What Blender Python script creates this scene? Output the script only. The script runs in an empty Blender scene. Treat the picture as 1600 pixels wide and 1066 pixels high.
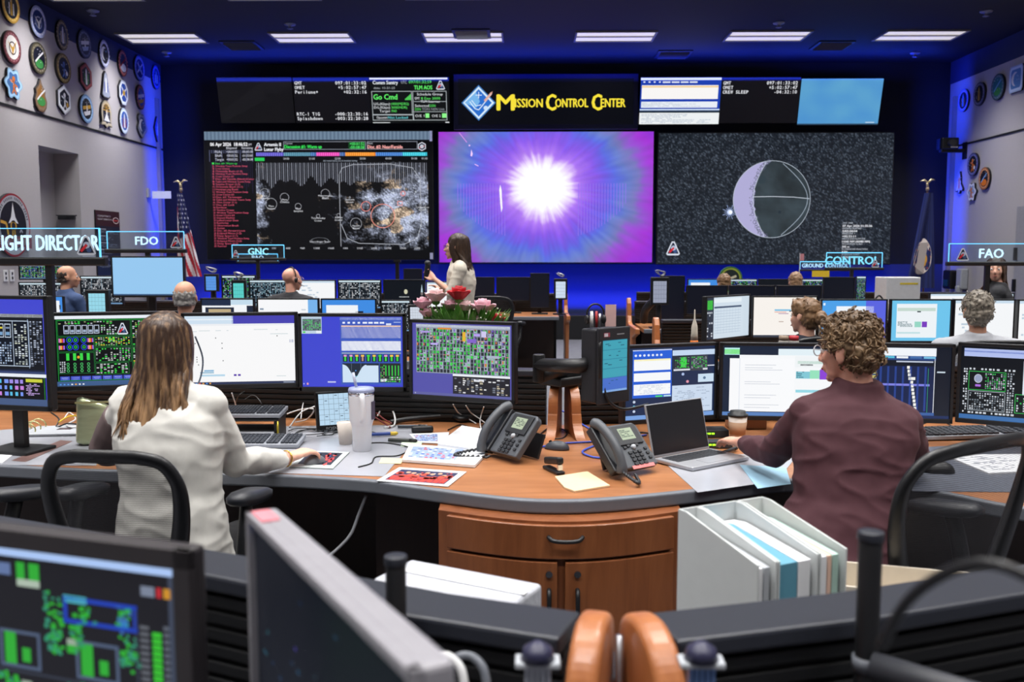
import bpy, bmesh, math, random
from mathutils import Vector, Matrix, Euler, noise as mnoise
PI = math.pi
S = bpy.context.scene
COL = S.collection

# ------------------------------------------------------------------ camera, world, exposure
F_PX, CAM_Z, PITCH, YAW = 1450.0, 1.55, math.atan(136/1450.0), math.radians(0.9)
cam_data = bpy.data.cameras.new('camera')
cam = bpy.data.objects.new('camera', cam_data); COL.objects.link(cam)
cam.location = (0, 0, CAM_Z)
cam.rotation_euler = (PI/2 - PITCH, 0, YAW)
cam_data.sensor_width = 36; cam_data.lens = 36*F_PX/1600
cam_data.clip_start = 0.05; cam_data.clip_end = 100
cam_data.dof.use_dof = True; cam_data.dof.focus_distance = 4.9; cam_data.dof.aperture_fstop = 4.0
S.camera = cam
world = bpy.data.worlds.new('world'); S.world = world; world.use_nodes = True
world.node_tree.nodes['Background'].inputs[0].default_value = (0.35, 0.4, 0.55, 1)
world.node_tree.nodes['Background'].inputs[1].default_value = 0.03
S.view_settings.view_transform = 'Standard'; S.view_settings.look = 'None'
S.view_settings.exposure = 0.0; S.view_settings.gamma = 1.0; S.view_settings.use_curve_mapping = False
S.cycles.use_denoising = True
S.cycles.max_bounces = 6; S.cycles.diffuse_bounces = 3; S.cycles.glossy_bounces = 2
S.cycles.transmission_bounces = 4; S.cycles.transparent_max_bounces = 12
S.cycles.sample_clamp_indirect = 4.0
S.cycles.caustics_reflective = False; S.cycles.caustics_refractive = False

X_LEFT, X_RIGHT, Y_FRONT, Y_BACK, Z_CEIL = -6.84, 7.81, 17.6, -3.0, 5.06
def area_lamp(name, loc, rot, sx, sy, power, color, spread=PI, parent=None):
    d = bpy.data.lights.new(name, 'AREA'); d.shape = 'RECTANGLE'; d.size = sx; d.size_y = sy
    d.energy = power; d.color = color; d.spread = spread
    o = bpy.data.objects.new(name, d); COL.objects.link(o); o.location = loc; o.rotation_euler = rot
    if parent: o.parent = parent
    return o
TROFFER_W, TROFFER_SPREAD, LED_W = 50.0, math.radians(108), 1.0
LAMP_COLOR = (1.0, 0.98, 0.962)
BLUE = (0.012, 0.05, 1.0)
# blue LED wash: coves along the foot of the screen wall, above the screens and in both front corners
area_lamp('led_wash_foot', (0.45, 17.36, 0.47), (math.radians(168), 0, 0), 13.4, 0.05, 190*LED_W, BLUE, math.radians(150))
area_lamp('led_wash_top', (0.48, 16.9, 4.62), (math.radians(180), 0, 0), 13.6, 0.08, 130*LED_W, BLUE, math.radians(170))
area_lamp('led_wash_corner', (X_LEFT+0.55, 16.9, 3.2), (math.radians(90), 0, math.radians(50)), 0.08, 3.4, 22*LED_W, BLUE, math.radians(140))
area_lamp('led_wash_corner', (X_RIGHT-0.55, 16.9, 3.2), (math.radians(90), 0, math.radians(-50)), 0.08, 3.4, 22*LED_W, BLUE, math.radians(140))

# ------------------------------------------------------------------ projection helpers (photo pixel + distance -> place in the room)
_rot = cam.rotation_euler.to_matrix()
def ray(px, py):
    return _rot @ Vector(((px-800)/F_PX, (533-py)/F_PX, -1.0))
def W(px, py, y):
    d = ray(px, py); return Vector((0, 0, CAM_Z)) + d*(y/d.y)
def WZ(px, py, z):
    d = ray(px, py); return Vector((0, 0, CAM_Z)) + d*((z-CAM_Z)/d.z)
def WX(px, py, x):
    d = ray(px, py); return Vector((0, 0, CAM_Z)) + d*(x/d.x)

# ------------------------------------------------------------------ colours and materials
def lin(c):
    return tuple((v/255/12.92 if v/255 <= 0.04045 else ((v/255+0.055)/1.055)**2.4) for v in c)
_mats = {}
def mat(name, rgb, rough=0.5, metal=0.0, var=0.12, scale=30.0, bump=0.0, bscale=200.0, spec=0.5, coat=0.0, emit=0.0, alpha=1.0, sss=0.0, stretch=(1,1,1)):
    if name in _mats: return _mats[name]
    m = bpy.data.materials.new(name); m.use_nodes = True
    nt = m.node_tree; b = nt.nodes['Principled BSDF']
    c = lin(rgb)
    tc = nt.nodes.new('ShaderNodeTexCoord'); mp = nt.nodes.new('ShaderNodeMapping'); nz = nt.nodes.new('ShaderNodeTexNoise')
    mp.inputs['Scale'].default_value = stretch
    nz.inputs['Scale'].default_value = scale; nz.inputs['Detail'].default_value = 4
    nt.links.new(tc.outputs['Object'], mp.inputs['Vector']); nt.links.new(mp.outputs[0], nz.inputs['Vector'])
    mx = nt.nodes.new('ShaderNodeMix'); mx.data_type = 'RGBA'
    mx.inputs['A'].default_value = tuple(v*(1-var) for v in c)+(1,)
    mx.inputs['B'].default_value = tuple(min(1, v*(1+var)) for v in c)+(1,)
    nt.links.new(nz.outputs['Fac'], mx.inputs['Factor']); nt.links.new(mx.outputs['Result'], b.inputs['Base Color'])
    b.inputs['Roughness'].default_value = rough; b.inputs['Metallic'].default_value = metal
    b.inputs['Specular IOR Level'].default_value = spec; b.inputs['Coat Weight'].default_value = coat
    if sss: b.inputs['Subsurface Weight'].default_value = sss; b.inputs['Subsurface Radius'].default_value = (0.01, 0.004, 0.002)
    if emit:
        nt.links.new(mx.outputs['Result'], b.inputs['Emission Color']); b.inputs['Emission Strength'].default_value = emit
    if bump:
        n2 = nt.nodes.new('ShaderNodeTexNoise'); n2.inputs['Scale'].default_value = bscale; n2.inputs['Detail'].default_value = 3
        nt.links.new(mp.outputs[0], n2.inputs['Vector'])
        bp = nt.nodes.new('ShaderNodeBump'); bp.inputs['Strength'].default_value = bump; bp.inputs['Distance'].default_value = 0.004
        nt.links.new(n2.outputs['Fac'], bp.inputs['Height']); nt.links.new(bp.outputs[0], b.inputs['Normal'])
    if alpha < 1: b.inputs['Alpha'].default_value = alpha
    _mats[name] = m; return m

def wood(name, dark, light, scale=3.0, stretch=(1, 8, 8), rough=0.35):
    if name in _mats: return _mats[name]
    m = bpy.data.materials.new(name); m.use_nodes = True
    nt = m.node_tree; b = nt.nodes['Principled BSDF']
    tc = nt.nodes.new('ShaderNodeTexCoord'); mp = nt.nodes.new('ShaderNodeMapping'); mp.inputs['Scale'].default_value = stretch
    nz = nt.nodes.new('ShaderNodeTexNoise'); nz.inputs['Scale'].default_value = scale; nz.inputs['Detail'].default_value = 8; nz.inputs['Distortion'].default_value = 1.2
    n2 = nt.nodes.new('ShaderNodeTexNoise'); n2.inputs['Scale'].default_value = scale*0.35; n2.inputs['Detail'].default_value = 2
    r = nt.nodes.new('ShaderNodeValToRGB')
    r.color_ramp.elements[0].position = 0.3; r.color_ramp.elements[0].color = lin(dark)+(1,)
    r.color_ramp.elements[1].position = 0.7; r.color_ramp.elements[1].color = lin(light)+(1,)
    ad = nt.nodes.new('ShaderNodeMath'); ad.operation = 'MULTIPLY_ADD'; ad.inputs[1].default_value = 0.6
    sc = nt.nodes.new('ShaderNodeMath'); sc.operation = 'MULTIPLY'; sc.inputs[1].default_value = 0.4
    nt.links.new(tc.outputs['Object'], mp.inputs['Vector'])
    nt.links.new(mp.outputs[0], nz.inputs['Vector']); nt.links.new(mp.outputs[0], n2.inputs['Vector'])
    nt.links.new(n2.outputs['Fac'], sc.inputs[0]); nt.links.new(nz.outputs['Fac'], ad.inputs[0]); nt.links.new(sc.outputs[0], ad.inputs[2])
    nt.links.new(ad.outputs[0], r.inputs['Fac']); nt.links.new(r.outputs['Color'], b.inputs['Base Color'])
    b.inputs['Roughness'].default_value = rough; b.inputs['Coat Weight'].default_value = 0.15; b.inputs['Coat Roughness'].default_value = 0.25
    _mats[name] = m; return m

def attr_mat(name, emit=None, rough=0.4, alpha=1.0):
    m = bpy.data.materials.new(name); m.use_nodes = True
    nt = m.node_tree; b = nt.nodes['Principled BSDF']
    at = nt.nodes.new('ShaderNodeAttribute'); at.attribute_name = 'Col'
    b.inputs['Roughness'].default_value = rough
    if emit:
        b.inputs['Base Color'].default_value = (0.004, 0.004, 0.005, 1); b.inputs['Specular IOR Level'].default_value = 0.35
        nt.links.new(at.outputs['Color'], b.inputs['Emission Color']); b.inputs['Emission Strength'].default_value = emit
    else:
        nt.links.new(at.outputs['Color'], b.inputs['Base Color'])
    _mats[name] = m; return m
SCREEN = attr_mat('lit_display', emit=1.0, rough=0.35)
PRINT = attr_mat('printed_surface', rough=0.5)
GLOW = attr_mat('edge_lit_lettering', emit=1.3, rough=0.4)

BLACK = mat('black_plastic', (19, 20, 23), 0.45, var=0.2)
DKGREY = mat('dark_grey_plastic', (44, 46, 52), 0.5)
MIDGREY = mat('mid_grey_plastic', (98, 102, 110), 0.45)
LTGREY = mat('light_grey_plastic', (176, 180, 186), 0.45)
SILVER = mat('brushed_silver', (176, 178, 184), 0.3, metal=0.9, stretch=(1, 20, 1))
CHROME = mat('chrome', (205, 207, 212), 0.18, metal=1.0)
WHITE = mat('white_plastic', (226, 227, 228), 0.4, var=0.03)
PAPER = mat('white_paper', (232, 233, 236), 0.75, var=0.03)
RUBBER = mat('black_rubber', (14, 14, 16), 0.7)
SLAT = mat('black_slat_panel', (11, 12, 14), 0.5, var=0.2)
LEDGE = mat('dark_grey_laminate', (38, 41, 50), 0.42, var=0.1, scale=90)
EDGE = mat('grey_edge_band', (104, 108, 116), 0.45, var=0.06)
WOODTOP = wood('cherry_worktop', (146, 92, 56), (180, 122, 80), 2.2, (1.2, 9, 9))
WOODFRONT = wood('cherry_veneer', (112, 62, 34), (146, 88, 52), 2.5, (9, 9, 1.0))
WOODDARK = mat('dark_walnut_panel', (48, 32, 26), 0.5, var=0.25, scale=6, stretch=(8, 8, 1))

# ------------------------------------------------------------------ object helpers
def tag(o, label=None, cat=None, group=None, kind=None):
    if label: o['label'] = label
    if cat: o['category'] = cat
    if group: o['group'] = group
    if kind: o['kind'] = kind
    return o
def thing(name, label, cat, loc=(0, 0, 0), rotz=0.0, group=None):
    o = bpy.data.objects.new(name, None); COL.objects.link(o)
    o.location = loc; o.rotation_euler = (0, 0, rotz); o.empty_display_size = 0.05
    return tag(o, label, cat, group)
def mesh_obj(name, verts, faces, material, parent=None, smooth=False, bevel=0.0, seg=2, subsurf=0, auto=None):
    me = bpy.data.meshes.new(name); me.from_pydata([tuple(v) for v in verts], [], faces); me.update()
    if smooth: me.polygons.foreach_set('use_smooth', [True]*len(me.polygons))
    me.materials.append(material)
    o = bpy.data.objects.new(name, me); COL.objects.link(o)
    if parent is not None: o.parent = parent
    if bevel:
        b = o.modifiers.new('bevel', 'BEVEL'); b.width = bevel; b.segments = seg; b.limit_method = 'ANGLE'; b.angle_limit = math.radians(40)
    if subsurf:
        s = o.modifiers.new('subsurf', 'SUBSURF'); s.levels = subsurf; s.render_levels = subsurf
    return o
def frame(zx, up=Vector((0, 0, 1))):
    z = zx.normalized(); x = up.cross(z)
    if x.length < 1e-4: x = Vector((1, 0, 0)).cross(z)
    x.normalize(); return x, z.cross(x), z
class MB:
    def __init__(s): s.v = []; s.f = []; s.M = Matrix.Identity(4)
    def add(s, vs, fs):
        b = len(s.v); s.v += [s.M @ Vector(v) for v in vs]; s.f += [tuple(i+b for i in f) for f in fs]; return s
    def box(s, c, d, rz=0.0, rx=0.0, ry=0.0):
        R = Euler((rx, ry, rz)).to_matrix(); c = Vector(c)
        vs = [c + R @ Vector((sx*d[0]/2, sy*d[1]/2, sz*d[2]/2)) for sx in (-1, 1) for sy in (-1, 1) for sz in (-1, 1)]
        return s.add(vs, [(0, 1, 3, 2), (4, 6, 7, 5), (0, 4, 5, 1), (2, 3, 7, 6), (0, 2, 6, 4), (1, 5, 7, 3)])
    def tube(s, pts, r, n=8, closed=False, flat=None):
        pts = [Vector(p) for p in pts]; k = len(pts); rs = r if isinstance(r, (list, tuple)) else [r]*k
        vs, fs = [], []; px = None
        for i, p in enumerate(pts):
            t = (pts[(i+1) % k]-pts[i-1]) if closed else (pts[min(i+1, k-1)]-pts[max(i-1, 0)])
            if t.length < 1e-9: t = Vector((0, 0, 1))
            t.normalize()
            if px is None: x, y, _ = frame(t)
            else:
                x = px - t*px.dot(t)
                x = frame(t)[0] if x.length < 1e-5 else x.normalized()
                y = t.cross(x)
            px = x
            a = flat or (1, 1)
            vs += [p + (x*math.cos(q*2*PI/n)*a[0] + y*math.sin(q*2*PI/n)*a[1])*rs[i] for q in range(n)]
        m = k if closed else k-1
        for i in range(m):
            a0, b0 = i*n, ((i+1) % k)*n
            fs += [(a0+q, a0+(q+1) % n, b0+(q+1) % n, b0+q) for q in range(n)]
        if not closed: fs += [tuple(range(n-1, -1, -1)), tuple(range((k-1)*n, k*n))]
        return s.add(vs, fs)
    def lathe(s, prof, c=(0, 0, 0), n=24, sx=1.0, sy=1.0):
        c = Vector(c); k = len(prof); vs = []
        for r, z in prof: vs += [c + Vector((r*sx*math.cos(q*2*PI/n), r*sy*math.sin(q*2*PI/n), z)) for q in range(n)]
        fs = []
        for i in range(k-1): fs += [(i*n+q, i*n+(q+1) % n, (i+1)*n+(q+1) % n, (i+1)*n+q) for q in range(n)]
        fs += [tuple(range(n-1, -1, -1)), tuple(range((k-1)*n, k*n))]
        return s.add(vs, fs)
    def prism(s, poly, h, A=None):
        """outline in local xy, extruded along +z by h; A places it"""
        A = A or Matrix.Identity(4); n = len(poly)
        vs = [A @ Vector((p[0], p[1], 0)) for p in poly] + [A @ Vector((p[0], p[1], h)) for p in poly]
        fs = [tuple(range(n-1, -1, -1)), tuple(range(n, 2*n))] + [(i, (i+1) % n, (i+1) % n+n, i+n) for i in range(n)]
        return s.add(vs, fs)
    def ball(s, c, r, n=12, m=8, R=None):
        return s._ball(c, r if isinstance(r, (tuple, list)) else (r, r, r), n, m, R)
    def _ball(s, c, r, n, m, R=None):
        c = Vector(c); vs = []; fs = []
        for i in range(m+1):
            a = -PI/2 + i*PI/m; z = math.sin(a); q0 = max(1e-4, math.cos(a))
            for q in range(n):
                v = Vector((r[0]*q0*math.cos(2*PI*q/n), r[1]*q0*math.sin(2*PI*q/n), r[2]*z))
                vs.append(c + (R @ v if R else v))
        for i in range(m): fs += [(i*n+q, i*n+(q+1) % n, (i+1)*n+(q+1) % n, (i+1)*n+q) for q in range(n)]
        fs += [tuple(range(n-1, -1, -1)), tuple(range(m*n, (m+1)*n))]
        return s.add(vs, fs)
    def build(s, name, material, parent=None, smooth=False, bevel=0.0, seg=2, subsurf=0, world=False):
        vs = s.v
        if world and parent is not None:
            off = Vector((0, 0, 0)); p = parent
            while p is not None: off = off + p.location; p = p.parent
            vs = [v-off for v in vs]
        return mesh_obj(name, vs, s.f, material, parent, smooth, bevel, seg, subsurf)
def at_z(rz): return Matrix.Rotation(rz, 4, 'Z')
def bez(p0, p1, p2, p3, n=12):
    p0, p1, p2, p3 = map(Vector, (p0, p1, p2, p3)); out = []
    for i in range(n+1):
        t = i/n; u = 1-t; out.append(p0*u**3 + p1*3*u*u*t + p2*3*u*t*t + p3*t**3)
    return out
def smooth_path(pts, n=6, closed=False):
    pts = [Vector(p) for p in pts]; k = len(pts); out = []
    for i in range(k if closed else k-1):
        g = lambda j: pts[j % k] if closed else pts[max(0, min(k-1, j))]
        a, b, c, d = g(i-1), g(i), g(i+1), g(i+2)
        for j in range(n):
            t = j/n
            out.append(0.5*((2*b) + (c-a)*t + (2*a-5*b+4*c-d)*t*t + (3*b-a-3*c+d)*t**3))
    if not closed: out.append(pts[-1])
    return out

# ------------------------------------------------------------------ text outlines and flat artwork
_glyph = {}
def glyphs(s, bold=0.0):
    key = s
    if key in _glyph: return _glyph[key]
    cu = bpy.data.curves.new('lettering', 'FONT'); cu.body = s; cu.size = 1.0; cu.resolution_u = 2
    o = bpy.data.objects.new('lettering', cu); COL.objects.link(o)
    dg = bpy.context.evaluated_depsgraph_get()
    me = bpy.data.meshes.new_from_object(o.evaluated_get(dg))
    vs = [(v.co.x, v.co.y) for v in me.vertices]; fs = [tuple(p.vertices) for p in me.polygons]
    bpy.data.objects.remove(o); bpy.data.curves.remove(cu); bpy.data.meshes.remove(me)
    _glyph[key] = (vs, fs); return _glyph[key]
CAP = None
class Canvas:
    """flat artwork: coloured shapes in layers; x to the right, y downwards, within x0..x1, y0..y1"""
    def __init__(s, x0=0, y0=0, x1=160, y1=90, bg=None):
        s.x0, s.y0, s.x1, s.y1 = x0, y0, x1, y1; s.v = []; s.f = []; s.c = []; s.layer = 0
        if bg is not None: s.rect(x0, y0, x1, y1, bg)
    def up(s, n=1): s.layer += n; return s
    def poly(s, pts, col):
        b = len(s.v); s.v += [(x, y, s.layer) for x, y in pts]; s.f.append(tuple(range(b, b+len(pts)))); s.c.append(lin(col)); return s
    def rect(s, a, b, c, d, col):
        a, c = max(s.x0, a), min(s.x1, c); b, d = max(s.y0, b), min(s.y1, d)
        if a >= c or b >= d: return s
        return s.poly([(a, b), (c, b), (c, d), (a, d)], col)
    def line(s, x0, y0, x1, y1, w, col):
        dx, dy = x1-x0, y1-y0; L = math.hypot(dx, dy) or 1; nx, ny = -dy/L*w/2, dx/L*w/2
        return s.poly([(x0+nx, y0+ny), (x0-nx, y0-ny), (x1-nx, y1-ny), (x1+nx, y1+ny)], col)
    def path(s, pts, w, col):
        for a, b in zip(pts, pts[1:]): s.line(a[0], a[1], b[0], b[1], w, col)
        return s
    def field(s, a, b, c, d, nx, ny, fn, skip=False):
        """a grid of cells coloured by fn(x, y) at their corners"""
        g = [[fn(a+(c-a)*i/nx, b+(d-b)*j/ny) for i in range(nx+1)] for j in range(ny+1)]
        g = [[None if q is None else lin([max(0, min(255, z)) for z in q]) for q in row] for row in g]; b0 = len(s.v)
        for j in range(ny+1): s.v += [(a+(c-a)*i/nx, b+(d-b)*j/ny, s.layer) for i in range(nx+1)]
        for j in range(ny):
            for i in range(nx):
                q = [g[j][i], g[j][i+1], g[j+1][i+1], g[j+1][i]]
                if None in q: continue
                k = b0+j*(nx+1)+i; s.f.append((k, k+1, k+nx+2, k+nx+1)); s.c.append(q)
        return s
    def dashes(s, a, b, c, d, rows, col, rnd, fill=0.8, gap=0.45):
        """lines of writing too small to read"""
        p = (d-b)/rows
        for j in range(rows):
            x = a; end = a+(c-a)*rnd.uniform(0.4, 1.0)
            while x < end:
                w = p*rnd.uniform(0.6, 3.2)
                if rnd.random() < fill: s.rect(x, b+j*p, min(x+w, c), b+j*p+p*(1-gap), col if not isinstance(col, list) else rnd.choice(col))
                x += w+p*0.4
        return s
    def frame(s, a, b, c, d, w, col):
        s.rect(a, b, c, b+w, col); s.rect(a, d-w, c, d, col); s.rect(a, b, a+w, d, col); s.rect(c-w, b, c, d, col); return s
    def disc(s, cx, cy, rx, col, ry=None, n=28, a0=0, a1=2*PI):
        ry = ry or rx
        return s.poly([(cx+rx*math.cos(a0+(a1-a0)*i/n), cy+ry*math.sin(a0+(a1-a0)*i/n)) for i in range(n if a1-a0 > 6.28 else n+1)], col)
    def ring(s, cx, cy, r, w, col, ry=None, n=28):
        ry = ry or r; q = ry/r
        for i in range(n):
            a, b = 2*PI*i/n, 2*PI*(i+1)/n
            s.poly([(cx+(r-w)*math.cos(a), cy+(r-w)*q*math.sin(a)), (cx+r*math.cos(a), cy+r*q*math.sin(a)), (cx+r*math.cos(b), cy+r*q*math.sin(b)), (cx+(r-w)*math.cos(b), cy+(r-w)*q*math.sin(b))], col)
        return s
    def text(s, x, y, h, t, col, w=None, bold=0.0, mono=0.0, align='l'):
        """y is the top of the capitals, h their height; w squeezes the line to a width; mono is a fixed letter pitch"""
        global CAP
        if bold:
            e = h*min(0.06, bold*4)
            for dx, dy in ((-e, 0), (e, 0), (0, -e*0.6), (0, e*0.6)): s.text(x+dx, y+dy, h, t, col, w, 0.0, mono, align)
            return s
        if CAP is None: CAP = max(v[1] for v in glyphs('H')[0])
        k = h/CAP; C = lin(col)
        if mono:
            total = mono*len(t); x0 = x-total if align == 'r' else x-total/2 if align == 'c' else x
            for i, ch in enumerate(t):
                if ch == ' ': continue
                vs, fs = glyphs(ch, bold)
                lo, hi = min(v[0] for v in vs), max(v[0] for v in vs); kx = min(k, mono*0.86/max(hi-lo, 1e-3)) if ch not in ".:,;'-+|!il1" else k*0.9
                cx = x0+mono*(i+0.5); mid = (lo+hi)/2; b = len(s.v)
                s.v += [(cx+(a-mid)*kx, y+h-q*k, s.layer) for a, q in vs]
                s.f += [tuple(j+b for j in f) for f in fs]; s.c += [C]*len(fs)
            return s
        vs, fs = glyphs(t, bold)
        if not vs: return s
        lo, hi = min(v[0] for v in vs), max(v[0] for v in vs); kx = w/(hi-lo) if w else k
        W_ = (hi-lo)*kx; x0 = x-W_ if align == 'r' else x-W_/2 if align == 'c' else x
        b = len(s.v); s.v += [(x0+(a-lo)*kx, y+h-q*k, s.layer) for a, q in vs]
        s.f += [tuple(j+b for j in f) for f in fs]; s.c += [C]*len(fs)
        return s
    def build(s, name, place, material, parent=None, step=0.0004):
        """place(u, v) -> (position, outward direction), u and v from 0 to 1 (v down)"""
        vs = []
        for x, y, l in s.v:
            p, n = place((x-s.x0)/(s.x1-s.x0), (y-s.y0)/(s.y1-s.y0)); vs.append(p + n*(l*step))
        me = bpy.data.meshes.new(name); me.from_pydata([tuple(v) for v in vs], [], s.f); me.update()
        at = me.attributes.new('Col', 'FLOAT_COLOR', 'CORNER'); buf = []
        for f, c in zip(s.f, s.c):
            if isinstance(c, list):
                for q in c: buf += [q[0], q[1], q[2], 1.0]
            else: buf += [c[0], c[1], c[2], 1.0]*len(f)
        at.data.foreach_set('color', buf)
        me.materials.append(material)
        o = bpy.data.objects.new(name, me); COL.objects.link(o)
        if parent is not None: o.parent = parent
        return o
def flat(w, h, ox=0.0, oy=0.0, oz=0.0):
    """local placement: artwork standing in the xz plane, facing -y, centred on ox, bottom at oz"""
    return lambda u, v: (Vector((ox-w/2+u*w, oy, oz+h*(1-v))), Vector((0, -1, 0)))
def lying(w, h, oz=0.0):
    return lambda u, v: (Vector((-w/2+u*w, h/2-v*h, oz)), Vector((0, 0, 1)))
# ================================================================== the room shell
WALLM = mat('warm_grey_wall_fabric', (176, 172, 176), 0.9, var=0.04, scale=40, bump=0.15, bscale=300)
WALLD = mat('dark_screen_wall', (10, 11, 16), 0.8, var=0.1, scale=8)
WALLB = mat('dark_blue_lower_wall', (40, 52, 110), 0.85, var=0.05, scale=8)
CEILM = mat('dark_navy_ceiling', (10, 14, 28), 0.75, var=0.18, scale=0.7, stretch=(1, 0.4, 1))
CARPET = mat('grey_carpet', (92, 93, 100), 0.95, var=0.5, scale=9, bump=0.4, bscale=120, stretch=(1, 2.5, 1))
SHADEBAND = mat('navy_wall_shadow_band', (40, 50, 92), 0.8, var=0.06, scale=5)  # navy colour painting in the shadow along the top of the side walls
TRIMM = mat('black_trim', (16, 17, 22), 0.6)
def struct(name, mb, m, **k):
    return tag(mb.build(name, m, **k), kind='structure')
W_, D_ = X_RIGHT-X_LEFT, Y_FRONT-Y_BACK
XC, YC = (X_LEFT+X_RIGHT)/2, (Y_FRONT+Y_BACK)/2
struct('floor', MB().box((XC, YC, -0.05), (W_+2, D_+1, 0.1)), CARPET)
struct('ceiling', MB().box((XC, YC, Z_CEIL+0.1), (W_+2, D_+1, 0.2)), CEILM)
# front wall: dark field, blue-washed band under the screens, black plinth
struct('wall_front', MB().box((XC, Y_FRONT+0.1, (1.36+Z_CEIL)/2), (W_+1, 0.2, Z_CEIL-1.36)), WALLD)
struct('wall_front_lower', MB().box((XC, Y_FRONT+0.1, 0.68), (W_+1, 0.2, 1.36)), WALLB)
struct('trim_1', MB().box((XC+0.2, 17.2, 0.22), (13.6, 0.78, 0.44)), TRIMM, bevel=0.01)
struct('wall_rear', MB().box((XC, Y_BACK-0.1, Z_CEIL/2), (W_+1, 0.2, Z_CEIL)), WALLM)
# side walls; the left one has a shallow alcove
ya, yb = WX(63, 300, X_LEFT).y, WX(125, 300, X_LEFT).y
za = 3.07
def wall_piece(x, y0, y1, z0, z1, t=0.45):
    return MB().box((x+(t/2 if x > 0 else -t/2), (y0+y1)/2, (z0+z1)/2), (t, y1-y0, z1-z0))
wl = MB()
for y0, y1, z0, z1 in ((Y_BACK, ya, 0, Z_CEIL), (yb, Y_FRONT, 0, Z_CEIL), (ya, yb, za, Z_CEIL)):
    wl.box((X_LEFT-0.25, (y0+y1)/2, (z0+z1)/2), (0.5, y1-y0, z1-z0))
struct('wall_left', wl, WALLM)
struct('wall_left_alcove', MB().box((X_LEFT-0.45, (ya+yb)/2, za/2), (0.12, yb-ya, za)), WALLM)
struct('wall_right', MB().box((X_RIGHT+0.25, YC, Z_CEIL/2), (0.5, D_, Z_CEIL)), WALLM)
struct('wall_shadow_band_left', MB().box((X_LEFT+0.004, YC, Z_CEIL-0.165), (0.012, D_, 0.33)), SHADEBAND)  # thin navy strips on both walls, painted shade below the ceiling lamps' cut-off
struct('wall_shadow_band_right', MB().box((X_RIGHT-0.004, YC, Z_CEIL-0.2), (0.012, D_, 0.4)), SHADEBAND)
struct('trim_left', MB().box((X_LEFT+0.006, YC, 3.50), (0.016, D_, 0.03)), TRIMM)
struct('trim_right', MB().box((X_RIGHT-0.006, YC, 3.50), (0.016, D_, 0.03)), TRIMM)
struct('baseboard_left', MB().box((X_LEFT+0.008, (Y_BACK+ya)/2, 0.06), (0.016, ya-Y_BACK, 0.12)), TRIMM)
struct('baseboard_right', MB().box((X_RIGHT-0.008, YC, 0.06), (0.016, D_, 0.12)), TRIMM)
# lighter corner mouldings where side walls meet the dark wall
struct('trim_2', MB().box((X_LEFT+0.03, 17.32, 2.2), (0.06, 0.08, 4.4)), mat('tan_corner_bead', (150, 142, 130), 0.7))
struct('trim_3', MB().box((X_RIGHT-0.03, 17.32, 2.2), (0.06, 0.08, 4.4)), mat('tan_corner_bead', (150, 142, 130), 0.7))
# door in the right wall
dy = WX(1590, 400, X_RIGHT).y
dr = MB().box((X_RIGHT-0.012, dy-0.45, 1.15), (0.024, 1.0, 2.3)); d_ = struct('door_1', dr, mat('pale_grey_door', (150, 150, 160), 0.5), bevel=0.004)
h = MB().box((X_RIGHT-0.05, dy-0.02, 1.55), (0.05, 0.03, 0.2)).box((X_RIGHT-0.05, dy-0.02, 1.05), (0.05, 0.03, 0.2)).build('handle', BLACK, d_)

# ------------------------------------------------------------------ ceiling fixtures
DIFF = mat('troffer_diffuser', (236, 230, 218), 0.5, var=0.02, emit=0.72)
TFR = mat('troffer_housing', (120, 122, 130), 0.5)
TRX = [-5.93+2.45*i for i in range(6)]
TRY = [15.42-2.6*i for i in range(7)]
first = None
rowname = [q+' row from the screen wall' for q in ('first', 'second', 'third', 'fourth', 'fifth', 'sixth', 'seventh')]
colname = [q+' along from the patch wall' for q in ('first', 'second', 'third', 'fourth', 'fifth', 'sixth')]
for j, y in enumerate(TRY):
    for i, x in enumerate(TRX):
        lab = 'white ceiling troffer, %s, %s' % (rowname[j], colname[i])
        if first is None:
            t = thing('ceiling_troffer', lab, 'ceiling light', (x, y, Z_CEIL), 0, 'ceiling troffers in rows')
            fr = MB()
            for cx, cy, sx, sy in ((0, -0.335, 1.3, 0.03), (0, 0.335, 1.3, 0.03), (-0.635, 0, 0.03, 0.7), (0.635, 0, 0.03, 0.7)): fr.box((cx, cy, -0.012), (sx, sy, 0.024))
            fr.build('frame', TFR, t)
            MB().box((0, 0, -0.004), (1.24, 0.64, 0.008)).build('diffuser', DIFF, t)
            MB().box((0, 0, -0.014), (1.24, 0.07, 0.012)).build('centre_strip', mat('troffer_strip', (150, 146, 140), 0.5, emit=0.25), t)
            first = t
        else:
            t = first.copy(); COL.objects.link(t); t.location = (x, y, Z_CEIL); t['label'] = lab
            for ch in first.children:
                if ch.type == 'MESH': c = ch.copy(); COL.objects.link(c); c.parent = t
for j, y in enumerate(TRY):
    for i, x in enumerate(TRX):
        area_lamp('troffer_light', (x, y, Z_CEIL-0.03), (0, 0, 0), 1.2, 0.55, TROFFER_W, LAMP_COLOR, TROFFER_SPREAD)

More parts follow.
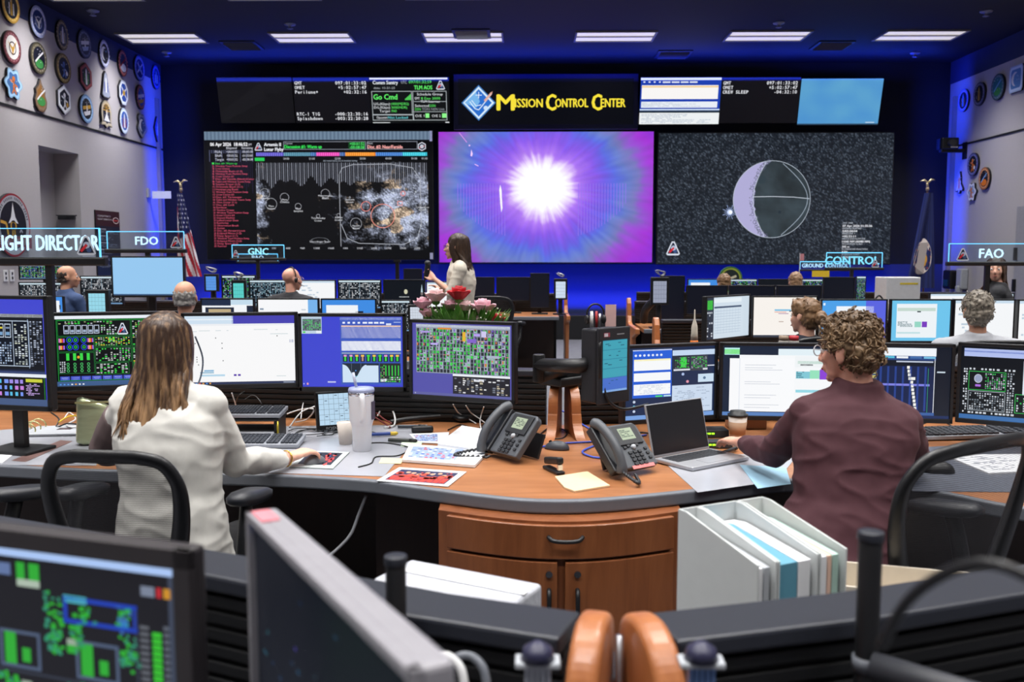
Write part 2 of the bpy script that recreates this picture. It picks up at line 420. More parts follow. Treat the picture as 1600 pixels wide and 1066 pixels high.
VENTM = mat('dark_vent_metal', (34, 38, 62), 0.5)
def ceil_pt(px, py): return WZ(px, py, Z_CEIL)
for px, py, lab in ((378, 70, 'square dark ceiling air vent beside the lamp row over the clock screens'), (737, 52, 'striped dark ceiling air vent over the lit sign'), (1052, 84, 'dark ceiling air vent near the screen wall, past the sign'), (1300, 70, 'square dark ceiling air vent over the plain blue screen')):
    p = ceil_pt(px, py); t = thing('ceiling_vent', lab, 'air vent', p, 0, 'ceiling air vents')
    MB().box((0, 0, -0.01), (0.6, 0.6, 0.02)).build('frame', VENTM, t, bevel=0.004)
    m = MB()
    for k in range(7): m.box((0, -0.22+k*0.073, -0.03), (0.5, 0.012, 0.03), rx=0.6)
    m.build('slat', TFR if px == 737 else VENTM, t)
for px, py, lab in ((453, 37, 'small white ceiling sprinkler dome over the clock screens'), (1217, 35, 'small white ceiling sprinkler dome over the second clock screen'), (145, 16, 'small ceiling sprinkler close to the patch wall'), (260, 81, 'small ceiling sprinkler near the corner of the patch wall'), (1541, 17, 'small ceiling sprinkler close to the door wall'), (1430, 82, 'small ceiling sprinkler beyond the end lamp')):
    p = ceil_pt(px, py); t = thing('sprinkler_head', lab, 'sprinkler', p, 0, 'ceiling sprinkler heads')
    MB().lathe([(0.09, 0), (0.085, -0.02), (0.03, -0.03), (0.025, -0.06), (0.05, -0.075), (0.02, -0.085)], n=16).build('dome', mat('pale_blue_metal', (120, 130, 170), 0.4), t, smooth=True)

# ================================================================== the screen wall
def wall_display(label, rect, yt, yb, canvas, group=None, name='video_screen', m=SCREEN, border=0.02, border_mat=BLACK, depth=0.12):
    x0, y0, x1, y1 = rect
    TL, TR, BL, BR = W(x0, y0, yt), W(x1, y0, yt), W(x0, y1, yb), W(x1, y1, yb)
    zt, zb = (TL.z+TR.z)/2, (BL.z+BR.z)/2; xl, xr = (TL.x+BL.x)/2, (TR.x+BR.x)/2
    root = thing(name, label, 'screen', ((xl+xr)/2, (yt+yb)/2, zb), 0, group)
    w, hh, dy = xr-xl, zt-zb, yt-yb
    up = Vector((0, dy, hh)).normalized(); nrm = Vector((0, -up.z, up.y))
    H = math.hypot(hh, dy); o = Vector((0, yb-(yt+yb)/2, 0))
    f = MB(); f.M = Matrix.Translation(o) @ Matrix.Rotation(math.atan2(-dy, hh), 4, 'X')
    f.box((0, depth/2, H/2), (w+2*border, depth, H+2*border)).build('housing', border_mat, root, bevel=0.006)
    place = lambda u, v: (o + Vector((-w/2+u*w, 0, 0)) + up*(H*(1-v)) + nrm*0.004, nrm)
    canvas.build('display', place, m, root, step=0.0008)
    # wall bracket to the wall behind
    d = Y_FRONT-(yt+yb)/2
    MB().box((0, d/2+0.04, hh/2), (w*0.4, d-0.08, hh*0.3)).build('wall_bracket', BLACK, root)
    return root
rnd = random.Random(7)
# --- left: timeline, event list and moon map
c = Canvas(322, 205, 676, 405, (3, 4, 7))
c.up()
def stripes(x, y): return (96, 118, 140) if int((x-322)/1.7) % 2 else (140, 160, 180)
for i in range(118): c.rect(322+i*3, 205.5, 322+i*3+3, 218.5, (92, 112, 134) if i % 2 else (112, 134, 156))
c.rect(672, 205, 676, 221, (150, 150, 190)); c.rect(671, 395, 676, 405, (140, 140, 170))
c.text(331, 222.5, 5.2, '06 Apr 2026  18:46:52', (240, 240, 245), w=58, bold=0.012); c.text(390, 224, 3.2, 'GMT', (220, 220, 230), w=6)
for k, (a, b_, c_) in enumerate((('', 'Elapsed', 'Remaining'), ('Flyby', '+00:01:52', '-05:43:08'), ('Shift', '+00:01:52', '-01:03:08'), ('Target', '+00:01:52', '-00:08:08'))):
    y = 229+k*6
    for x, t in ((338, a), (356, b_), (380, c_)):
        if t: c.text(x, y, 3.4, t, (225, 228, 240), w=min(17, 2.3*len(t)))
for i in range(22): c.rect(329+i*3.2, 234, 329+i*3.2+1, 239 if i % 3 else 252, (90, 96, 128))
for i in range(21): c.rect(331+i*3.2, 252, 332+i*3.2, 252+rnd.uniform(25, 50), (36, 30, 60))
EVENTS = ['Disc. #1: Warm up', 'Window Team Position Swap', 'Crew Choice', 'Orientale Basin (1:3)', 'Window Team Position Swap', 'Crew Choice #1', 'Disc. #2: Farside Albedo/Color', 'Cabin and Window Teams Swap', 'Smythe Crater (2:3)', 'Orientale Basin (1:1)', 'Hertzsprung Basin', 'Window Team Position Swap', 'Crew Choice #2', 'Disc. #3: Terminator', 'Cabin and Window Teams Swap', 'Ohm Crater (1:1)', 'Disc. #4: Limb', 'Earthset', 'Vavilov Crater', 'Window Team Position Swap', 'Crew Choice #3', 'Impact Flashes', 'Lofted Lunar Dust', 'Earthrise', 'Observation Break', 'Sunset', 'Disc. #5: Forward Look', 'Eclipsed Moon (1:2)', 'Deep Space (1:1)', 'Window Team Position Swap', 'Eclipsed Moon (2:2)', 'Deep Space (2:2)', 'Sunrise']
c.up()
for i, t in enumerate(EVENTS):
    y = 253.5+i*4.05; col = (70, 235, 90) if i == 0 else (226, 92, 122)
    c.text(333, y, 2.7, str(i+1), col, w=3); c.text(338, y, 2.6, t, col, w=min(60, 2.0*len(t)))
def patch_logo(c, x, y, r, k=1.0):
    """triangular white-rimmed mission badge: red swoosh, blue globe"""
    c.poly([(x-r, y+r*0.8), (x-r*0.75, y+r), (x+r*0.75, y+r), (x+r, y+r*0.8), (x+r*0.2, y-r), (x-r*0.2, y-r)], (214, 220, 232)).up()
    c.poly([(x-r*0.8, y+r*0.75), (x+r*0.8, y+r*0.75), (x+r*0.1, y-r*0.8), (x-r*0.1, y-r*0.8)], (26, 34, 58)).up()
    c.disc(x+r*0.05, y-r*0.05, r*0.36, (178, 190, 214)); c.disc(x+r*0.3, y+r*0.45, r*0.25, (60, 84, 130)).up()
    c.line(x-r*0.55, y+r*0.6, x+r*0.1, y-r*0.1, r*0.28, (208, 40, 52)).up(-3)
patch_logo(c, 406, 229, 6)
c.text(415, 223, 5, 'Artemis II', (235, 238, 245), w=26, bold=0.012); c.text(415, 230.5, 5, 'Lunar Flyby', (235, 238, 245), w=30, bold=0.012)
c.frame(445, 221, 573, 233.5, 0.7, (150, 156, 170)); c.frame(575, 221, 653, 233.5, 0.7, (150, 156, 170))
c.text(447, 222.3, 3, 'Current', (190, 196, 205), w=12); c.text(446.5, 226.5, 5, 'Discussion #1: Warm up', (60, 235, 95), w=58, bold=0.01)
c.rect(546, 221.5, 572, 233, (14, 70, 30)).up(); c.text(548, 222.3, 4.4, '+00:01:52', (90, 255, 120), w=23); c.text(548, 228, 4.4, '-00:08:08', (90, 255, 120), w=23)
c.text(576, 222.3, 3, 'Next', (190, 196, 205), w=8); c.text(576, 227, 5, 'Disc. #2: Near/Farside', (255, 176, 172), w=54, bold=0.01)
c.poly([(660+7*math.cos(PI/6+i*PI/3), 229+7*math.sin(PI/6+i*PI/3)) for i in range(6)], (220, 222, 232)).up(); c.poly([(660+5.6*math.cos(PI/6+i*PI/3), 229+5.6*math.sin(PI/6+i*PI/3)) for i in range(6)], (28, 40, 64)).up(); c.disc(660, 229, 3, (200, 206, 216)); c.line(656, 231, 664, 228, 1.6, (206, 60, 60))
for a, b_, q in ((402, 445, (92, 84, 190)), (445, 487, (74, 128, 150)), (487, 496, (66, 110, 170)), (496, 532, (232, 70, 172)), (532, 541, (66, 100, 160)), (541, 588, (240, 138, 40)), (588, 630, (60, 116, 190)), (630, 668, (58, 190, 208))):
    c.rect(a, 238, b_, 243.5, q)
    c.up()
    for i in range(int((b_-a)/3.2)): c.rect(a+1+i*3.2, 238, a+1.9+i*3.2, 243.5, tuple(min(255, z+50) for z in q))
    c.up(-1)
c.up(); c.rect(400, 246, 415, 251, (40, 205, 90))
for i, t in enumerate(('20:00', '21:00', '22:00', '23:00', '00:00', '01:00', '01:35')): c.text((449, 489, 529, 568, 608, 648, 664)[i], 246, 3, t, (200, 206, 214), w=9, align='c')
c.text(533, 249.5, 2.6, 'All stated times are in headset timing', (170, 180, 195), w=53, align='c')
def moon_map(x, y):
    n = mnoise.fractal(Vector((x*0.045, y*0.06, 3)), 0.6, 2.1, 6)
    f = mnoise.noise(Vector((x*0.55, y*0.55, 9)))
    right = 1.15-math.hypot((x-612)/72, (y-325)/62)
    if x > 600: right = max(right, 1.0-abs((y-330)/75)**2*1.1)
    left = 1.0-max(0, (x-405))/20.0-abs((y-330)/90)
    top = 0.55-math.hypot((x-640)/60, (y-275)/22) if x > 560 else -1
    m = max(right, left, top*0.9)
    v = m + n*0.8 + f*0.6 - 0.34
    if v <= 0: return (4, 5, 8)
    v = min(1, v*1.1); w = mnoise.noise(Vector((x*0.03, y*0.05, 20)))
    base = 50+215*v*(0.78+0.45*f)
    return (base*(1.02 if w > 0.15 else 0.86), base*(0.9 if w > 0.15 else 0.9), base*(0.78 if w > 0.15 else 1.02))
c.up(-1); c.field(401, 252, 669, 391, 180, 94, moon_map)
c.up()
for i in range(83):
    x = 402+i*3.22; e = 262+mnoise.noise(Vector((i*0.21, 0, 4)))*14+22
    c.rect(x, 254, x+1.1, e, (150, 154, 168) if i % 2 else (96, 100, 112))
for x, y, r, t in ((414, 302, 8, 'Mare Humorum'), (424, 318, 9, 'Mare Nubium'), (445, 308, 7, 'Mare Crisium'), (466, 322, 5, 'Mare Smythii'), (509, 302, 7, 'Moscoviense Basin'), (547, 308, 1.5, 'Jackson Crater'), (497, 337, 3, 'Tsiolkovsky Crater'), (529, 336, 3, 'Aitken Crater'), (556, 349, 9, 'Apollo Basin'), (660, 320, 5, 'Copernicus Crater')):
    c.ring(x, y, r, 0.5, (190, 192, 200)).up()
    for j, wd in enumerate(t.split()): c.text(x, y+2+j*4, 2.6, wd, (228, 230, 236), w=2.0*len(wd), align='c')
    c.up(-1)
c.ring(499, 376, 14, 0.6, (160, 164, 172), ry=5); c.text(499, 376, 2.8, 'Schrodinger Basin', (220, 222, 230), w=32, align='c')
for x, y, r, q in ((598, 337, 19, (246, 150, 132)), (572, 322, 8, (236, 130, 120)), (630, 302, 4, (240, 130, 120))): c.ring(x, y, r, 1.0, q)
c.frame(621, 314, 629, 321, 0.9, (240, 140, 120))
c.path([(532, 385), (531, 300), (531, 272), (536, 262), (552, 257), (610, 256), (645, 262), (657, 280), (658, 350), (652, 372), (630, 382), (560, 380), (542, 372), (533, 350)], 0.7, (196, 200, 210))
for i, t in enumerate(('0E', '30E', '60E', '90E', '120E', '150E', '180', '210E', '240E', '270E', '300E', '330E')): c.text(404+i*22.5, 386.5, 2.6, t, (214, 216, 224), w=2.3*len(t), align='c')
wall_display('large wall screen showing event list and black lunar surface map', (322, 205, 676, 405), 17.3, 17.3, c, 'large wall screens')
# --- centre: glowing violet burst
def burst(x, y):
    dx, dy = (x-846)/1.12, y-292; r = math.hypot(dx, dy); a = math.atan2(dy, dx)
    s_ = mnoise.noise(Vector((math.cos(a)*9, math.sin(a)*9, r*0.012)))
    s2 = mnoise.noise(Vector((math.cos(a)*22, math.sin(a)*22, r*0.03+5)))
    cl = mnoise.fractal(Vector((x*0.02, y*0.025, 1)), 0.7, 2.0, 4)
    R = r + s_*9 + s2*5*min(1, r/60) + cl*7
    st = [(0, (255, 255, 255)), (33, (255, 255, 255)), (42, (236, 214, 255)), (54, (176, 122, 244)), (74, (140, 92, 234)), (92, (112, 96, 228)), (104, (94, 112, 226)), (118, (106, 128, 204)), (132, (122, 122, 190)), (146, (150, 84, 208)), (164, (164, 56, 212)), (190, (140, 52, 222)), (240, (110, 48, 214))]
    for (r0, c0), (r1, c1) in zip(st, st[1:]):
        if R < r1: break
    t = max(0, min(1, (R-r0)/(r1-r0))); k = 1+s2*0.07*(R > 50)
    return tuple((p*(1-t)+q*t)*k for p, q in zip(c0, c1))
c = Canvas(686, 206, 1020, 410); c.field(686, 206, 1020, 410, 190, 116, burst); c.up()
for i in range(58):
    x = 715+i*4.6
    if abs(x-846) < 56: continue
    hgt = 120*math.sqrt(max(0, 1-((x-846)/140)**2)); c.rect(x, 286, x+0.9, 286+hgt*0.75, (150, 120, 240))
c.poly([(782, 288), (784, 296), (785.5, 325), (783.5, 331), (782, 318), (780.5, 296)], (255, 252, 255))
c.poly([(737, 233), (739, 240), (738, 244), (735.5, 243)], (250, 210, 255)); c.line(718, 207, 730, 222, 1.2, (220, 150, 240)); c.line(742, 256, 748, 259, 1.2, (240, 190, 255)); c.disc(734, 227, 1.3, (240, 200, 255))
wall_display('large wall screen filled with a white burst in violet and magenta haze', (686, 206, 1020, 410), 17.3, 17.3, c, 'large wall screens')
# --- right: the moon over a speckled field
def specks(x, y):
    v = rnd.random()**4; return (20+70*v, 26+74*v, 34+80*v)
c = Canvas(1028, 208, 1393, 412); c.field(1028, 208, 1393, 412, 216, 121, specks); c.up()
MX, MY, MR = 1206, 311, 60.5
def disc_field(x, y):
    u, v = (x-MX)/MR, (y-MY)/MR
    n = mnoise.fractal(Vector((u*2.2, v*2.2, 2)), 0.6, 2, 4)
    dark = mnoise.noise(Vector((u*1.5-1, v*1.5, 6)))
    b_ = 62+n*12-max(0, dark)*22
    return (b_*0.84, b_*1.02, b_*1.12)
for j in range(40):
    y0, y1 = MY-MR+MR*2*j/40, MY-MR+MR*2*(j+1)/40
    def cell(x, y, ya_=y0, yb_=y1): return disc_field(x, y)
    w0 = math.sqrt(max(0, MR**2-(((y0+y1)/2)-MY)**2)); c.field(MX-w0, y0, MX+w0, y1, 24, 1, cell)
c.up()
lim = [(MX-MR*math.sin(t), MY-MR*math.cos(t)) for t in [0.12+i*(PI-0.36)/36 for i in range(37)]]
ter = [(MX-MR*math.sin(t)*0.52+4+mnoise.noise(Vector((t*9, 0, 3)))*3.5, MY-MR*math.cos(t)) for t in [0.12+i*(PI-0.36)/36 for i in range(37)]]
for (a, b_), (d, e) in zip(zip(lim, ter), zip(lim[1:], ter[1:])):
    c.poly([a, b_, e, d], (176, 172, 214))
c.up()
for i in range(36):
    a = ter[i]; r = rnd.uniform(1.2, 3.4); c.ring(a[0]-rnd.uniform(0, 6), a[1], r, 0.7, (92, 98, 118), n=9)
    c.disc(a[0]-rnd.uniform(2, 9), a[1]+1, r*0.4, (120, 124, 146), n=7)
c.disc(1239, 277, 3.4, (40, 52, 60)); c.disc(1219, 331, 2.4, (36, 48, 58)); c.disc(1190, 280, 7, (48, 62, 70)); c.up()
c.ring(MX, MY, MR, 0.7, (196, 206, 220), n=60)
c.path([(1177, 307), (1206, 306.5), (1240, 307.5), (1265, 310)], 0.9, (206, 214, 226))
c.path([(1196+(-19)*math.cos(i*PI/20-PI/2), MY-58+i*116/20) for i in range(21)], 0.8, (196, 206, 220)); c.path([(1222+40*math.cos(i*PI/20-PI/2), MY-56+i*112/20) for i in range(21)], 0.8, (170, 184, 200))
for i in range(16):
    a = i*PI/8; L = 12 if i % 2 else 8; c.line(1141, 331, 1141+L*math.cos(a), 331+L*math.sin(a), 0.8, (150, 168, 214))
c.up(); c.disc(1141, 331, 4.2, (206, 222, 255)); c.up(); c.disc(1142, 331, 2.6, (255, 255, 255))
patch_logo(c, 1053, 388, 11)
for i, t in enumerate(('UTC TIME', '07 Apr 2026 01:35:26', 'MISSION ELAPSED', '5/02:58:04', 'PERILUNE +', '+02:33:11', 'MOON DIST/ALTITUDE', '11045 NM (40980 NM)', 'MOON PIXEL SCALE', '395 m', 'ILLUMINATED FRACTION', '8.8%', 'SUBSOLAR POINT', '1.02N 36.46W')):
    c.text(1318, 347+i*4.1, 2.4 if i % 2 == 0 else 3, t, (236, 238, 244) if i % 2 else (206, 212, 222), w=(2.0 if i % 2 == 0 else 2.3)*len(t), bold=0.012 if i % 2 else 0)
wall_display('large wall screen showing a crescent moon globe on speckled black', (1028, 208, 1393, 412), 17.3, 17.3, c, 'large wall screens')
# --- upper row
TY, BY = 17.02, 17.24
c = Canvas(342, 121, 458, 192, (12, 12, 16)); c.up(); c.poly([(343, 175), (420, 122), (458, 122), (458, 135), (345, 191)], (17, 17, 21)); c.poly([(414, 145), (430, 145), (448, 191), (432, 191)], (13, 13, 17))
wall_display('blank black screen above the event list screen', (342, 121, 458, 192), TY, BY, c, 'upper wall screens', border=0.004)
def clock(x0, x1, rows, label):
    c = Canvas(x0, 121, x1, 192, (9, 9, 15)); c.up()
    for y, a, b_ in rows:
        c.text(x0+2, y, 4.9, a, (236, 238, 244), mono=4.05, bold=0.006); c.text(x1-4, y, 4.9, b_, (240, 242, 248), mono=4.05, bold=0.006, align='r')
    wall_display(label, (x0, 121, x1, 192), TY, BY, c, 'upper wall screens', border=0.004)
clock(460, 578, ((127, 'GMT', '097:01:33:02'), (134, 'OMET', '+5:02:57:47'), (141, 'Perilune+', '+02:32:16'), (175.5, 'RTC-1 TIG', '-000:22:30:16'), (182.5, 'Splashdown', '-003:22:20:28')), 'black clock screen with white counters ending in splashdown time')
clock(1126, 1248, ((127, 'GMT', '097:01:33:02'), (134, 'OMET', '+5:02:57:47'), (141, 'CREW SLEEP', '-04:32:10')), 'black clock screen with three white counters, last one crew sleep')
c = Canvas(579, 121, 702, 192, (8, 12, 14)); c.up(); Wt, Gn = (228, 232, 236), (96, 236, 104)
c.rect(579, 121.5, 700, 124, (236, 240, 240)); c.text(584, 126, 5.4, 'Comm Sentry', Wt, w=39, bold=0.01); c.text(628, 126, 4.6, 'UTC', (170, 176, 182), w=9); c.text(640, 125.5, 4.6, '097/01:32:59', Gn, w=35)
c.text(585, 135.5, 3.2, 'date: 10-31-25', (176, 182, 188), w=33); c.text(648, 133.5, 6, 'TLM AOS', Gn, w=28, bold=0.012); patch_logo(c, 689, 133, 7)
c.frame(581, 142, 644, 179, 0.9, (176, 184, 188)); c.frame(645, 142, 698, 188, 0.9, (176, 184, 188)); c.frame(581, 179, 645, 188, 0.9, (176, 184, 188)); c.rect(645, 158, 698, 158.8, (176, 184, 188)); c.rect(645, 174, 698, 174.8, (176, 184, 188))
c.text(584, 147, 8, 'Go Cmd', Gn, w=37, bold=0.01)
for i in range(5): c.rect(633+i*2, 154-i*1.8, 634.3+i*2, 156, Gn)
for i, (a, b_) in enumerate((('U/L(Kbps)', '1000(MDR2)'), ('D/L(Kbps)', '3000(HDR)'), ('Target', 'MAD'))): c.text(609, 160+i*5.6, 3.8, a, Wt, w=2.8*len(a), align='r'); c.text(611, 160+i*5.6, 3.8, b_, Gn, w=2.75*len(b_))
c.text(587, 181.5, 3.8, 'Opcomm', Wt, w=17); c.text(605, 181.5, 3.8, 'Not Locked', (120, 226, 232), w=31)
c.text(672, 145, 3.8, 'Schedule Group', Wt, w=40, align='c'); c.text(648, 151.5, 3.8, 'GMT', Wt, w=8); c.text(658, 151.5, 3.8, '8 Exo 2000', Gn, w=30); c.text(672, 156.5, 3.6, 'TLM Sources', Wt, w=30, align='c')
c.text(648, 163, 3.8, 'Selected', Wt, w=22); c.text(671, 163, 3.8, 'DSN', Gn, w=9); c.text(648, 168.5, 3.8, 'DSN', Gn, w=9); c.text(659, 168.5, 3.8, 'TDRS NEN Unb', (150, 156, 162), w=35)
c.text(648, 179, 3.8, 'O/E 1', Wt, w=14); c.rect(664, 177, 670, 184, (140, 246, 140)); c.text(674, 179, 3.8, 'O/E 2', Wt, w=14); c.rect(690, 177, 697, 184, (140, 246, 140)); c.rect(581, 191, 608, 192, Wt); c.rect(695, 190.5, 701, 192, Wt)
wall_display('status screen with green link readouts beside the lit sign', (579, 121, 702, 192), TY, BY, c, 'upper wall screens', border=0.004)
c = Canvas(1000, 121, 1125, 194, (24, 62, 176)); c.up(); c.rect(1000, 121.5, 1125, 125, (226, 236, 250))
for i in range(4): c.rect(1004+i*8, 127, 1007+i*8, 129, (230, 236, 250))
for i in range(4): c.rect(1034+i*14, 127, 1046+i*14, 129.5, (220, 226, 240))
c.rect(1002, 133, 1121, 154.5, (248, 246, 244)); c.rect(1002, 158.5, 1121, 168, (232, 238, 246)); c.rect(1000, 170, 1125, 172, (214, 232, 246)); c.rect(1000, 172.5, 1125, 176, (36, 52, 66)); c.rect(1000, 176, 1125, 194, (236, 240, 242)); c.up()
c.rect(1002, 134, 1121, 136.5, (244, 208, 150)); c.dashes(1003, 178, 1120, 193, 7, (190, 200, 212), rnd); c.dashes(1003, 160, 1120, 167, 4, (196, 206, 220), rnd)
wall_display('white and blue table screen next to the lit sign', (1000, 121, 1125, 194), TY, BY, c, 'upper wall screens', border=0.004)
c = Canvas(1249, 123, 1376, 195); c.field(1249, 123, 1376, 195, 12, 8, lambda x, y: (84+14*mnoise.noise(Vector((x*0.03, y*0.04, 0))), 154+14*mnoise.noise(Vector((x*0.03, y*0.04, 0))), 206)); c.up(); c.rect(1249, 193, 1376, 195, (44, 70, 96)); c.rect(1356, 190.5, 1370, 192, (190, 214, 232))
wall_display('plain light blue screen at the end of the upper row', (1249, 123, 1376, 195), TY, BY, c, 'upper wall screens', border=0.004)
# --- the lit sign
c = Canvas(716, 123, 990, 194.5, (4, 6, 14)); c.up(); YL = (246, 224, 62)
X, Y = 748, 160.5
c.poly([(X-27, Y), (X, Y-28), (X+27, Y), (X, Y+28)], (60, 120, 190)).up(); c.poly([(X-24.5, Y), (X, Y-25.5), (X+24.5, Y), (X, Y+25.5)], (214, 236, 252)).up(); c.poly([(X-20.5, Y), (X, Y-21.5), (X+20.5, Y), (X, Y+21.5)], (44, 112, 206)).up()
c.poly([(X-22, Y), (X-4, Y-17), (X+2, Y-2), (X-4, Y+8)], (120, 182, 236)); c.line(X, Y-17, X, Y-7, 1.1, (235, 244, 255)); c.line(X-5, Y-12, X+5, Y-12, 1.1, (235, 244, 255)); c.disc(X+11, Y+8, 3.4, (206, 226, 250)); c.up()
c.path([(X-14, Y-2), (X-6, Y+9), (X, Y+11), (X+6, Y+4), (X+20, Y-14)], 1.4, (226, 240, 255)); c.path([(X-11, Y-4), (X-4, Y+5), (X+4, Y+3)], 1.2, (226, 240, 255)); c.poly([(X+8, Y-4), (X+18, Y-15.5), (X+22, Y-18), (X+20.5, Y-13), (X+11, Y-1)], (226, 170, 150))
for x, w_, t in ((777, 26.5, 'M'), (854, 14.5, 'C'), (925.5, 14.5, 'C')): c.text(x, 148, 24, t, YL, w=w_, bold=0.012)
for x, w_, t in ((805, 43, 'ISSION'), (868, 51, 'ONTROL'), (939, 38, 'ENTER')): c.text(x, 154.5, 13, t, YL, w=w_, bold=0.01)
sg = wall_display('lit yellow lettered control centre sign with diamond emblem', (716, 123, 990, 194.5), 17.16, 17.16, c, None, 'lettered_sign', border=0.085, border_mat=mat('blue_black_sign_frame', (18, 24, 70), 0.35), depth=0.2)
sg['category'] = 'sign'

# ================================================================== patches on the walls
def shape(kind):
    P = lambda n, r, a0=0.0, sx=1, sy=1: [(sx*r*math.cos(a0+2*PI*i/n), sy*r*math.sin(a0+2*PI*i/n)) for i in range(n)]
    if kind == 'round': return P(32, 1)
    if kind == 'oval': return P(32, 1, 0, 0.8, 1)
    if kind == 'hex': return P(6, 1, PI/2)
    if kind == 'oct': return P(8, 1.02, PI/8, 0.85, 1)
    if kind == 'cone': return [(0, -1.05), (0.25, -0.8), (0.45, 0), (0.68, 0.8), (0.4, 0.98), (-0.4, 0.98), (-0.68, 0.8), (-0.45, 0), (-0.25, -0.8)]
    if kind == 'drop': return [(0, -1.1), (0.22, -0.7), (0.6, -0.4), (0.55, -0.1), (0.75, 0.3), (0.65, 0.7), (0.3, 1), (-0.3, 1), (-0.65, 0.7), (-0.75, 0.3), (-0.55, -0.1), (-0.6, -0.4), (-0.22, -0.7)]
    if kind == 'flower': return [((0.9+0.13*math.cos(6*t))*math.cos(t), (0.9+0.13*math.cos(6*t))*math.sin(t)) for t in [2*PI*i/48 for i in range(48)]]
    if kind == 'diamond': return [(0, -1.1), (0.55, -0.1), (0.35, 0.5), (0, 1.1), (-0.35, 0.5), (-0.55, -0.1)]
    if kind == 'shuttle': return [(0, -1.1), (0.18, -0.6), (0.22, 0), (0.75, 0.6), (0.7, 0.8), (0.2, 0.75), (0.1, 1), (-0.1, 1), (-0.2, 0.75), (-0.7, 0.8), (-0.75, 0.6), (-0.22, 0), (-0.18, -0.6)]
    if kind == 'arch': return [(-0.75, 0.65), (-0.85, 0)] + [(0.85*math.cos(PI+i*PI/12), -0.1+0.9*math.sin(PI+i*PI/12)) for i in range(1, 12)] + [(0.85, 0), (0.75, 0.65), (0.95, 0.9), (0.3, 0.85), (0, 1.05), (-0.3, 0.85), (-0.95, 0.9)]
    if kind == 'blob': return [((0.82+0.14*math.sin(3*t+1)+0.08*math.sin(7*t))*math.cos(t), (0.95+0.1*math.sin(5*t))*math.sin(t)) for t in [2*PI*i/40 for i in range(40)]]
    if kind == 'panel': return [(-0.8, -0.95), (0.8, -0.95), (0.95, -0.7), (0.95, 0.7), (0.8, 0.95), (-0.8, 0.95), (-0.95, 0.7), (-0.95, -0.7)]
    if kind == 'tail': return P(28, 0.92) 
def emblem_art(kind, rim, fieldc, accents, seed, motif):
    r = random.Random(seed); p = shape(kind); c = Canvas(-1.15, -1.15, 1.15, 1.15)
    c.poly(p, rim).up(); c.poly([(x*0.9, y*0.9) for x, y in p], fieldc if kind in ('shuttle', 'cone') else tuple(min(255, v+40) for v in rim)).up(); c.poly([(x*0.72, y*0.72) for x, y in p], fieldc).up()
    a = accents
    for i in range(18):
        t = 2*PI*i/18+r.random()*0.1; c.poly([(0.8*math.cos(t)*sc_, 0.8*math.sin(t)*sc_) for sc_, t in ((0.97, t-0.05), (1.05, t-0.05), (1.05, t+0.06), (0.97, t+0.06))], tuple(min(255, v+110) for v in rim)) if kind in ('round', 'oval') else None
    c.up()
    if motif == 'globe': c.disc(0, 0.35, 0.5, a[0], ry=0.3); c.up(); c.path([(-0.5, 0.3), (0, -0.1), (0.5, -0.45)], 0.12, a[1])
    if motif == 'stack': c.poly([(-0.12, 0.55), (-0.1, -0.4), (0, -0.6), (0.1, -0.4), (0.12, 0.55)], a[0]); c.rect(-0.3, -0.2, -0.18, 0.5, a[1]); c.rect(0.18, -0.2, 0.3, 0.5, a[1])
    if motif == 'bird': c.poly([(-0.5, -0.3), (0, 0), (0.5, -0.45), (0.15, 0.15), (0, 0.5), (-0.1, 0.15)], a[0]); c.up(); c.ring(0, 0.05, 0.4, 0.07, a[1])
    if motif == 'cross': c.line(-0.5, 0.4, 0.5, -0.4, 0.14, a[0]); c.line(-0.4, -0.4, 0.45, 0.4, 0.14, a[0]); c.up(); c.disc(0, 0, 0.22, a[1])
    if motif == 'sun':
        c.disc(0, -0.25, 0.2, a[0])
        for i in range(7): t = PI+i*PI/6; c.line(0, -0.25, 0.6*math.cos(t), -0.25+0.6*math.sin(t), 0.06, a[0])
        c.up(); c.poly([(0, -0.35), (0.12, 0.1), (0.5, 0.55), (-0.5, 0.55), (-0.12, 0.1)], a[1])
    if motif == 'figure': c.disc(0, -0.3, 0.16, a[0]); c.line(0, -0.2, 0, 0.3, 0.2, a[0]); c.line(-0.4, -0.2, 0.4, 0.15, 0.12, a[0]); c.line(0, 0.3, 0.25, 0.6, 0.12, a[0]); c.line(0, 0.3, -0.2, 0.6, 0.12, a[0]); c.up(); c.disc(0.35, 0.3, 0.15, a[1])
    if motif == 'bands': c.poly([(-0.6, -0.1), (0.6, -0.35), (0.6, -0.1), (-0.6, 0.15)], a[0]); c.poly([(-0.5, 0.3), (0.55, 0.05), (0.45, 0.35), (-0.3, 0.55)], a[1]); c.up(); c.poly([(0, -0.6), (0.08, 0.2), (-0.08, 0.2)], (232, 234, 238))
    if motif == 'moon': c.disc(-0.1, 0, 0.5, a[0]); c.up(); c.disc(0.15, 0.05, 0.46, fieldc); c.up(); c.disc(0.2, -0.2, 0.08, a[1])
    c.up()
    for i in range(5): c.disc(r.uniform(-0.5, 0.5), r.uniform(-0.55, 0.3), 0.035, (235, 235, 240), n=6)
    return c
EMBK = mat('patch_board_edge', (22, 22, 28), 0.5)
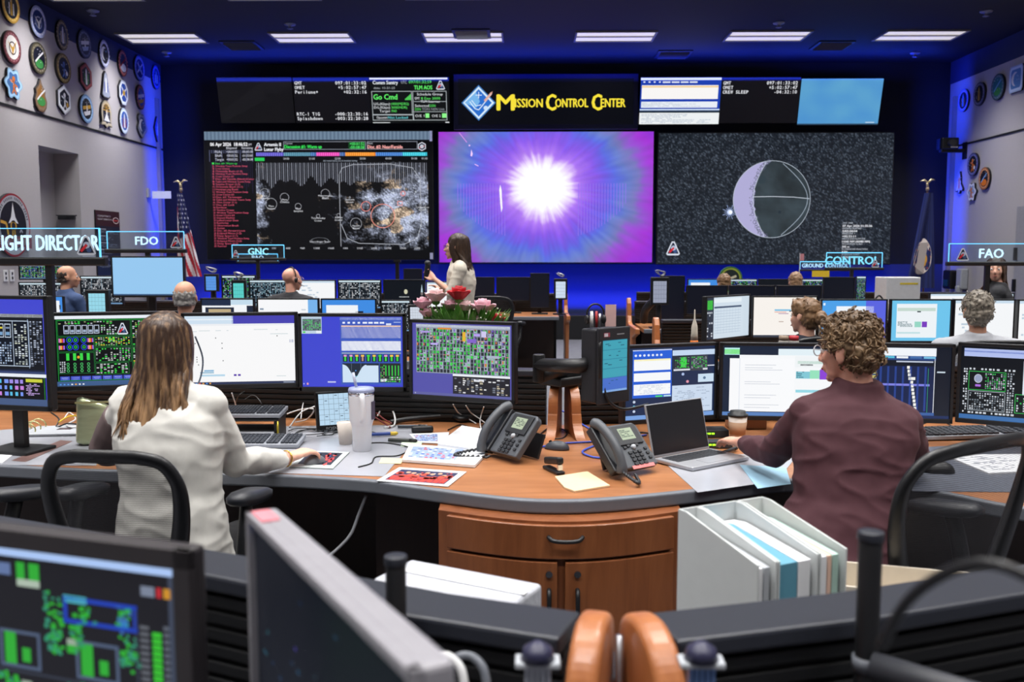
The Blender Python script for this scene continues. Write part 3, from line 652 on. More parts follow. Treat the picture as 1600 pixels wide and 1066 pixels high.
def emblem(label, px, py, r, side, kind, rim, fieldc, accents, motif, group, name='mission_patch'):
    x = X_LEFT+0.001 if side < 0 else X_RIGHT-0.001
    p = WX(px, py, x); root = thing(name, label, 'wall emblem', p, PI/2 if side < 0 else -PI/2, group)
    pts = shape(kind); A = Matrix.Translation((0, 0, 0)) @ Matrix.Rotation(PI/2, 4, 'X')
    MB().prism([(a*r, -b*r) for a, b in pts], 0.035, A).build('board', EMBK, root, bevel=0.004)
    emblem_art(kind, rim, fieldc, accents, int(px*7+py), motif).build('artwork', lambda u, v: (Vector(((u-0.5)*2.3*r, -0.037, (0.5-v)*2.3*r)), Vector((0, -1, 0))), PRINT, root, step=0.0007)
    return root
G1 = 'mission patches on the grey wall above the black trim'
BL, NV, WH, GD, RD, SK, GR, BR, OR = (38, 70, 150), (16, 24, 56), (226, 228, 234), (206, 160, 60), (160, 36, 40), (120, 170, 216), (60, 140, 70), (84, 26, 34), (222, 120, 40)
for d in (
    ('round dark patch with gold rim at the ceiling edge, nearest the camera', 13, 10, 'round', GD, (24, 30, 44), (GD, WH), 'stack'),
    ('round pale blue patch with a white eagle, top row', 56, 34, 'round', (150, 160, 200), (26, 50, 110), (WH, (160, 170, 210)), 'bird'),
    ('oval patch with pale shuttle stack on gold rim, top row', 94, 55, 'oval', (96, 84, 60), (44, 54, 84), (WH, (190, 180, 160)), 'stack'),
    ('dark blue round patch crossed by a white band, top row', 129, 69, 'round', (40, 52, 92), (24, 40, 84), (WH, (150, 170, 210)), 'bands'),
    ('black and white crescent moon patch, top row', 160, 84, 'oval', (150, 156, 190), (16, 20, 36), (WH, SK), 'moon'),
    ('oval red brown rimmed patch, top row beside the blue cross patch', 189, 99, 'oval', (130, 60, 56), (40, 48, 84), (WH, RD), 'globe'),
    ('blue round patch with crossed white lines, top row', 215, 107, 'round', (90, 110, 190), (20, 40, 130), (WH, SK), 'cross'),
    ('blue oval patch with a white shuttle, last of the top row by the screen wall', 241, 121, 'oval', (50, 70, 180), (20, 36, 120), (SK, WH), 'stack'),
    ('round maroon patch with a gold bird, second row', 15, 74, 'round', BR, (232, 230, 226), (GD, (40, 30, 40)), 'bird'),
    ('round black patch with green land and white wing, second row', 57, 91, 'round', (70, 64, 44), (14, 18, 36), (GR, WH), 'globe'),
    ('round dark patch with gold rim and blue astronaut, second row', 96, 107, 'round', (110, 92, 44), (18, 26, 52), ((90, 120, 190), WH), 'figure'),
    ('six sided dark patch with red rim, second row', 131, 120, 'hex', (122, 40, 44), (30, 34, 48), (WH, GR), 'stack'),
    ('tall cone shaped patch with white shuttle, second row', 162, 133, 'cone', (58, 56, 60), (150, 158, 180), (WH, BL), 'stack'),
    ('eight sided white and blue patch, second row', 190, 145, 'oct', (196, 204, 226), (40, 80, 170), (WH, GD), 'cross'),
    ('oval red and yellow patch, last of the second row', 217, 152, 'oval', (120, 60, 50), (60, 90, 170), (WH, GD), 'bands'),
    ('scalloped pale blue patch with orange figure, bottom row', 17, 131, 'flower', (130, 170, 204), (60, 110, 170), (OR, WH), 'figure'),
    ('pointed gold drop shaped patch with green globe, bottom row', 60, 150, 'drop', (96, 72, 50), (140, 96, 40), (GR, WH), 'globe'),
    ('six sided white patch with astronaut, bottom row', 97, 156, 'hex', (206, 210, 220), (20, 26, 40), (WH, GD), 'figure'),
    ('round pale blue rimmed patch with yellow rays, bottom row', 132, 170, 'round', (110, 150, 196), (18, 24, 36), (GD, WH), 'bands'),
    ('arched patch with white shuttle under a yellow sunburst, bottom row', 163, 178, 'arch', (150, 140, 120), (30, 34, 54), (GD, WH), 'sun'),
    ('blue oval patch with red base and rising rocket, bottom row', 191, 189, 'oval', (180, 196, 224), (40, 90, 180), (WH, RD), 'stack'),
    ('irregular grey and blue patch, bottom row', 219, 196, 'blob', (120, 124, 130), (60, 80, 130), (WH, SK), 'moon'),
    ('slim blue diamond patch, last of the bottom row by the screen wall', 243, 202, 'diamond', (60, 66, 150), (30, 40, 130), (WH, SK), 'stack'),
): emblem(d[0], d[1], d[2], 0.215, -1, d[3], d[4], d[5], d[6], d[7], G1)
G2 = 'patches in a line high on the door wall'
for d in (('round patch with blue figures, first from the screen wall', 1508, 157, 'round', (120, 130, 190), (20, 24, 60), (SK, GD), 'stack', 0.2), ('round black patch with gold rocket, second from the screen wall', 1533, 147, 'round', (80, 80, 100), (24, 20, 24), (GD, (120, 90, 60)), 'stack', 0.2), ('round green and teal patch, third from the screen wall', 1562, 136, 'round', (50, 70, 84), (40, 110, 120), (GR, SK), 'globe', 0.215), ('square pale blue cornered patch, furthest from the screen wall', 1591, 123, 'panel', (170, 190, 224), (90, 140, 200), (WH, SK), 'moon', 0.22)):
    emblem(d[0], d[1], d[2], d[8], 1, d[3], d[4], d[5], d[6], d[7], G2)
G3 = 'cluster of patches low on the door wall'
for d in (('round patch with orange figure at the top of the low cluster', 1523, 257, 'round', (60, 66, 120), (26, 26, 40), (OR, WH), 'figure', 0.2), ('shuttle shaped patch with orange tank in the low cluster', 1502, 286, 'shuttle', (60, 60, 70), (206, 206, 212), (OR, WH), 'stack', 0.19), ('round black patch with orange ring in the low cluster', 1541, 279, 'round', (150, 90, 50), (30, 28, 40), (OR, SK), 'globe', 0.19), ('scalloped white and orange patch at the foot of the low cluster', 1521, 300, 'flower', (200, 204, 214), (150, 170, 200), (OR, WH), 'figure', 0.17)):
    emblem(d[0], d[1], d[2], d[8], 1, d[3], d[4], d[5], d[6], d[7], G3)
# the big round flight operations emblem
p = WX(16, 352, X_LEFT+0.001)
e = thing('wall_emblem', 'large round red rimmed flight operations emblem on the lower wall', 'wall emblem', p, PI/2)
MB().prism([(0.42*math.cos(2*PI*i/40), 0.42*math.sin(2*PI*i/40)) for i in range(40)], 0.04, Matrix.Rotation(PI/2, 4, 'X')).build('board', EMBK, e, bevel=0.005)
c = Canvas(-1, -1, 1, 1); c.disc(0, 0, 0.97, (150, 30, 42), n=48).up(); c.disc(0, 0, 0.91, (176, 178, 186), n=48).up(); c.disc(0, 0, 0.74, (22, 22, 30), n=48).up()
for i in range(26):
    if i in (6, 13, 20): continue
    t = PI*1.08+i*PI*0.84/25; c.poly([(q*math.cos(t+dt), q*math.sin(t+dt)) for q, dt in ((0.79, -0.025), (0.87, -0.025), (0.87, 0.025), (0.79, 0.025))], (66, 68, 78))
c.poly([(0, -0.7), (0.06, -0.45), (0.12, -0.25), (0.28, -0.05), (-0.02, -0.1), (-0.28, -0.05), (-0.12, -0.25), (-0.06, -0.45)], WH)
c.disc(0, 0.02, 0.17, GD).up(); c.disc(0, 0.02, 0.11, (30, 28, 30)).up(-1); c.rect(-0.1, 0.1, -0.02, 0.5, GD); c.rect(0.02, 0.1, 0.1, 0.5, GD); c.path([(-0.7, -0.1), (-0.4, -0.05), (-0.3, 0.3)], 0.09, GD); c.path([(0.34, 0.22), (0.42, 0.13), (0.5, 0.22)], 0.05, (190, 190, 200)); c.up(2)
c.poly([(-1, 0.4), (-0.5, 0.34), (0.5, 0.34), (1, 0.3), (1, 0.72), (0.5, 0.66), (-0.5, 0.66), (-1, 0.8)], (122, 26, 36)).up(); c.text(0, 0.41, 0.19, 'FLIGHT OPERATIONS', (226, 214, 212), w=1.7, align='c', bold=0.02)
c.build('artwork', lambda u, v: (Vector(((u-0.5)*0.86, -0.043, (0.5-v)*0.86)), Vector((0, -1, 0))), PRINT, e, step=0.0007)
# framed notice on the left wall
pa, pb = WX(149, 380, X_LEFT), WX(186, 380, X_LEFT); w = pb.y-pa.y; z0, z1 = WX(167, 431, X_LEFT).z, WX(167, 330, X_LEFT).z
e = thing('wall_poster', 'tall dark poster about flight operations foundations on the grey wall', 'poster', (X_LEFT+0.001, (pa.y+pb.y)/2, z0), PI/2)
MB().box((0, -0.01, (z1-z0)/2), (w, 0.02, z1-z0)).build('backing', BLACK, e)
c = Canvas(0, 0, 37, 101, (34, 38, 56)); c.up(); c.rect(0, 0, 37, 24, (58, 30, 36)); c.rect(0, 76, 37, 101, (24, 40, 66)); c.up(); c.text(3, 7, 2.6, 'FOUNDATIONS OF', (206, 204, 210), w=20); c.text(3, 12, 2.6, 'FLIGHT OPERATIONS', (206, 204, 210), w=22); c.ring(31, 14, 5, 1, (210, 190, 190)); c.rect(27, 13, 35, 15.5, (170, 60, 60))
rr = random.Random(3)
for i in range(6): c.rect(3, 28+i*10.5, 3+rr.uniform(10, 18), 29+i*10.5, (190, 196, 210)); c.dashes(3, 30.5+i*10.5, 35, 36+i*10.5, 4, (120, 130, 150), rr)
c.build('print', flat(w, z1-z0, 0, -0.021, 0), PRINT, e)
# small items on the left wall
e = thing('wall_sign_plate', 'thin clear lit plate jutting from wall corner beside the flag', 'sign', WX(231, 302, X_LEFT))
MB().box((0.02, 0, 0.0), (0.04, 0.14, 0.16)).build('bracket', LTGREY, e, bevel=0.005); MB().box((0.25, 0, -0.03), (0.34, 0.012, 0.13)).build('plate', mat('clear_lit_plate', (190, 196, 240), 0.3, emit=0.35), e)
for k, (px, lab) in enumerate(((8, 'white wall outlet plate nearer the camera below the big emblem'), (18, 'white wall outlet plate further along below the big emblem'))):
    e = thing('wall_outlet', lab, 'outlet', WX(px, 431, X_LEFT), PI/2, 'outlet plates on the wall'); MB().box((0, -0.006, 0), (0.1, 0.012, 0.15)).build('plate', WHITE, e, bevel=0.003); MB().box((0, -0.013, 0.03), (0.03, 0.006, 0.035)).build('socket', DKGREY, e); MB().box((0, -0.013, -0.03), (0.03, 0.006, 0.035)).build('socket', DKGREY, e)
p = W(113, 340, yb-0.05)
e = thing('door_closer', 'dark door closer arm inside the wall alcove', 'door closer', (X_LEFT-0.2, yb-0.045, p.z)); MB().box((0, 0, 0), (0.26, 0.05, 0.06)).build('housing', DKGREY, e, bevel=0.005); MB().box((0.02, -0.045, 0.03), (0.3, 0.02, 0.015), rz=0.15).build('arm', DKGREY, e)
# camera on its bracket at the front right corner
p = WX(1470, 243, X_RIGHT); e = thing('wall_camera', 'black camera on bracket high at corner of the screen wall', 'camera', (X_RIGHT, 16.9, p.z))
MB().box((-0.2, 0, -0.02), (0.5, 0.1, 0.06)).box((-0.01, 0, -0.02), (0.02, 0.16, 0.3)).build('bracket', BLACK, e, bevel=0.008); MB().box((-0.32, 0, 0.1), (0.3, 0.26, 0.2)).build('body', BLACK, e, bevel=0.02); MB().tube([(-0.32, -0.12, 0.1), (-0.32, -0.22, 0.1)], 0.06, 16).build('lens', DKGREY, e, smooth=False); MB().box((-0.26, -0.135, 0.03), (0.12, 0.012, 0.025)).build('label_strip', WHITE, e)
# dispenser by the door on the right wall
p = WX(1497, 437, X_RIGHT); e = thing('wall_dispenser', 'black and grey dispenser on the wall behind the glass sign', 'dispenser', p, -PI/2)
MB().box((-0.02, -0.11, 0.0), (0.3, 0.2, 0.34)).build('body', BLACK, e, bevel=0.03); MB().box((-0.02, -0.215, -0.06), (0.18, 0.01, 0.12)).build('window', mat('teal_window', (30, 70, 80), 0.2), e)
MB().box((0.3, -0.07, 0.02), (0.2, 0.13, 0.36)).box((0.3, -0.12, -0.18), (0.1, 0.1, 0.16)).build('side_unit', LTGREY, e, bevel=0.02)

# ================================================================== flags on poles
def flag(label, px_top, py_top, y, pole_h, top_z, drop, width, colour, extra=None):
    x = W(px_top, py_top, y).x
    r = thing('flag_on_stand', label, 'flag', (x, y, 0))
    MB().lathe([(0.2, 0), (0.2, 0.03), (0.05, 0.06), (0.02, 0.1)], n=24).build('base', mat('dull_gold', (150, 112, 44), 0.35, metal=0.8), r)
    MB().tube([(0, 0, 0.05), (0, 0, pole_h)], 0.016, 10).build('pole', mat('pole_wood', (120, 84, 50), 0.4), r)
    f = MB().ball((0, 0, pole_h+0.02), (0.03, 0.03, 0.04)); f.tube([(0, 0, pole_h+0.04), (-0.01, 0, pole_h+0.14)], [0.025, 0.02], 8); f.tube([(0, 0, pole_h+0.12), (-0.06, 0, pole_h+0.17), (-0.13, 0, pole_h+0.15)], [0.02, 0.022, 0.006], 8); f.tube([(0, 0, pole_h+0.12), (0.06, 0, pole_h+0.18), (0.12, 0, pole_h+0.17)], [0.02, 0.022, 0.006], 8)
    f.build('finial', mat('silver_gold', (206, 190, 150), 0.3, metal=0.6), r, smooth=True)
    return r
def drape(root, c, z1, z0, w0, w1, folds, shift0, shift1, lean=0.0):
    def place(u, v):
        w = w0+(w1-w0)*v; a = (u-0.5)
        x = shift0+(shift1-shift0)*v + a*w; yy = -0.05-0.05*(0.4+v)*math.sin(u*folds*2*PI+v*1.5)-0.06*math.cos(a*PI)
        return Vector((x, yy, z1-(z1-z0)*v)), Vector((0, -1, 0))
    o = c.build('cloth', place, PRINT, root, step=0.0012); return o
yf = 16.35
zt = W(281, 300, yf).z
r = flag('flag with stars and red white stripes hanging from eagle-topped pole', 283, 300, yf, zt+0.02, zt, 1, 1, None)
c = Canvas(0, 0, 24, 60)
def us(x, y):
    q = x-y*0.22
    if y < 34-x*0.3 and (x > 3 or y < 10): return (26, 34, 92)
    k = int((q+40)/2.6) % 2
    return (178, 34, 52) if k else (226, 222, 226)
c.field(0, 0, 24, 60, 48, 80, us); c.up()
for j in range(9):
    for i in range(6):
        x, y = 4+i*3.6+(j % 2)*1.8, 2+j*3.2
        if y < 31-x*0.3: c.poly([(x+(0.9 if k % 2 == 0 else 0.4)*math.sin(k*PI/5), y-(1.1 if k % 2 == 0 else 0.5)*math.cos(k*PI/5)) for k in range(10)], (232, 232, 240))
drape(r, c, zt-0.02, W(285, 432, yf).z, 0.1, 0.42, 2.2, 0.0, 0.14)
yf = 16.2; zt = W(1449, 300, yf).z
r = flag('dark blue flag with round white ringed seal near the door wall', 1449, 300, yf, zt+0.03, zt, 1, 1, None)
c = Canvas(0, 0, 24, 60); c.field(0, 0, 24, 60, 48, 60, lambda x, y: (24+6*math.sin(x*2), 36+8*math.sin(x*2), 92+14*math.sin(x*2))); c.up(); c.disc(11, 40, 9.4, (226, 214, 206), ry=11.5, n=36).up(); c.disc(11, 40, 7, (34, 44, 104), ry=8.8, n=36).up(); c.disc(12, 42, 4.6, (226, 168, 60), ry=5.6).up(); c.line(11, 33, 12, 41, 1.3, (178, 40, 50))
for i in range(16): c.disc(11+8.2*math.cos(i*PI/8), 40+10.2*math.sin(i*PI/8), 0.5, (178, 70, 70), n=6)
drape(r, c, zt-0.02, W(1440, 450, yf).z, 0.14, 0.5, 1.15, 0.0, -0.1)
# ================================================================== consoles
def off(poly, d):
    """shift an open polyline sideways by d (to the left of its direction)"""
    out = []
    for i, p in enumerate(poly):
        a, b = Vector(poly[max(0, i-1)]), Vector(poly[min(len(poly)-1, i+1)]); t = (b-a).normalized()
        out.append((p[0]-t.y*d, p[1]+t.x*d))
    return out
def strip(mb, a, b, z0, z1):
    """a solid between two polylines of equal length"""
    n = len(a); vs = []
    for p, q in zip(a, b): vs += [(p[0], p[1], z0), (q[0], q[1], z0), (q[0], q[1], z1), (p[0], p[1], z1)]
    fs = [(0, 1, 2, 3), ((n-1)*4+3, (n-1)*4+2, (n-1)*4+1, (n-1)*4)]
    for i in range(n-1):
        o = i*4; fs += [(o+0, o+4, o+5, o+1), (o+1, o+5, o+6, o+2), (o+2, o+6, o+7, o+3), (o+3, o+7, o+4, o+0)]
    return mb.add(vs, fs)
def curve2(pts, n=6): return [(p.x, p.y) for p in smooth_path([(x, y, 0) for x, y in pts], n)]
def slat_wall(label, line, z0, z1, ledge=0.1, pitch=0.026, group='slatted console backs', depth=0.05, ledge_mat=None, thick=0.03):
    """black slatted back of a console with a shelf on top; line is its user-side face, users on the -y side"""
    r = thing('console_divider', label, 'console back', (line[len(line)//2][0], line[len(line)//2][1], 0), 0, group)
    strip(MB(), off(line, 0.012), off(line, depth+0.012), 0.0, z1-thick).build('panel', SLAT, r, world=True)
    m = MB(); z = z0+0.01
    while z < z1-thick-0.01:
        strip(m, line, off(line, 0.014), z, z+pitch*0.645); z += pitch
    m.build('slat', SLAT, r, bevel=0.002, world=True)
    strip(MB(), off(line, -0.012), off(line, ledge), z1-thick, z1).build('ledge', ledge_mat or LEDGE, r, bevel=0.006, world=True)
    return r
DESK = 0.74
def worktop(label, front, back, z=DESK, t=0.042, wood_mat=None, group='curved console worktops', band=0.03):
    r = thing('worktop', label, 'desk', (sum(p[0] for p in front)/len(front), sum(p[1] for p in front)/len(front), 0), 0, group)
    strip(MB(), off(front, band*0.9), back, z-t, z).build('top', wood_mat or WOODTOP, r, world=True)
    strip(MB(), front, off(front, band), z-t-0.004, z+0.001).build('edge_band', EDGE, r, bevel=0.008, seg=3, world=True)
    return r
# ---------------------------------------------------------------- middle row (its users sit nearest the camera)
FRONT2 = curve2([(-3.4, 3.75), (-2.02, 3.47), (-1.6, 3.40), (-1.0, 3.345), (-0.6, 3.27), (-0.41, 3.18), (-0.09, 3.03), (0.1, 2.995), (0.27, 3.02), (0.47, 3.09), (0.69, 3.18), (0.93, 3.29), (1.2, 3.28), (1.42, 3.12), (1.57, 2.95), (1.9, 2.78), (2.3, 2.75), (2.8, 2.9), (3.4, 3.2)], 4)
def back_at(x): return 4.36+abs(x-0.17)*0.13
BACK2 = [(x, back_at(x)-0.003) for x, y in FRONT2]
worktop('long curved cherry worktop with grey edge, where both seated people work', FRONT2, BACK2)
slat_wall('black slatted console back behind the white jacket woman screens', [(x, back_at(x)) for x in (-3.4, -2.6, -1.6, -0.8, 0.09)], DESK+0.01, 1.0)
slat_wall('black slatted console back behind the maroon jacket person screens', [(x, back_at(x)) for x in (0.25, 1.0, 1.8, 2.6, 3.4)], DESK+0.01, 1.0)
def wood_fin(label, x, y, rz, group, foot=True, zb=DESK, h=0.28, d=0.2, t=0.042):
    r = thing('console_end_panel', label, 'wooden end panel', (x, y, 0), rz, group)
    # profile in (y, z): y towards the users is negative
    pr = [(0.06, 0), (0.06, h-0.05), (0.05, h-0.015), (0.02, h), (-0.03, h), (-0.075, h-0.025), (-0.105, h-0.07), (-0.115, h-0.13)]
    pr += [(-0.118, 0.1), (-0.14, 0.05), (-0.19, 0.012), (-0.24, 0)] if foot else [(-0.115, 0)]
    pr = [pr[0]]+[(p.x, p.y) for p in smooth_path([(a, b, 0) for a, b in pr[1:]], 5)]
    A = Matrix(((0, 0, 1, -t/2), (1, 0, 0, 0), (0, 1, 0, zb), (0, 0, 0, 1)))
    MB().prism(pr, t, A).build('panel', wood('cherry_fin', (158, 94, 54), (190, 122, 74), 3, (8, 8, 1.2)), r, bevel=0.012, seg=4)
    return r
wood_fin('wooden curved end panel at the centre joint, on the white jacket woman side', 0.135, 4.2, math.radians(-9), 'paired wooden fins at the console joints', h=0.22)
wood_fin('wooden curved end panel at the centre joint, on the maroon jacket person side', 0.205, 4.2, math.radians(9), 'paired wooden fins at the console joints', h=0.22)
# cabinet under the bow of the worktop
ped = thing('pedestal_cabinet', 'curved cherry cabinet with drawer and two doors under the worktop', 'cabinet', (0.11, 3.3, 0))
arc = [(-0.305+i*0.835/16, 3.03-0.135*math.sin(PI*i/16)) for i in range(17)]
bk = [(p[0], 3.85) for p in arc]
strip(MB(), off(arc, 0.022), bk, 0.08, DESK-0.047).build('body', WOODFRONT, ped, world=True)
strip(MB(), off(arc, 0.07), bk, 0.0, 0.08).build('plinth', BLACK, ped, world=True)
def part_arc(i0, i1): return [(-0.305+i*0.835/64, 3.03-0.135*math.sin(PI*i/64)) for i in range(i0, i1+1)]
def front_piece(name, i0, i1, z0, z1):
    a = part_arc(i0, i1); m = MB(); strip(m, a, off(a, 0.02), z0, z1); return m.build(name, WOODFRONT, ped, bevel=0.003, world=True)
dw = front_piece('drawer', 3, 61, 0.575, 0.685)
pk = lambda i: Vector((-0.305+i*0.835/64, 3.03-0.135*math.sin(PI*i/64), 0))
hp = pk(33); hm = MB(); pts = [hp+Vector((-0.055, -0.002, 0.65)), hp+Vector((-0.04, -0.028, 0.645)), hp+Vector((0, -0.034, 0.643)), hp+Vector((0.04, -0.028, 0.645)), hp+Vector((0.055, -0.002, 0.65))]
hm.tube(smooth_path(pts, 4), 0.007, 8).build('handle', BLACK, dw, smooth=True, world=True)
for a, b in ((3, 31), (33, 61)):
    dr_ = front_piece('door', a, b, 0.1, 0.565); hx = pk(29 if a == 3 else 36)
    MB().tube(smooth_path([hx+Vector((0, -0.002, 0.475)), hx+Vector((0, -0.03, 0.46)), hx+Vector((0, -0.03, 0.30)), hx+Vector((0, -0.002, 0.285))], 4), 0.0075, 8).build('handle', BLACK, dr_, smooth=True, world=True)
    MB().tube([hx+Vector((0, 0.004, 0.528)), hx+Vector((0, -0.01, 0.528))], 0.011, 14).build('lock', CHROME, dr_, world=True)
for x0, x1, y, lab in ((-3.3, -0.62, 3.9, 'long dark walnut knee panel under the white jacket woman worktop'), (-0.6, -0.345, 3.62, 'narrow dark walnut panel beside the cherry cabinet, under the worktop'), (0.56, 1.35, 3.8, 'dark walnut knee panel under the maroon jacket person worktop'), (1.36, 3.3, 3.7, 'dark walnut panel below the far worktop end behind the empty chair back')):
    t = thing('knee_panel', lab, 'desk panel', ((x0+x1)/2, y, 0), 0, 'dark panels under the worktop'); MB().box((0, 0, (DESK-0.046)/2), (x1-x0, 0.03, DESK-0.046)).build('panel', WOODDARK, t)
# ---------------------------------------------------------------- nearest row: back and ledge seen over the two near monitors
LN = [(-1.5, 2.07), (-0.493, 1.642), (-0.128, 1.47), (0.085, 1.392)]
RN = [(0.185, 1.388), (0.5, 1.48), (0.89, 1.628), (1.7, 1.93)]
slat_wall('near black slatted console back with dark ledge behind the two near monitors', off(LN, -0.1), 0.75, 1.0, pitch=0.03, group='near console backs')
slat_wall('near black slatted console back with dark ledge in front of the white file boxes', off(RN, -0.1), 0.75, 1.0, pitch=0.03, group='near console backs')
wood_fin('near rounded wooden fin at the ledge joint, on the two near monitors side', 0.097, 1.295, math.radians(-14), 'near paired wooden fins', foot=False, zb=DESK, h=0.29, t=0.046)
wood_fin('near rounded wooden fin at the ledge joint, on the white file boxes side', 0.173, 1.295, math.radians(14), 'near paired wooden fins', foot=False, zb=DESK, h=0.288, t=0.046)
hg = thing('hinge_rod', 'thin metal rod with brass joint between the near wooden fins', 'hinge', (0.135, 1.30, DESK)); MB().tube([(0, 0, 0), (0, 0, 0.26)], 0.006, 8).build('rod', SILVER, hg, smooth=True); MB().tube([(0, 0, 0.17), (0, 0, 0.19)], 0.009, 10).build('collar', mat('copper', (190, 110, 70), 0.35, metal=0.9), hg, smooth=True)
LNF, RNF = off(LN, -0.1), off(RN, -0.1)
B1 = [(p[0], p[1]-0.02) for p in LNF+RNF]; F1 = [(-1.7, 1.25), (-0.7, 0.92), (-0.3, 0.74), (0.03, 0.64), (0.22, 0.64), (0.55, 0.74), (0.95, 0.9), (1.95, 1.22)]
worktop('near black worktop below the picture edge, carrying the near monitors', F1, B1, wood_mat=LEDGE)
for x, y, lab in ((-1.2, 1.4, 'dark support panel under the near worktop, emblem wall side'), (0.13, 0.95, 'dark support panel under the middle of the near worktop'), (1.3, 1.3, 'dark support panel under the near worktop, door wall side')):
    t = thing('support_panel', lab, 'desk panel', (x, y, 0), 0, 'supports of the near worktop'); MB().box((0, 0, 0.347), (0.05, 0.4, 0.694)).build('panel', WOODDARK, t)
# low cabinet behind the nearest console carrying boxes
def low_cab(label, line, z, depth):
    t = thing('low_cabinet', label, 'cabinet', (line[0][0], line[0][1], 0), 0, 'low cabinets behind the near consoles'); strip(MB(), line, off(line, depth), 0, z).build('body', DKGREY, t, bevel=0.006, world=True); strip(MB(), off(line, -0.004), off(line, depth+0.008), z, z+0.02).build('top', LEDGE, t, world=True); return t
low_cab('grey low cabinet under the white wrapped box behind the ledge', off([(-0.9, 1.85), (-0.3, 1.58), (-0.13, 1.5)], 0.02), 0.70, 0.46)
low_cab('grey low cabinet under the white file boxes behind the ledge', off([(0.3, 1.45), (0.5, 1.51), (0.89, 1.66), (0.98, 1.69)], 0.02), 0.66, 0.5)

# ================================================================== monitors
def monitor(label, tl, tr, H, canvas, group, desk=DESK, name='monitor', bezel=0.014, depth=0.035, tilt=0.0, support='stand', m=SCREEN, body=BLACK, chin=None, arm_len=None):
    """tl and tr: top corners in the room, as seen by the user"""
    tl, tr = Vector(tl), Vector(tr); zt = (tl.z+tr.z)/2; w = math.hypot(tr.x-tl.x, tr.y-tl.y)-0.008; rz = math.atan2(tr.y-tl.y, tr.x-tl.x)
    mid = (tl+tr)/2; root = thing(name, label, 'monitor', (mid.x, mid.y, zt-H), rz, group); chin = chin or bezel*1.4
    T = Matrix.Translation((0, 0, H)) @ Matrix.Rotation(tilt, 4, 'X') @ Matrix.Translation((0, 0, -H))
    mb = MB(); mb.M = T; mb.box((0, depth/2+0.004, H/2), (w, depth, H)); mb.box((0, depth+0.015, H/2), (w*0.5, 0.03, H*0.5)); mb.build('housing', body, root, bevel=0.005)
    fr = MB(); fr.M = T
    for cx, cz, sx, sz in ((0, H-bezel/2, w, bezel), (0, chin/2, w, chin), (-w/2+bezel/2, H/2, bezel, H), (w/2-bezel/2, H/2, bezel, H)): fr.box((cx, 0.0, cz), (sx, 0.012, sz))
    fr.build('bezel', body, root, bevel=0.002)
    n = T.to_3x3() @ Vector((0, -1, 0))
    canvas.build('screen', lambda u, v: (T @ Vector((-w/2+bezel+u*(w-2*bezel), 0.003, chin+(H-bezel-chin)*(1-v))), n), m, root, step=0.00012)
    if support == 'arm':
        L = arm_len or back_at(mid.x)-mid.y-0.03
        MB().box((0, depth+0.03+(L-depth-0.03)/2, H*0.42), (0.05, L-depth-0.03, 0.05)).box((0, L-0.008, H*0.42), (0.09, 0.016, 0.14)).build('mount_arm', body, root, bevel=0.004)
    elif support:
        drop = zt-H-desk
        s_ = MB()
        s_.box((0, depth+0.045, (H*0.45-drop)/2), (0.055, 0.03, H*0.45+drop))
        s_.build('stand_column', body, root, bevel=0.004)
        MB().box((0, depth+0.03, -drop+0.008), (0.22, 0.17, 0.016)).build('stand_base', body, root, bevel=0.005)
    return root
def mon_px(label, xl, ytl, dl, xr, ytr, dr, H, canvas, group, **k):
    return monitor(label, W(xl, ytl, dl), W(xr, ytr, dr), H, canvas, group, **k)
GRN, CYN, WHT, DRK, PUR, YEL = (60, 214, 74), (96, 200, 220), (232, 238, 246), (10, 14, 20), (150, 96, 220), (228, 210, 60)
def taskbar(c, col=(20, 30, 54), y=86.6, dots=True, seed=0):
    c.rect(0, y, 160, 90, col); c.up(); r = random.Random(seed)
    if dots:
        for i in range(7): c.rect(3+i*5, y+1, 5.4+i*5, y+2.6, r.choice([(90, 150, 230), (240, 170, 60), (230, 236, 244), (220, 80, 60)]))
        c.rect(142, y+0.8, 158, y+1.4, (160, 170, 190)); c.rect(142, y+1.9, 158, y+2.5, (160, 170, 190))
    c.up(-1)
def boxes(c, a, b, x1, y1, nx, ny, cols, rnd_, bg=None, frame_=None, fill=0.75):
    if bg: c.rect(a, b, x1, y1, bg)
    c.up(); dx, dy = (x1-a)/nx, (y1-b)/ny
    for j in range(ny):
        for i in range(nx):
            if rnd_.random() < fill: c.rect(a+i*dx+dx*0.12, b+j*dy+dy*0.18, a+i*dx+dx*rnd_.uniform(0.5, 0.9), b+j*dy+dy*0.8, rnd_.choice(cols))
    c.up(-1)
    if frame_: c.frame(a, b, x1, y1, 0.6, frame_)
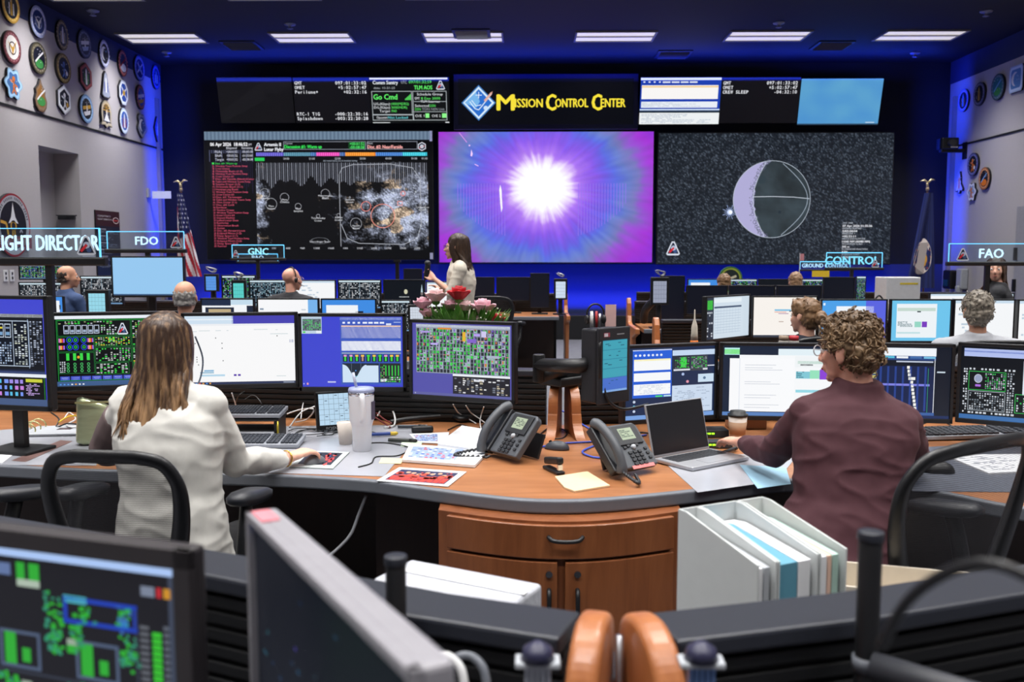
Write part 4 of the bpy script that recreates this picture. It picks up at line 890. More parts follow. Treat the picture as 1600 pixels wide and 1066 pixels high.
def scr_mixed(seed=1):
    r = random.Random(seed); c = Canvas(0, 0, 160, 130, (66, 72, 206)); c.up()
    c.rect(0, 18, 156, 88, (14, 18, 26)); c.rect(0, 18, 156, 22, WHT); c.rect(0, 86, 156, 91, (52, 66, 110)); c.rect(0, 91, 158, 95, WHT); c.rect(0, 95, 156, 122, (8, 10, 14)); c.rect(0, 122, 160, 130, (70, 90, 130)); c.rect(3, 26, 130, 82, (22, 28, 40)); c.up()
    c.frame(3, 26, 130, 82, 0.9, (190, 206, 226)); c.rect(100, 26, 101, 82, (190, 206, 226)); c.rect(128, 24, 129, 84, (150, 170, 200))
    for i in range(7): c.frame(8+i*13, 30, 19+i*13, 47, 1, (200, 214, 232)); c.rect(10+i*13, 34, 17+i*13, 36, YEL if i % 2 else (120, 140, 170)); c.rect(10+i*13, 40, 17+i*13, 44, (120, 160, 200))
    boxes(c, 5, 52, 98, 80, 20, 9, [(170, 190, 216), (200, 214, 234), (120, 140, 170)], r); boxes(c, 103, 30, 127, 80, 4, 20, [(200, 206, 190), (160, 170, 170), (210, 220, 230)], r); boxes(c, 131, 26, 155, 82, 4, 22, [(170, 180, 200), (90, 100, 120)], r)
    boxes(c, 70, 97, 118, 120, 5, 3, [(200, 130, 220), (120, 150, 240), (160, 140, 230), (90, 190, 230)], r, fill=1); c.rect(120, 97, 150, 101, (200, 206, 60)); c.dashes(120, 103, 146, 118, 8, (190, 160, 220), r); c.dashes(4, 98, 66, 119, 10, [(80, 200, 120), (180, 190, 220)], r); c.rect(153, 95, 154, 122, (40, 150, 60))
    return c
def scr_telemetry(seed=2):
    r = random.Random(seed); c = Canvas(0, 0, 160, 90, (8, 12, 14)); c.up(); c.rect(0, 0, 160, 4.2, WHT); c.rect(0, 84, 160, 90, (66, 96, 140)); taskbar(c, (60, 86, 130), 86, seed=seed); c.frame(1.5, 5, 158.5, 83.5, 0.8, (34, 150, 60)); c.up()
    for x0, y0, x1, y1 in ((3, 6, 100, 26), (3, 27, 50, 46), (51, 27, 100, 40), (51, 41, 100, 60), (3, 47, 50, 74), (51, 61, 96, 76), (101, 6, 130, 40), (101, 41, 157, 76), (131, 6, 157, 40)): c.frame(x0, y0, x1, y1, 0.5, (36, 130, 60))
    for i in range(6): c.frame(11+i*8, 12, 18+i*8, 23, 0.9, (190, 202, 222)); c.rect(12.5+i*8, 18, 16.5+i*8, 21, (160, 176, 200))
    boxes(c, 4, 7, 80, 11, 18, 2, [(200, 206, 214), (150, 160, 120), GRN], r); boxes(c, 60, 12, 82, 25, 6, 5, [(200, 206, 214), (120, 200, 120)], r)
    patch_logo(c, 89, 17.5, 7.5)
    for x, y in ((18, 31), (26, 31), (37, 31), (18, 40), (26, 40), (37, 40)): c.ring(x, y, 4.2, 1, (40, 70, 210)); c.ring(x, y, 2, 0.8, GRN)
    for x in (4, 42):
        for k, q in enumerate(((220, 120, 200), (240, 190, 70), (210, 60, 60), (150, 110, 230))): c.rect(x+k*2, 29, x+k*2+1.8, 34, q); c.rect(x+k*2, 38, x+k*2+1.8, 43, q)
    for i in range(4):
        c.rect(13+i*9, 48, 17+i*9, 57, GRN)
        for j in range(3): c.ring(15+i*9, 62+j*4.2, 1.9, 0.7, (80, 200, 110))
    c.disc(29, 53, 1.8, (240, 160, 50)); boxes(c, 4, 58, 12, 73, 3, 6, [(200, 206, 214)], r)
    boxes(c, 52, 28, 99, 39, 14, 6, [(170, 174, 160), GRN, (120, 180, 110), YEL], r); c.rect(70, 28, 73, 34, GRN); c.rect(75, 28, 78, 34, GRN); boxes(c, 52, 42, 99, 59, 12, 7, [(190, 196, 190), GRN, (120, 130, 140)], r, fill=0.55); boxes(c, 52, 62, 95, 75, 9, 6, [(200, 204, 206), GRN], r, fill=0.645)
    boxes(c, 102, 7, 129, 39, 7, 14, [(170, 180, 110), GRN, (190, 196, 200)], r, fill=0.645); boxes(c, 102, 42, 156, 75, 14, 14, [(190, 196, 200), GRN, YEL, (120, 200, 120)], r, fill=0.645); boxes(c, 132, 7, 156, 39, 5, 12, [(60, 140, 220), GRN, (200, 210, 220)], r, fill=0.645)
    for i in range(11): c.rect(4+i*14, 77.5, 16.5+i*14, 82.5, (70, 86, 200)); c.rect(6+i*14, 79, 14.5+i*14, 79.8, (180, 190, 240)); c.rect(7+i*14, 81, 13.5+i*14, 81.6, (150, 166, 230))
    return c
def scr_document(seed=3):
    r = random.Random(seed); c = Canvas(0, 0, 160, 90, (247, 247, 248)); c.up(); c.rect(0, 0, 70, 10.5, (206, 224, 240)); c.rect(0, 4, 70, 5.5, (240, 246, 250)); c.rect(68, 0, 160, 10.5, (70, 66, 176)); c.rect(0, 10.5, 160, 13, (236, 238, 242)); c.rect(0, 87, 160, 90, (44, 54, 86)); c.up()
    for x, y, w in ((20, 19, 16), (44, 19, 8), (60, 19, 3), (100, 18, 20), (132, 18.5, 3), (5, 20, 12), (124, 24, 26), (132, 80, 14)): c.rect(x, y, x+w, y+0.7, (190, 206, 210))
    for x, y in ((44, 29), (14, 36), (53, 36), (53, 42.5), (54, 59), (134, 27), (16, 54), (16, 57), (16, 60), (18, 64)): c.disc(x, y, 0.8, (50, 54, 60), n=8)
    c.rect(26, 71, 40, 73, (130, 180, 216)); c.rect(20, 73.5, 40, 75.5, (150, 190, 214)); c.rect(20, 77, 56, 79.5, (180, 214, 234)); c.rect(69, 77, 73, 79.5, (90, 60, 170)); c.rect(75, 77, 79, 79.5, (90, 60, 170)); c.rect(155, 32, 158, 36, (200, 204, 220)); c.rect(152, 32, 154, 36, (200, 204, 220)); taskbar(c, (44, 54, 86), 87, seed=5)
    return c
def scr_plot(seed=4):
    r = random.Random(seed); c = Canvas(0, 0, 160, 95, (62, 70, 206)); c.up(); c.rect(0, 0, 32, 23, (190, 210, 226)); c.rect(1.5, 3, 31, 19, (20, 30, 30)); c.rect(61, 1, 158, 92, (60, 90, 190)); c.rect(61, 1, 158, 4.5, (226, 234, 246)); c.rect(63, 12, 157, 29, (250, 246, 244)); c.rect(63, 33, 157, 46, (246, 248, 250)); c.rect(63, 48, 157, 90, (60, 84, 110)); c.up()
    boxes(c, 2, 4, 31, 18, 9, 7, [GRN, (90, 200, 120), (40, 60, 60)], r, fill=0.8); c.rect(2, 20, 6, 22, GRN); c.rect(23, 19, 31, 22.5, WHT)
    for i in range(8): c.rect((65, 73, 81, 89, 97, 106, 115, 124)[i], 7, (69, 77, 85, 93, 104, 113, 122, 131)[i], 9.5, (230, 236, 250))
    c.rect(134, 9, 142, 11.5, (220, 228, 246)); c.rect(146, 7, 157, 8, (180, 196, 236)); c.rect(63, 12, 157, 13.5, (246, 206, 170)); c.rect(63, 48.5, 157, 50, (160, 176, 190))
    for i in range(10): c.rect(65+i*9.2, 51, 72+i*9.2, 61, (30, 34, 36)); c.up(); c.rect(66+i*9.2, 51.5, 71+i*9.2, 54, r.choice([WHT, (220, 150, 210), (240, 190, 90), GRN])); c.rect(67+i*9.2, 54, 70+i*9.2, 60, GRN if i != 3 else (180, 140, 130)); c.up(-1)
    c.rect(64, 63, 122, 89, (30, 42, 58)); c.up()
    hump = [(64, 63.5)] + [(64+i*2.9, 63.5+18*math.exp(-((i-6.8)/3.2)**2)) for i in range(1, 14)]
    for (a, b_), (d, e) in zip(hump, hump[1:]): c.poly([(a, b_+1), (d, e+1), (d, 89), (a, 89)], (206, 226, 244))
    c.rect(101.5, 66, 121, 89, (206, 226, 244)); c.rect(78, 63, 78.4, 78, (120, 140, 160)); c.rect(93, 63, 93.4, 78, (120, 140, 160)); c.path([(79, 80), (86, 81), (92, 78)], 0.8, (80, 190, 210)); c.disc(85, 73, 0.9, (90, 160, 250))
    c.rect(123, 63, 156, 89, (40, 44, 46)); c.up()
    for i in range(5): c.rect(132+i*5, 66, 133.6+i*5, 80, GRN)
    boxes(c, 124, 65, 131, 88, 3, 10, [(170, 180, 120), (130, 140, 140), GRN], r); boxes(c, 132, 81, 156, 89, 8, 3, [GRN, WHT, (120, 200, 130)], r); c.rect(124, 84, 134, 88, (220, 226, 232)); c.text(40, 87, 2.2, 'RELOAD', (226, 230, 240), w=13) if False else c.rect(40, 87.5, 53, 89.5, (190, 196, 236)); c.disc(8, 91, 1.6, (230, 160, 170)); c.disc(2, 91, 0.9, (200, 206, 240)); taskbar(c, (50, 62, 150), 92.5, dots=False)
    return c
def scr_bars(seed=5):
    r = random.Random(seed); c = Canvas(0, 0, 160, 110, (84, 82, 168)); c.up(); c.rect(6, 2, 157, 76, (148, 158, 176)); c.rect(6, 2, 157, 6, (228, 234, 246)); c.rect(66, 76, 157, 79, (236, 240, 246)); c.rect(66, 79, 157, 106, (34, 34, 42)); c.up()
    cols = [GRN, (70, 224, 80), (54, 190, 66), (34, 40, 44), (34, 40, 44), (120, 90, 190), (190, 180, 200), (86, 92, 104), (210, 120, 60), (58, 70, 66), (40, 44, 52)]
    for j in range(12):
        y = 8+j*5.6
        for i in range(27):
            x = 7+i*5.5; q = r.choice(cols)
            if 5 <= i <= 18 and j >= 4: q = r.choice([GRN, (54, 190, 66), (40, 46, 52), (40, 46, 52)])
            c.rect(x, y, x+4.4, y+5.1, (40, 46, 54) if r.random() < 0.75 else (166, 176, 196))
            c.up(); c.rect(x+r.uniform(0, 1), y+0.4, x+r.uniform(1.6, 3.6), y+r.uniform(2.6, 5), q)
            if r.random() < 0.5: c.rect(x+2.8, y+0.5, x+4, y+4.6, GRN)
            if r.random() < 0.16: c.rect(x, y, x+4.4, y+1.0, r.choice([(224, 140, 60), (214, 90, 60), (196, 160, 230)]))
            c.up(-1)
    for x, y, w, h, q in ((42, 6.5, 22, 2.4, (226, 140, 50)), (14, 12, 14, 3, (170, 150, 220)), (112, 10, 8, 9, (206, 200, 240)), (82, 12, 5, 14, (230, 180, 50)), (90, 22, 14, 6, (130, 100, 200)), (100, 14, 10, 4, (180, 160, 236)), (30, 30, 12, 3, (190, 170, 240)), (120, 46, 20, 4, (170, 180, 200))): c.up(2); c.rect(x, y, x+w, y+h, q); c.up(-2)
    c.up(2); boxes(c, 68, 81, 156, 105, 13, 8, [(206, 196, 170), (226, 226, 230), (120, 126, 140), (180, 170, 150)], r, fill=0.55); c.rect(100, 82, 116, 86, (226, 228, 236)); c.up(-2)
    c.rect(0, 106, 160, 110, (96, 98, 160)); c.disc(4, 108, 1, (230, 230, 240), n=8)
    return c
def scr_tables(seed=6):
    r = random.Random(seed); c = Canvas(0, 0, 150, 120, (30, 46, 78)); c.up(); c.rect(12, 3, 77, 84, (40, 96, 214)); c.rect(12, 3, 77, 5, (220, 230, 246)); c.rect(78, 6, 150, 15, (196, 216, 240)); c.rect(80, 16, 108, 42, (40, 48, 56)); c.rect(109, 16, 138, 42, (60, 66, 76)); c.rect(122, 48, 149, 62, (200, 222, 240)); c.rect(78, 66, 147, 112, (202, 218, 238)); c.rect(0, 113, 150, 120, (120, 160, 220)); c.up()
    for y0, y1 in ((20, 38), (42, 56), (61, 79)): c.rect(14, y0, 75, y1, (246, 248, 250))
    c.rect(14, 19, 75, 22, (246, 236, 170))
    for i in range(7): c.disc(17+i*7, 12.5, 2, (224, 234, 252))
    c.dashes(16, 63, 74, 78, 6, (196, 206, 220), r); c.rect(50, 81, 62, 83.5, (80, 220, 110)); c.rect(64, 81, 76, 83.5, (190, 226, 230))
    boxes(c, 82, 18, 107, 37, 7, 9, [GRN, (60, 70, 70), (120, 130, 140)], r); c.rect(92, 18, 102, 36, GRN); boxes(c, 110, 18, 137, 38, 8, 9, [GRN, (90, 140, 120), (170, 180, 190)], r); c.rect(80, 38, 108, 41, (214, 218, 228)); c.rect(130, 38, 138, 41, (214, 218, 228)); c.rect(138, 33, 150, 35, (200, 206, 220)); c.disc(96, 47, 2.4, (170, 190, 230)); c.disc(104, 60, 2.4, (226, 150, 170)); c.disc(133, 55, 2.4, (90, 120, 150)); c.dashes(82, 70, 144, 108, 14, (168, 184, 206), r, 0.4)
    for y in (90, 98, 106): c.disc(15, y, 2.2, r.choice([(90, 190, 220), (220, 90, 80), (200, 210, 230)]))
    return c
def scr_writing(seed=7):
    r = random.Random(seed); c = Canvas(0, 0, 160, 100, (28, 40, 60)); c.up(); c.rect(2, 3, 24, 13, (190, 236, 240)); c.rect(2, 5, 24, 12, (96, 224, 60)); c.rect(80, 4, 158, 14, (226, 240, 246)); c.rect(24, 13, 158, 94, (246, 248, 250)); c.rect(10, 18, 104, 94, (248, 249, 251)); c.rect(0, 95, 160, 100, (90, 130, 190)); c.up()
    for y in (27, 31, 34, 51, 54, 70, 74, 84, 88): c.rect(32, y, 32+r.uniform(36, 64), y+0.7, (196, 202, 212))
    c.rect(104, 14, 158, 30, (240, 244, 246)); c.rect(108, 21, 150, 25, (170, 206, 190)); c.rect(112, 25.5, 130, 27.5, (50, 60, 66)); c.rect(106, 36, 126, 46, (130, 200, 214)); c.dashes(107, 36, 124, 46, 4, (60, 110, 130), r); c.rect(126, 34, 140, 46, (150, 226, 190)); c.rect(140, 33, 158, 47, (140, 70, 214)); c.rect(106, 62, 150, 66, (150, 216, 230)); c.rect(24, 18, 25, 94, (220, 226, 236))
    return c
def scr_timeline(seed=8):
    r = random.Random(seed); c = Canvas(0, 0, 160, 100, (16, 24, 38)); c.up(); c.rect(0, 2, 138, 13, (240, 244, 250)); c.rect(0, 13, 138, 19, (40, 70, 130)); c.rect(20, 27, 136, 92, (22, 36, 74)); c.rect(20, 27, 52, 92, (60, 80, 130)); c.rect(0, 92, 138, 96, (60, 96, 160)); c.rect(136, 13, 137, 92, (226, 230, 236)); c.rect(0, 96, 160, 100, (30, 46, 90)); c.up()
    for i, q in enumerate(((196, 120, 50), (120, 150, 210), (60, 90, 150), (90, 190, 220), (236, 240, 246), (70, 110, 170), (120, 190, 226))): c.rect(i*20, 13.5, i*20+17, 16.5, q)
    for i in range(9): c.rect(22, 29+i*6, 51, 33+i*6, ((140, 176, 226), (176, 176, 120), (196, 186, 110), (120, 190, 240), (110, 170, 230), (70, 130, 210), (90, 190, 240), (60, 110, 200), (80, 160, 220))[i])
    for i in range(7): c.rect(56+i*11, 28, 59+i*11, 90, (40, 66, 140))
    c.rect(54, 52, 130, 55, (126, 130, 226)); x = 96
    for i in range(12): c.rect(x, 27+i*5.2, x+(10 if i == 3 else 4), 31+i*5.2, (242, 242, 236)); x += 3 if i == 3 else 0.9
    c.rect(127, 30, 127.8, 92, (50, 150, 110)); c.rect(80, 20, 134, 22, (190, 200, 220)); c.rect(140, 34, 152, 36, (200, 214, 226)); c.dashes(3, 22, 18, 90, 16, (220, 226, 236), r)
    return c
def scr_schematic(seed=9):
    r = random.Random(seed); c = Canvas(0, 0, 160, 100, (10, 16, 24)); c.up(); c.rect(4, 3, 100, 14, (176, 190, 236)); c.rect(4, 6, 100, 8, (110, 130, 200)); c.rect(2, 30, 120, 93, (14, 20, 24)); c.rect(0, 94, 160, 100, (60, 110, 170)); c.up(); c.rect(90, 17, 160, 63, (222, 230, 242))
    c.frame(12, 34, 66, 60, 0.8, (60, 190, 90)); c.frame(12, 61, 66, 88, 0.7, (180, 190, 200)); c.frame(80, 62, 140, 88, 0.8, (60, 190, 90)); c.disc(26, 44, 6, (150, 160, 190)); c.ring(26, 44, 6, 1, (210, 214, 224)); c.rect(22, 52, 30, 55, (170, 110, 220))
    boxes(c, 36, 36, 65, 58, 9, 9, [(206, 212, 220), (120, 130, 140), (60, 190, 90)], r); boxes(c, 14, 63, 65, 87, 14, 8, [(206, 212, 220), (120, 130, 140)], r); boxes(c, 4, 30, 11, 92, 2, 18, [(206, 212, 220)], r); boxes(c, 68, 34, 79, 92, 3, 18, [(206, 212, 220), (150, 160, 170)], r); boxes(c, 12, 89, 80, 93, 12, 1, [(206, 212, 220)], r); boxes(c, 12, 29, 80, 33, 12, 1, [(206, 212, 220)], r); boxes(c, 82, 66, 138, 86, 12, 6, [(206, 212, 220), (60, 190, 90)], r)
    return c
GM2 = 'lit monitors along the worktop of the two seated people'
mon_px('tall monitor with blue top and two stacked windows at the worktop end', -75, 457, 3.72, 74, 467, 3.62, 0.46, scr_mixed(), GM2)
mon_px('monitor full of green framed dials behind the long haired woman', 77, 487, 3.82, 279, 488, 3.95, 0.33, scr_telemetry(), GM2, support='arm')
mon_px('white document monitor beside the long haired woman', 281, 487, 4.0, 466, 490, 4.08, 0.335, scr_document(), GM2, support='arm')
mon_px('violet blue monitor with plot windows, behind the white tumbler', 464, 487, 4.06, 635, 493, 4.06, 0.345, scr_plot(), GM2, support='arm')
mon_px('monitor crowded with green bars below the rose bouquet', 638, 492, 4.0, 806, 511, 3.82, 0.345, scr_bars(), GM2, support='arm')
mon_px('dark monitor with blue white tables behind the laptop', 972, 539, 3.95, 1123, 536, 4.12, 0.345, scr_tables(), GM2, support='arm')
mon_px('monitor with white writing page and lime green tab', 1124, 536, 4.1, 1311, 536, 4.06, 0.345, scr_writing(), GM2, support='arm')
mon_px('monitor with navy timeline chart beyond the maroon shoulder', 1311, 536, 4.06, 1495, 537, 3.98, 0.345, scr_timeline(), GM2, support='arm')
mon_px('dark schematic monitor above the empty chair back', 1496, 537, 3.98, 1690, 541, 3.75, 0.345, scr_schematic(), GM2, support='arm')
# the two near monitors
def scr_near(seed=11):
    r = random.Random(seed); c = Canvas(0, 0, 160, 100, (24, 24, 30)); c.up(); c.rect(0, 0, 160, 4, (170, 198, 244)); c.rect(156, 4, 160, 100, (60, 68, 86)); c.up(); G, T = (46, 168, 52), (50, 140, 110)
    def cluster(x, y, w, h, n, cols):
        for i in range(n): a, b_ = x+r.random()*w, y+r.random()*h; c.rect(a, b_, a+r.uniform(1, 3), b_+r.uniform(0.8, 2), r.choice(cols))
    c.rect(74, 7, 83, 12, (96, 116, 160)); c.rect(86, 6, 90, 13, G); c.rect(92, 6, 97, 13, G); c.rect(86, 13, 97, 16, (170, 186, 170)); c.rect(60, 16, 72, 18, (120, 140, 110)); c.rect(60, 18, 66, 24, G); c.rect(60, 25, 66, 28, G)
    c.frame(108, 17.5, 142, 28.5, 1.8, (30, 62, 176)); c.rect(108, 17, 119, 20, (80, 180, 190)); cluster(110, 20, 12, 8, 16, [G, T]); cluster(132, 18, 7, 12, 18, [G, T, (60, 110, 170)])
    cluster(98, 16, 8, 26, 60, [G, T]); cluster(110, 28, 6, 12, 24, [G, T]); cluster(133, 30, 8, 14, 30, [G, T]); c.rect(134, 24.5, 138, 28, (50, 120, 190))
    for x in (76, 113): c.frame(x, 35, x+20, 51, 1.4, (78, 92, 118)); c.rect(x+2.5, 36, x+8, 49.5, G); c.rect(x+11, 42, x+15, 48, G)
    for x, y in ((66, 35), (109, 35), (66, 56), (86, 56), (111, 56), (128, 56)): c.rect(x, y, x+5, y+2.6, (150, 166, 150)); c.rect(x, y+2.6, x+5, y+6, G)
    for x, y in ((72, 52), (78, 54), (100, 54), (108, 52), (118, 54), (138, 55)): cluster(x, y, 7, 10, 22, [G, T])
    for i in range(18): c.rect(143, 25+i*2.6, 147, 26.4+i*2.6, (96, 100, 108)); c.rect(148.5, 27+i*2.5, 152.5, 29+i*2.5, (56, 190, 48)); c.rect(153.5, 24+i*2.7, 156, 25.6+i*2.7, (90, 96, 108))
    c.rect(144, 68, 151, 71, (190, 196, 206)); c.rect(152, 66, 157, 71, (190, 196, 206)); c.rect(144, 9, 150, 13, (120, 130, 150)); c.rect(151, 9, 153, 13, (190, 40, 50)); c.rect(154, 9, 157, 13, (200, 140, 40)); c.disc(58, 50, 3, (210, 130, 30)); cluster(84, 70, 22, 12, 40, [G, T, (200, 190, 40), (30, 90, 160), (100, 110, 130)])
    for i, q in enumerate(((150, 40, 60), (40, 160, 60), (100, 90, 220), (190, 90, 120), (60, 100, 170))): c.rect(72+i*4, 76, 76+i*4, 84, q)
    boxes(c, 2, 8, 56, 90, 16, 24, [G, T, (90, 100, 120)], r, fill=0.4); boxes(c, 60, 86, 150, 98, 20, 4, [G, T, (90, 100, 120)], r, fill=0.5); c.rect(40, 52, 142, 53, (50, 56, 70)) ; c.rect(141, 18, 142, 70, (50, 56, 70))
    return c
NEARBODY = mat('dark_taupe_monitor_plastic', (52, 48, 50), 0.4)
GN = 'two near monitors at the picture foot'
monitor('near dark framed monitor showing green schematic readouts', W(-260, 792, 1.19), W(304, 862, 1.02), 0.36, scr_near(), GN, bezel=0.024, body=NEARBODY, depth=0.022)
c = Canvas(0, 0, 160, 100, (9, 14, 24)); c.up(); r_ = random.Random(5)
for i in range(50): x, y = r_.uniform(5, 150), r_.uniform(8, 95); c.rect(x, y, x+r_.uniform(1, 5), y+r_.uniform(0.5, 2), r_.choice([(26, 60, 84), (30, 80, 90), (60, 50, 130), (40, 60, 70), (24, 50, 80)]))
c.rect(0, 0, 160, 2.4, (70, 110, 180)); c.rect(60, 60, 64, 78, (76, 130, 190)); c.rect(60, 80, 66, 86, (150, 40, 70)); c.rect(14, 70, 18, 90, (50, 40, 120))
tl = W(389, 797, 1.13); d = WZ(672, 1066, tl.z)-tl; d.z = 0; d.normalize()
m2 = monitor('near monitor turned almost edge on with pale grey top edge', tl, tl+d*0.52, 0.34, c, GN, bezel=0.012, body=mat('pale_grey_monitor_plastic', (150, 148, 154), 0.4), depth=0.03)
MB().box((-0.22, 0.01, 0.341), (0.05, 0.022, 0.002)).build('sticker', mat('pink_sticker', (214, 130, 140), 0.645), m2)
# posts of the near row
for px, py, y, rad, lab in ((618, 868, 1.33, 0.0155, 'black round monitor post with grey cap in front of the white box'), (1361, 830, 1.3, 0.0165, 'black round monitor post with grey cap in front of the empty chair')):
    top = W(px, py, y); t = thing('monitor_post', lab, 'monitor post', (top.x, top.y, DESK), 0, 'black monitor posts'); h = top.z-DESK
    MB().tube([(0, 0, 0), (0, 0, h-0.012)], rad, 20).build('pole', BLACK, t, smooth=True, bevel=0.002); MB().tube([(0, 0, h-0.014), (0, 0, h)], rad*1.12, 20).build('cap', LEDGE, t, smooth=True, bevel=0.002); MB().lathe([(0.06, 0), (0.06, 0.012), (0.03, 0.02)], n=24).build('base', BLACK, t)
    if px > 1000: MB().tube([(0, 0, h-0.205), (0, 0, h-0.185)], rad*1.2, 16).build('collar', MIDGREY, t, smooth=True); MB().tube([(0, -0.02, h-0.19), (0.12, -0.1, h-0.2), (0.3, -0.16, h-0.22)], 0.02, 10).build('arm', DKGREY, t, smooth=True)
for px, y, lab, q in ((840, 1.12, 'silver post with dark cap beside the wooden fins, two monitors side', (180, 184, 192)), (1096, 1.12, 'bluish metal post with dark cap beside the wooden fins, file boxes side', (110, 140, 190))):
    top = W(px, 1003, y); t = thing('metal_post', lab, 'monitor post', (top.x, top.y, DESK), 0, 'metal posts by the fins'); h = top.z-DESK
    pm = mat('metal_post_%d' % px, q, 0.3, metal=0.5)
    mb = MB()
    for k in range(5): mb.box((-0.014+k*0.007, 0, (h-0.03)/2), (0.005, 0.02, h-0.03))
    mb.box((0, 0.004, (h-0.03)/2), (0.03, 0.014, h-0.03)).build('post', pm, t, bevel=0.001); MB().box((0, 0, h-0.026), (0.056, 0.03, 0.008)).build('clamp', LTGREY, t, bevel=0.002); MB().lathe([(0.022, h-0.022), (0.018, h-0.008), (0.006, h)], n=20).build('cap', mat('dark_violet_cap', (44, 44, 70), 0.4), t, smooth=True); MB().box((0, 0, 0.006), (0.08, 0.08, 0.012)).build('base', BLACK, t)
# ================================================================== things on the middle worktop
ZD = DESK+0.001
def D(px, py, z=ZD): return WZ(px, py, z)
def at(name, label, cat, px, py, rz=0.0, group=None, z=ZD): return thing(name, label, cat, D(px, py, z), rz, group)
def heading(p, q): return math.atan2(q.y-p.y, q.x-p.x)
def sheet(label, pts, z=ZD, t=0.0015, m=PAPER, name='paper_sheet', cat='paper', art=None, group=None, part='sheet'):
    """a flat sheet whose outline corners are given on the worktop"""
    P = [D(x, y, z) for x, y in pts]; c = sum(P, Vector())/len(P); r = thing(name, label, cat, (c.x, c.y, z), 0, group)
    loc = [(p.x-c.x, p.y-c.y) for p in P]
    area = sum(a[0]*b[1]-b[0]*a[1] for a, b in zip(loc, loc[1:]+loc[:1]))
    if area < 0: loc = loc[::-1]
    MB().prism(loc, t).build(part, m, r)
    if art:
        a, b, cc, d = [Vector((p.x-c.x, p.y-c.y, t+0.0004)) for p in P[:4]]
        art.build('print', lambda u, v: ((a*(1-u)+b*u)*(1-v)+(d*(1-u)+cc*u)*v, Vector((0, 0, 1))), PRINT, r, step=0.0002)
    return r
MATS = mat('clear_desk_sheet_grey', (168, 170, 178), 0.22, var=0.05, scale=14)
MATB = mat('brownish_sheet_strip', (120, 92, 88), 0.4)
rnd = random.Random(21)
def print_art(kind, seed=0):
    r = random.Random(seed); c = Canvas(0, 0, 100, 60, (232, 234, 238)); c.up()
    if kind == 'photo':
        c.rect(8, 8, 92, 54, (30, 36, 74)); c.up()
        for i in range(9): x = 14+i*9; c.disc(x, 30+r.uniform(-8, 8), 5.5, (206, 70, 50)); c.disc(x+1, 20+r.uniform(-4, 6), 3.4, (214, 160, 130)); c.rect(x-4, 34, x+4, 52, (196, 56, 44))
        for i in range(20): c.disc(r.uniform(10, 90), r.uniform(9, 53), r.uniform(1, 2.4), r.choice([(220, 222, 230), (40, 50, 110), (190, 60, 50)]), n=8)
    if kind == 'card': c.rect(6, 8, 70, 50, (150, 170, 210)); boxes(c, 6, 8, 70, 50, 9, 7, [(60, 90, 170), (190, 70, 70), (220, 226, 236), (110, 120, 150)], r, fill=0.85)
    if kind == 'text': c.dashes(8, 8, 92, 54, 12, (120, 126, 140), r, 0.5)
    if kind == 'mousepad':
        c.rect(0, 0, 100, 60, (196, 204, 204)); c.up(); c.rect(12, 5, 88, 50, (30, 32, 46)); c.up()
        for i in range(24): x, y = r.uniform(16, 84), r.uniform(8, 46); c.poly([(x-5, y+4), (x, y-5), (x+5, y+4), (x, y+7)], r.choice([(200, 60, 60), (210, 80, 70), (40, 60, 130), (30, 34, 50)]))
    return c
# grey sheets under clear plastic
G = 'grey sheets lying under clear plastic'
sheet('grey plastic covered sheet at the worktop end past the chair back', [(-90, 680), (185, 657), (150, 728), (-110, 726)], t=0.001, m=MATS, group=G, name='desk_sheet')
sheet('grey plastic covered sheet under the white tumbler', [(300, 668), (668, 664), (600, 745), (320, 736)], t=0.001, m=MATS, group=G, name='desk_sheet')
sheet('pale grey plastic covered sheet under the laptop', [(1030, 716), (1250, 706), (1215, 752), (1090, 770)], t=0.001, m=MATS, group=G, name='desk_sheet')
sheet('grey patterned sheet under the computer mouse behind the empty chair', [(1420, 700), (1640, 690), (1650, 770), (1425, 768)], t=0.001, m=mat('speckled_grey_sheet', (92, 96, 108), 0.4, var=0.6, scale=60), group=G, name='desk_sheet')
sheet('thin brown strip across the grey sheets behind the notebook', [(95, 688), (113, 690), (40, 722), (18, 720)], z=ZD+0.0015, t=0.0008, m=MATB, name='wood_strip', cat='strip')
sheet('pale blue printed page beside the maroon elbow', [(1156, 727), (1228, 731), (1236, 757), (1184, 764)], z=ZD+0.0015, m=mat('pale_blue_paper', (150, 190, 214), 0.7), art=None, name='blue_page')
sheet('blank white page at the far worktop end by the chair arm', [(-40, 694), (34, 700), (4, 724), (-80, 720)], z=ZD+0.0015)
sheet('white lined page with pale stripes behind the empty chair', [(1475, 713), (1600, 712), (1620, 738), (1545, 742)], z=ZD+0.0015, t=0.006, art=print_art('text', 3), name='lined_page')
sheet('flat photo card of people in orange suits at the worktop edge', [(624, 731), (729, 738), (700, 761), (588, 752)], z=ZD+0.0015, art=print_art('photo', 1), name='photo_card', cat='card')
sheet('printed booklet with blue and red pictures below the paper pad', [(640, 698), (765, 706), (742, 731), (628, 722)], z=ZD+0.0015, t=0.01, art=print_art('card', 2), name='booklet', cat='booklet')
sheet('thick blank white paper pad leaning by the telephone', [(722, 671), (776, 680), (758, 711), (684, 700)], z=ZD+0.004, t=0.018, name='paper_pad', cat='paper pad')
sheet('small pale green sticky note beside the marker pens', [(628, 690), (660, 691), (657, 699), (626, 698)], z=ZD+0.003, t=0.002, m=mat('pale_green_note', (206, 222, 200), 0.8), name='sticky_note', cat='note')
sheet('pale yellow sticky note in front of the tumbler', [(596, 716), (632, 717), (626, 725), (592, 724)], z=ZD+0.0015, t=0.001, m=mat('pale_yellow_note', (216, 206, 160), 0.8), name='sticky_note', cat='note')
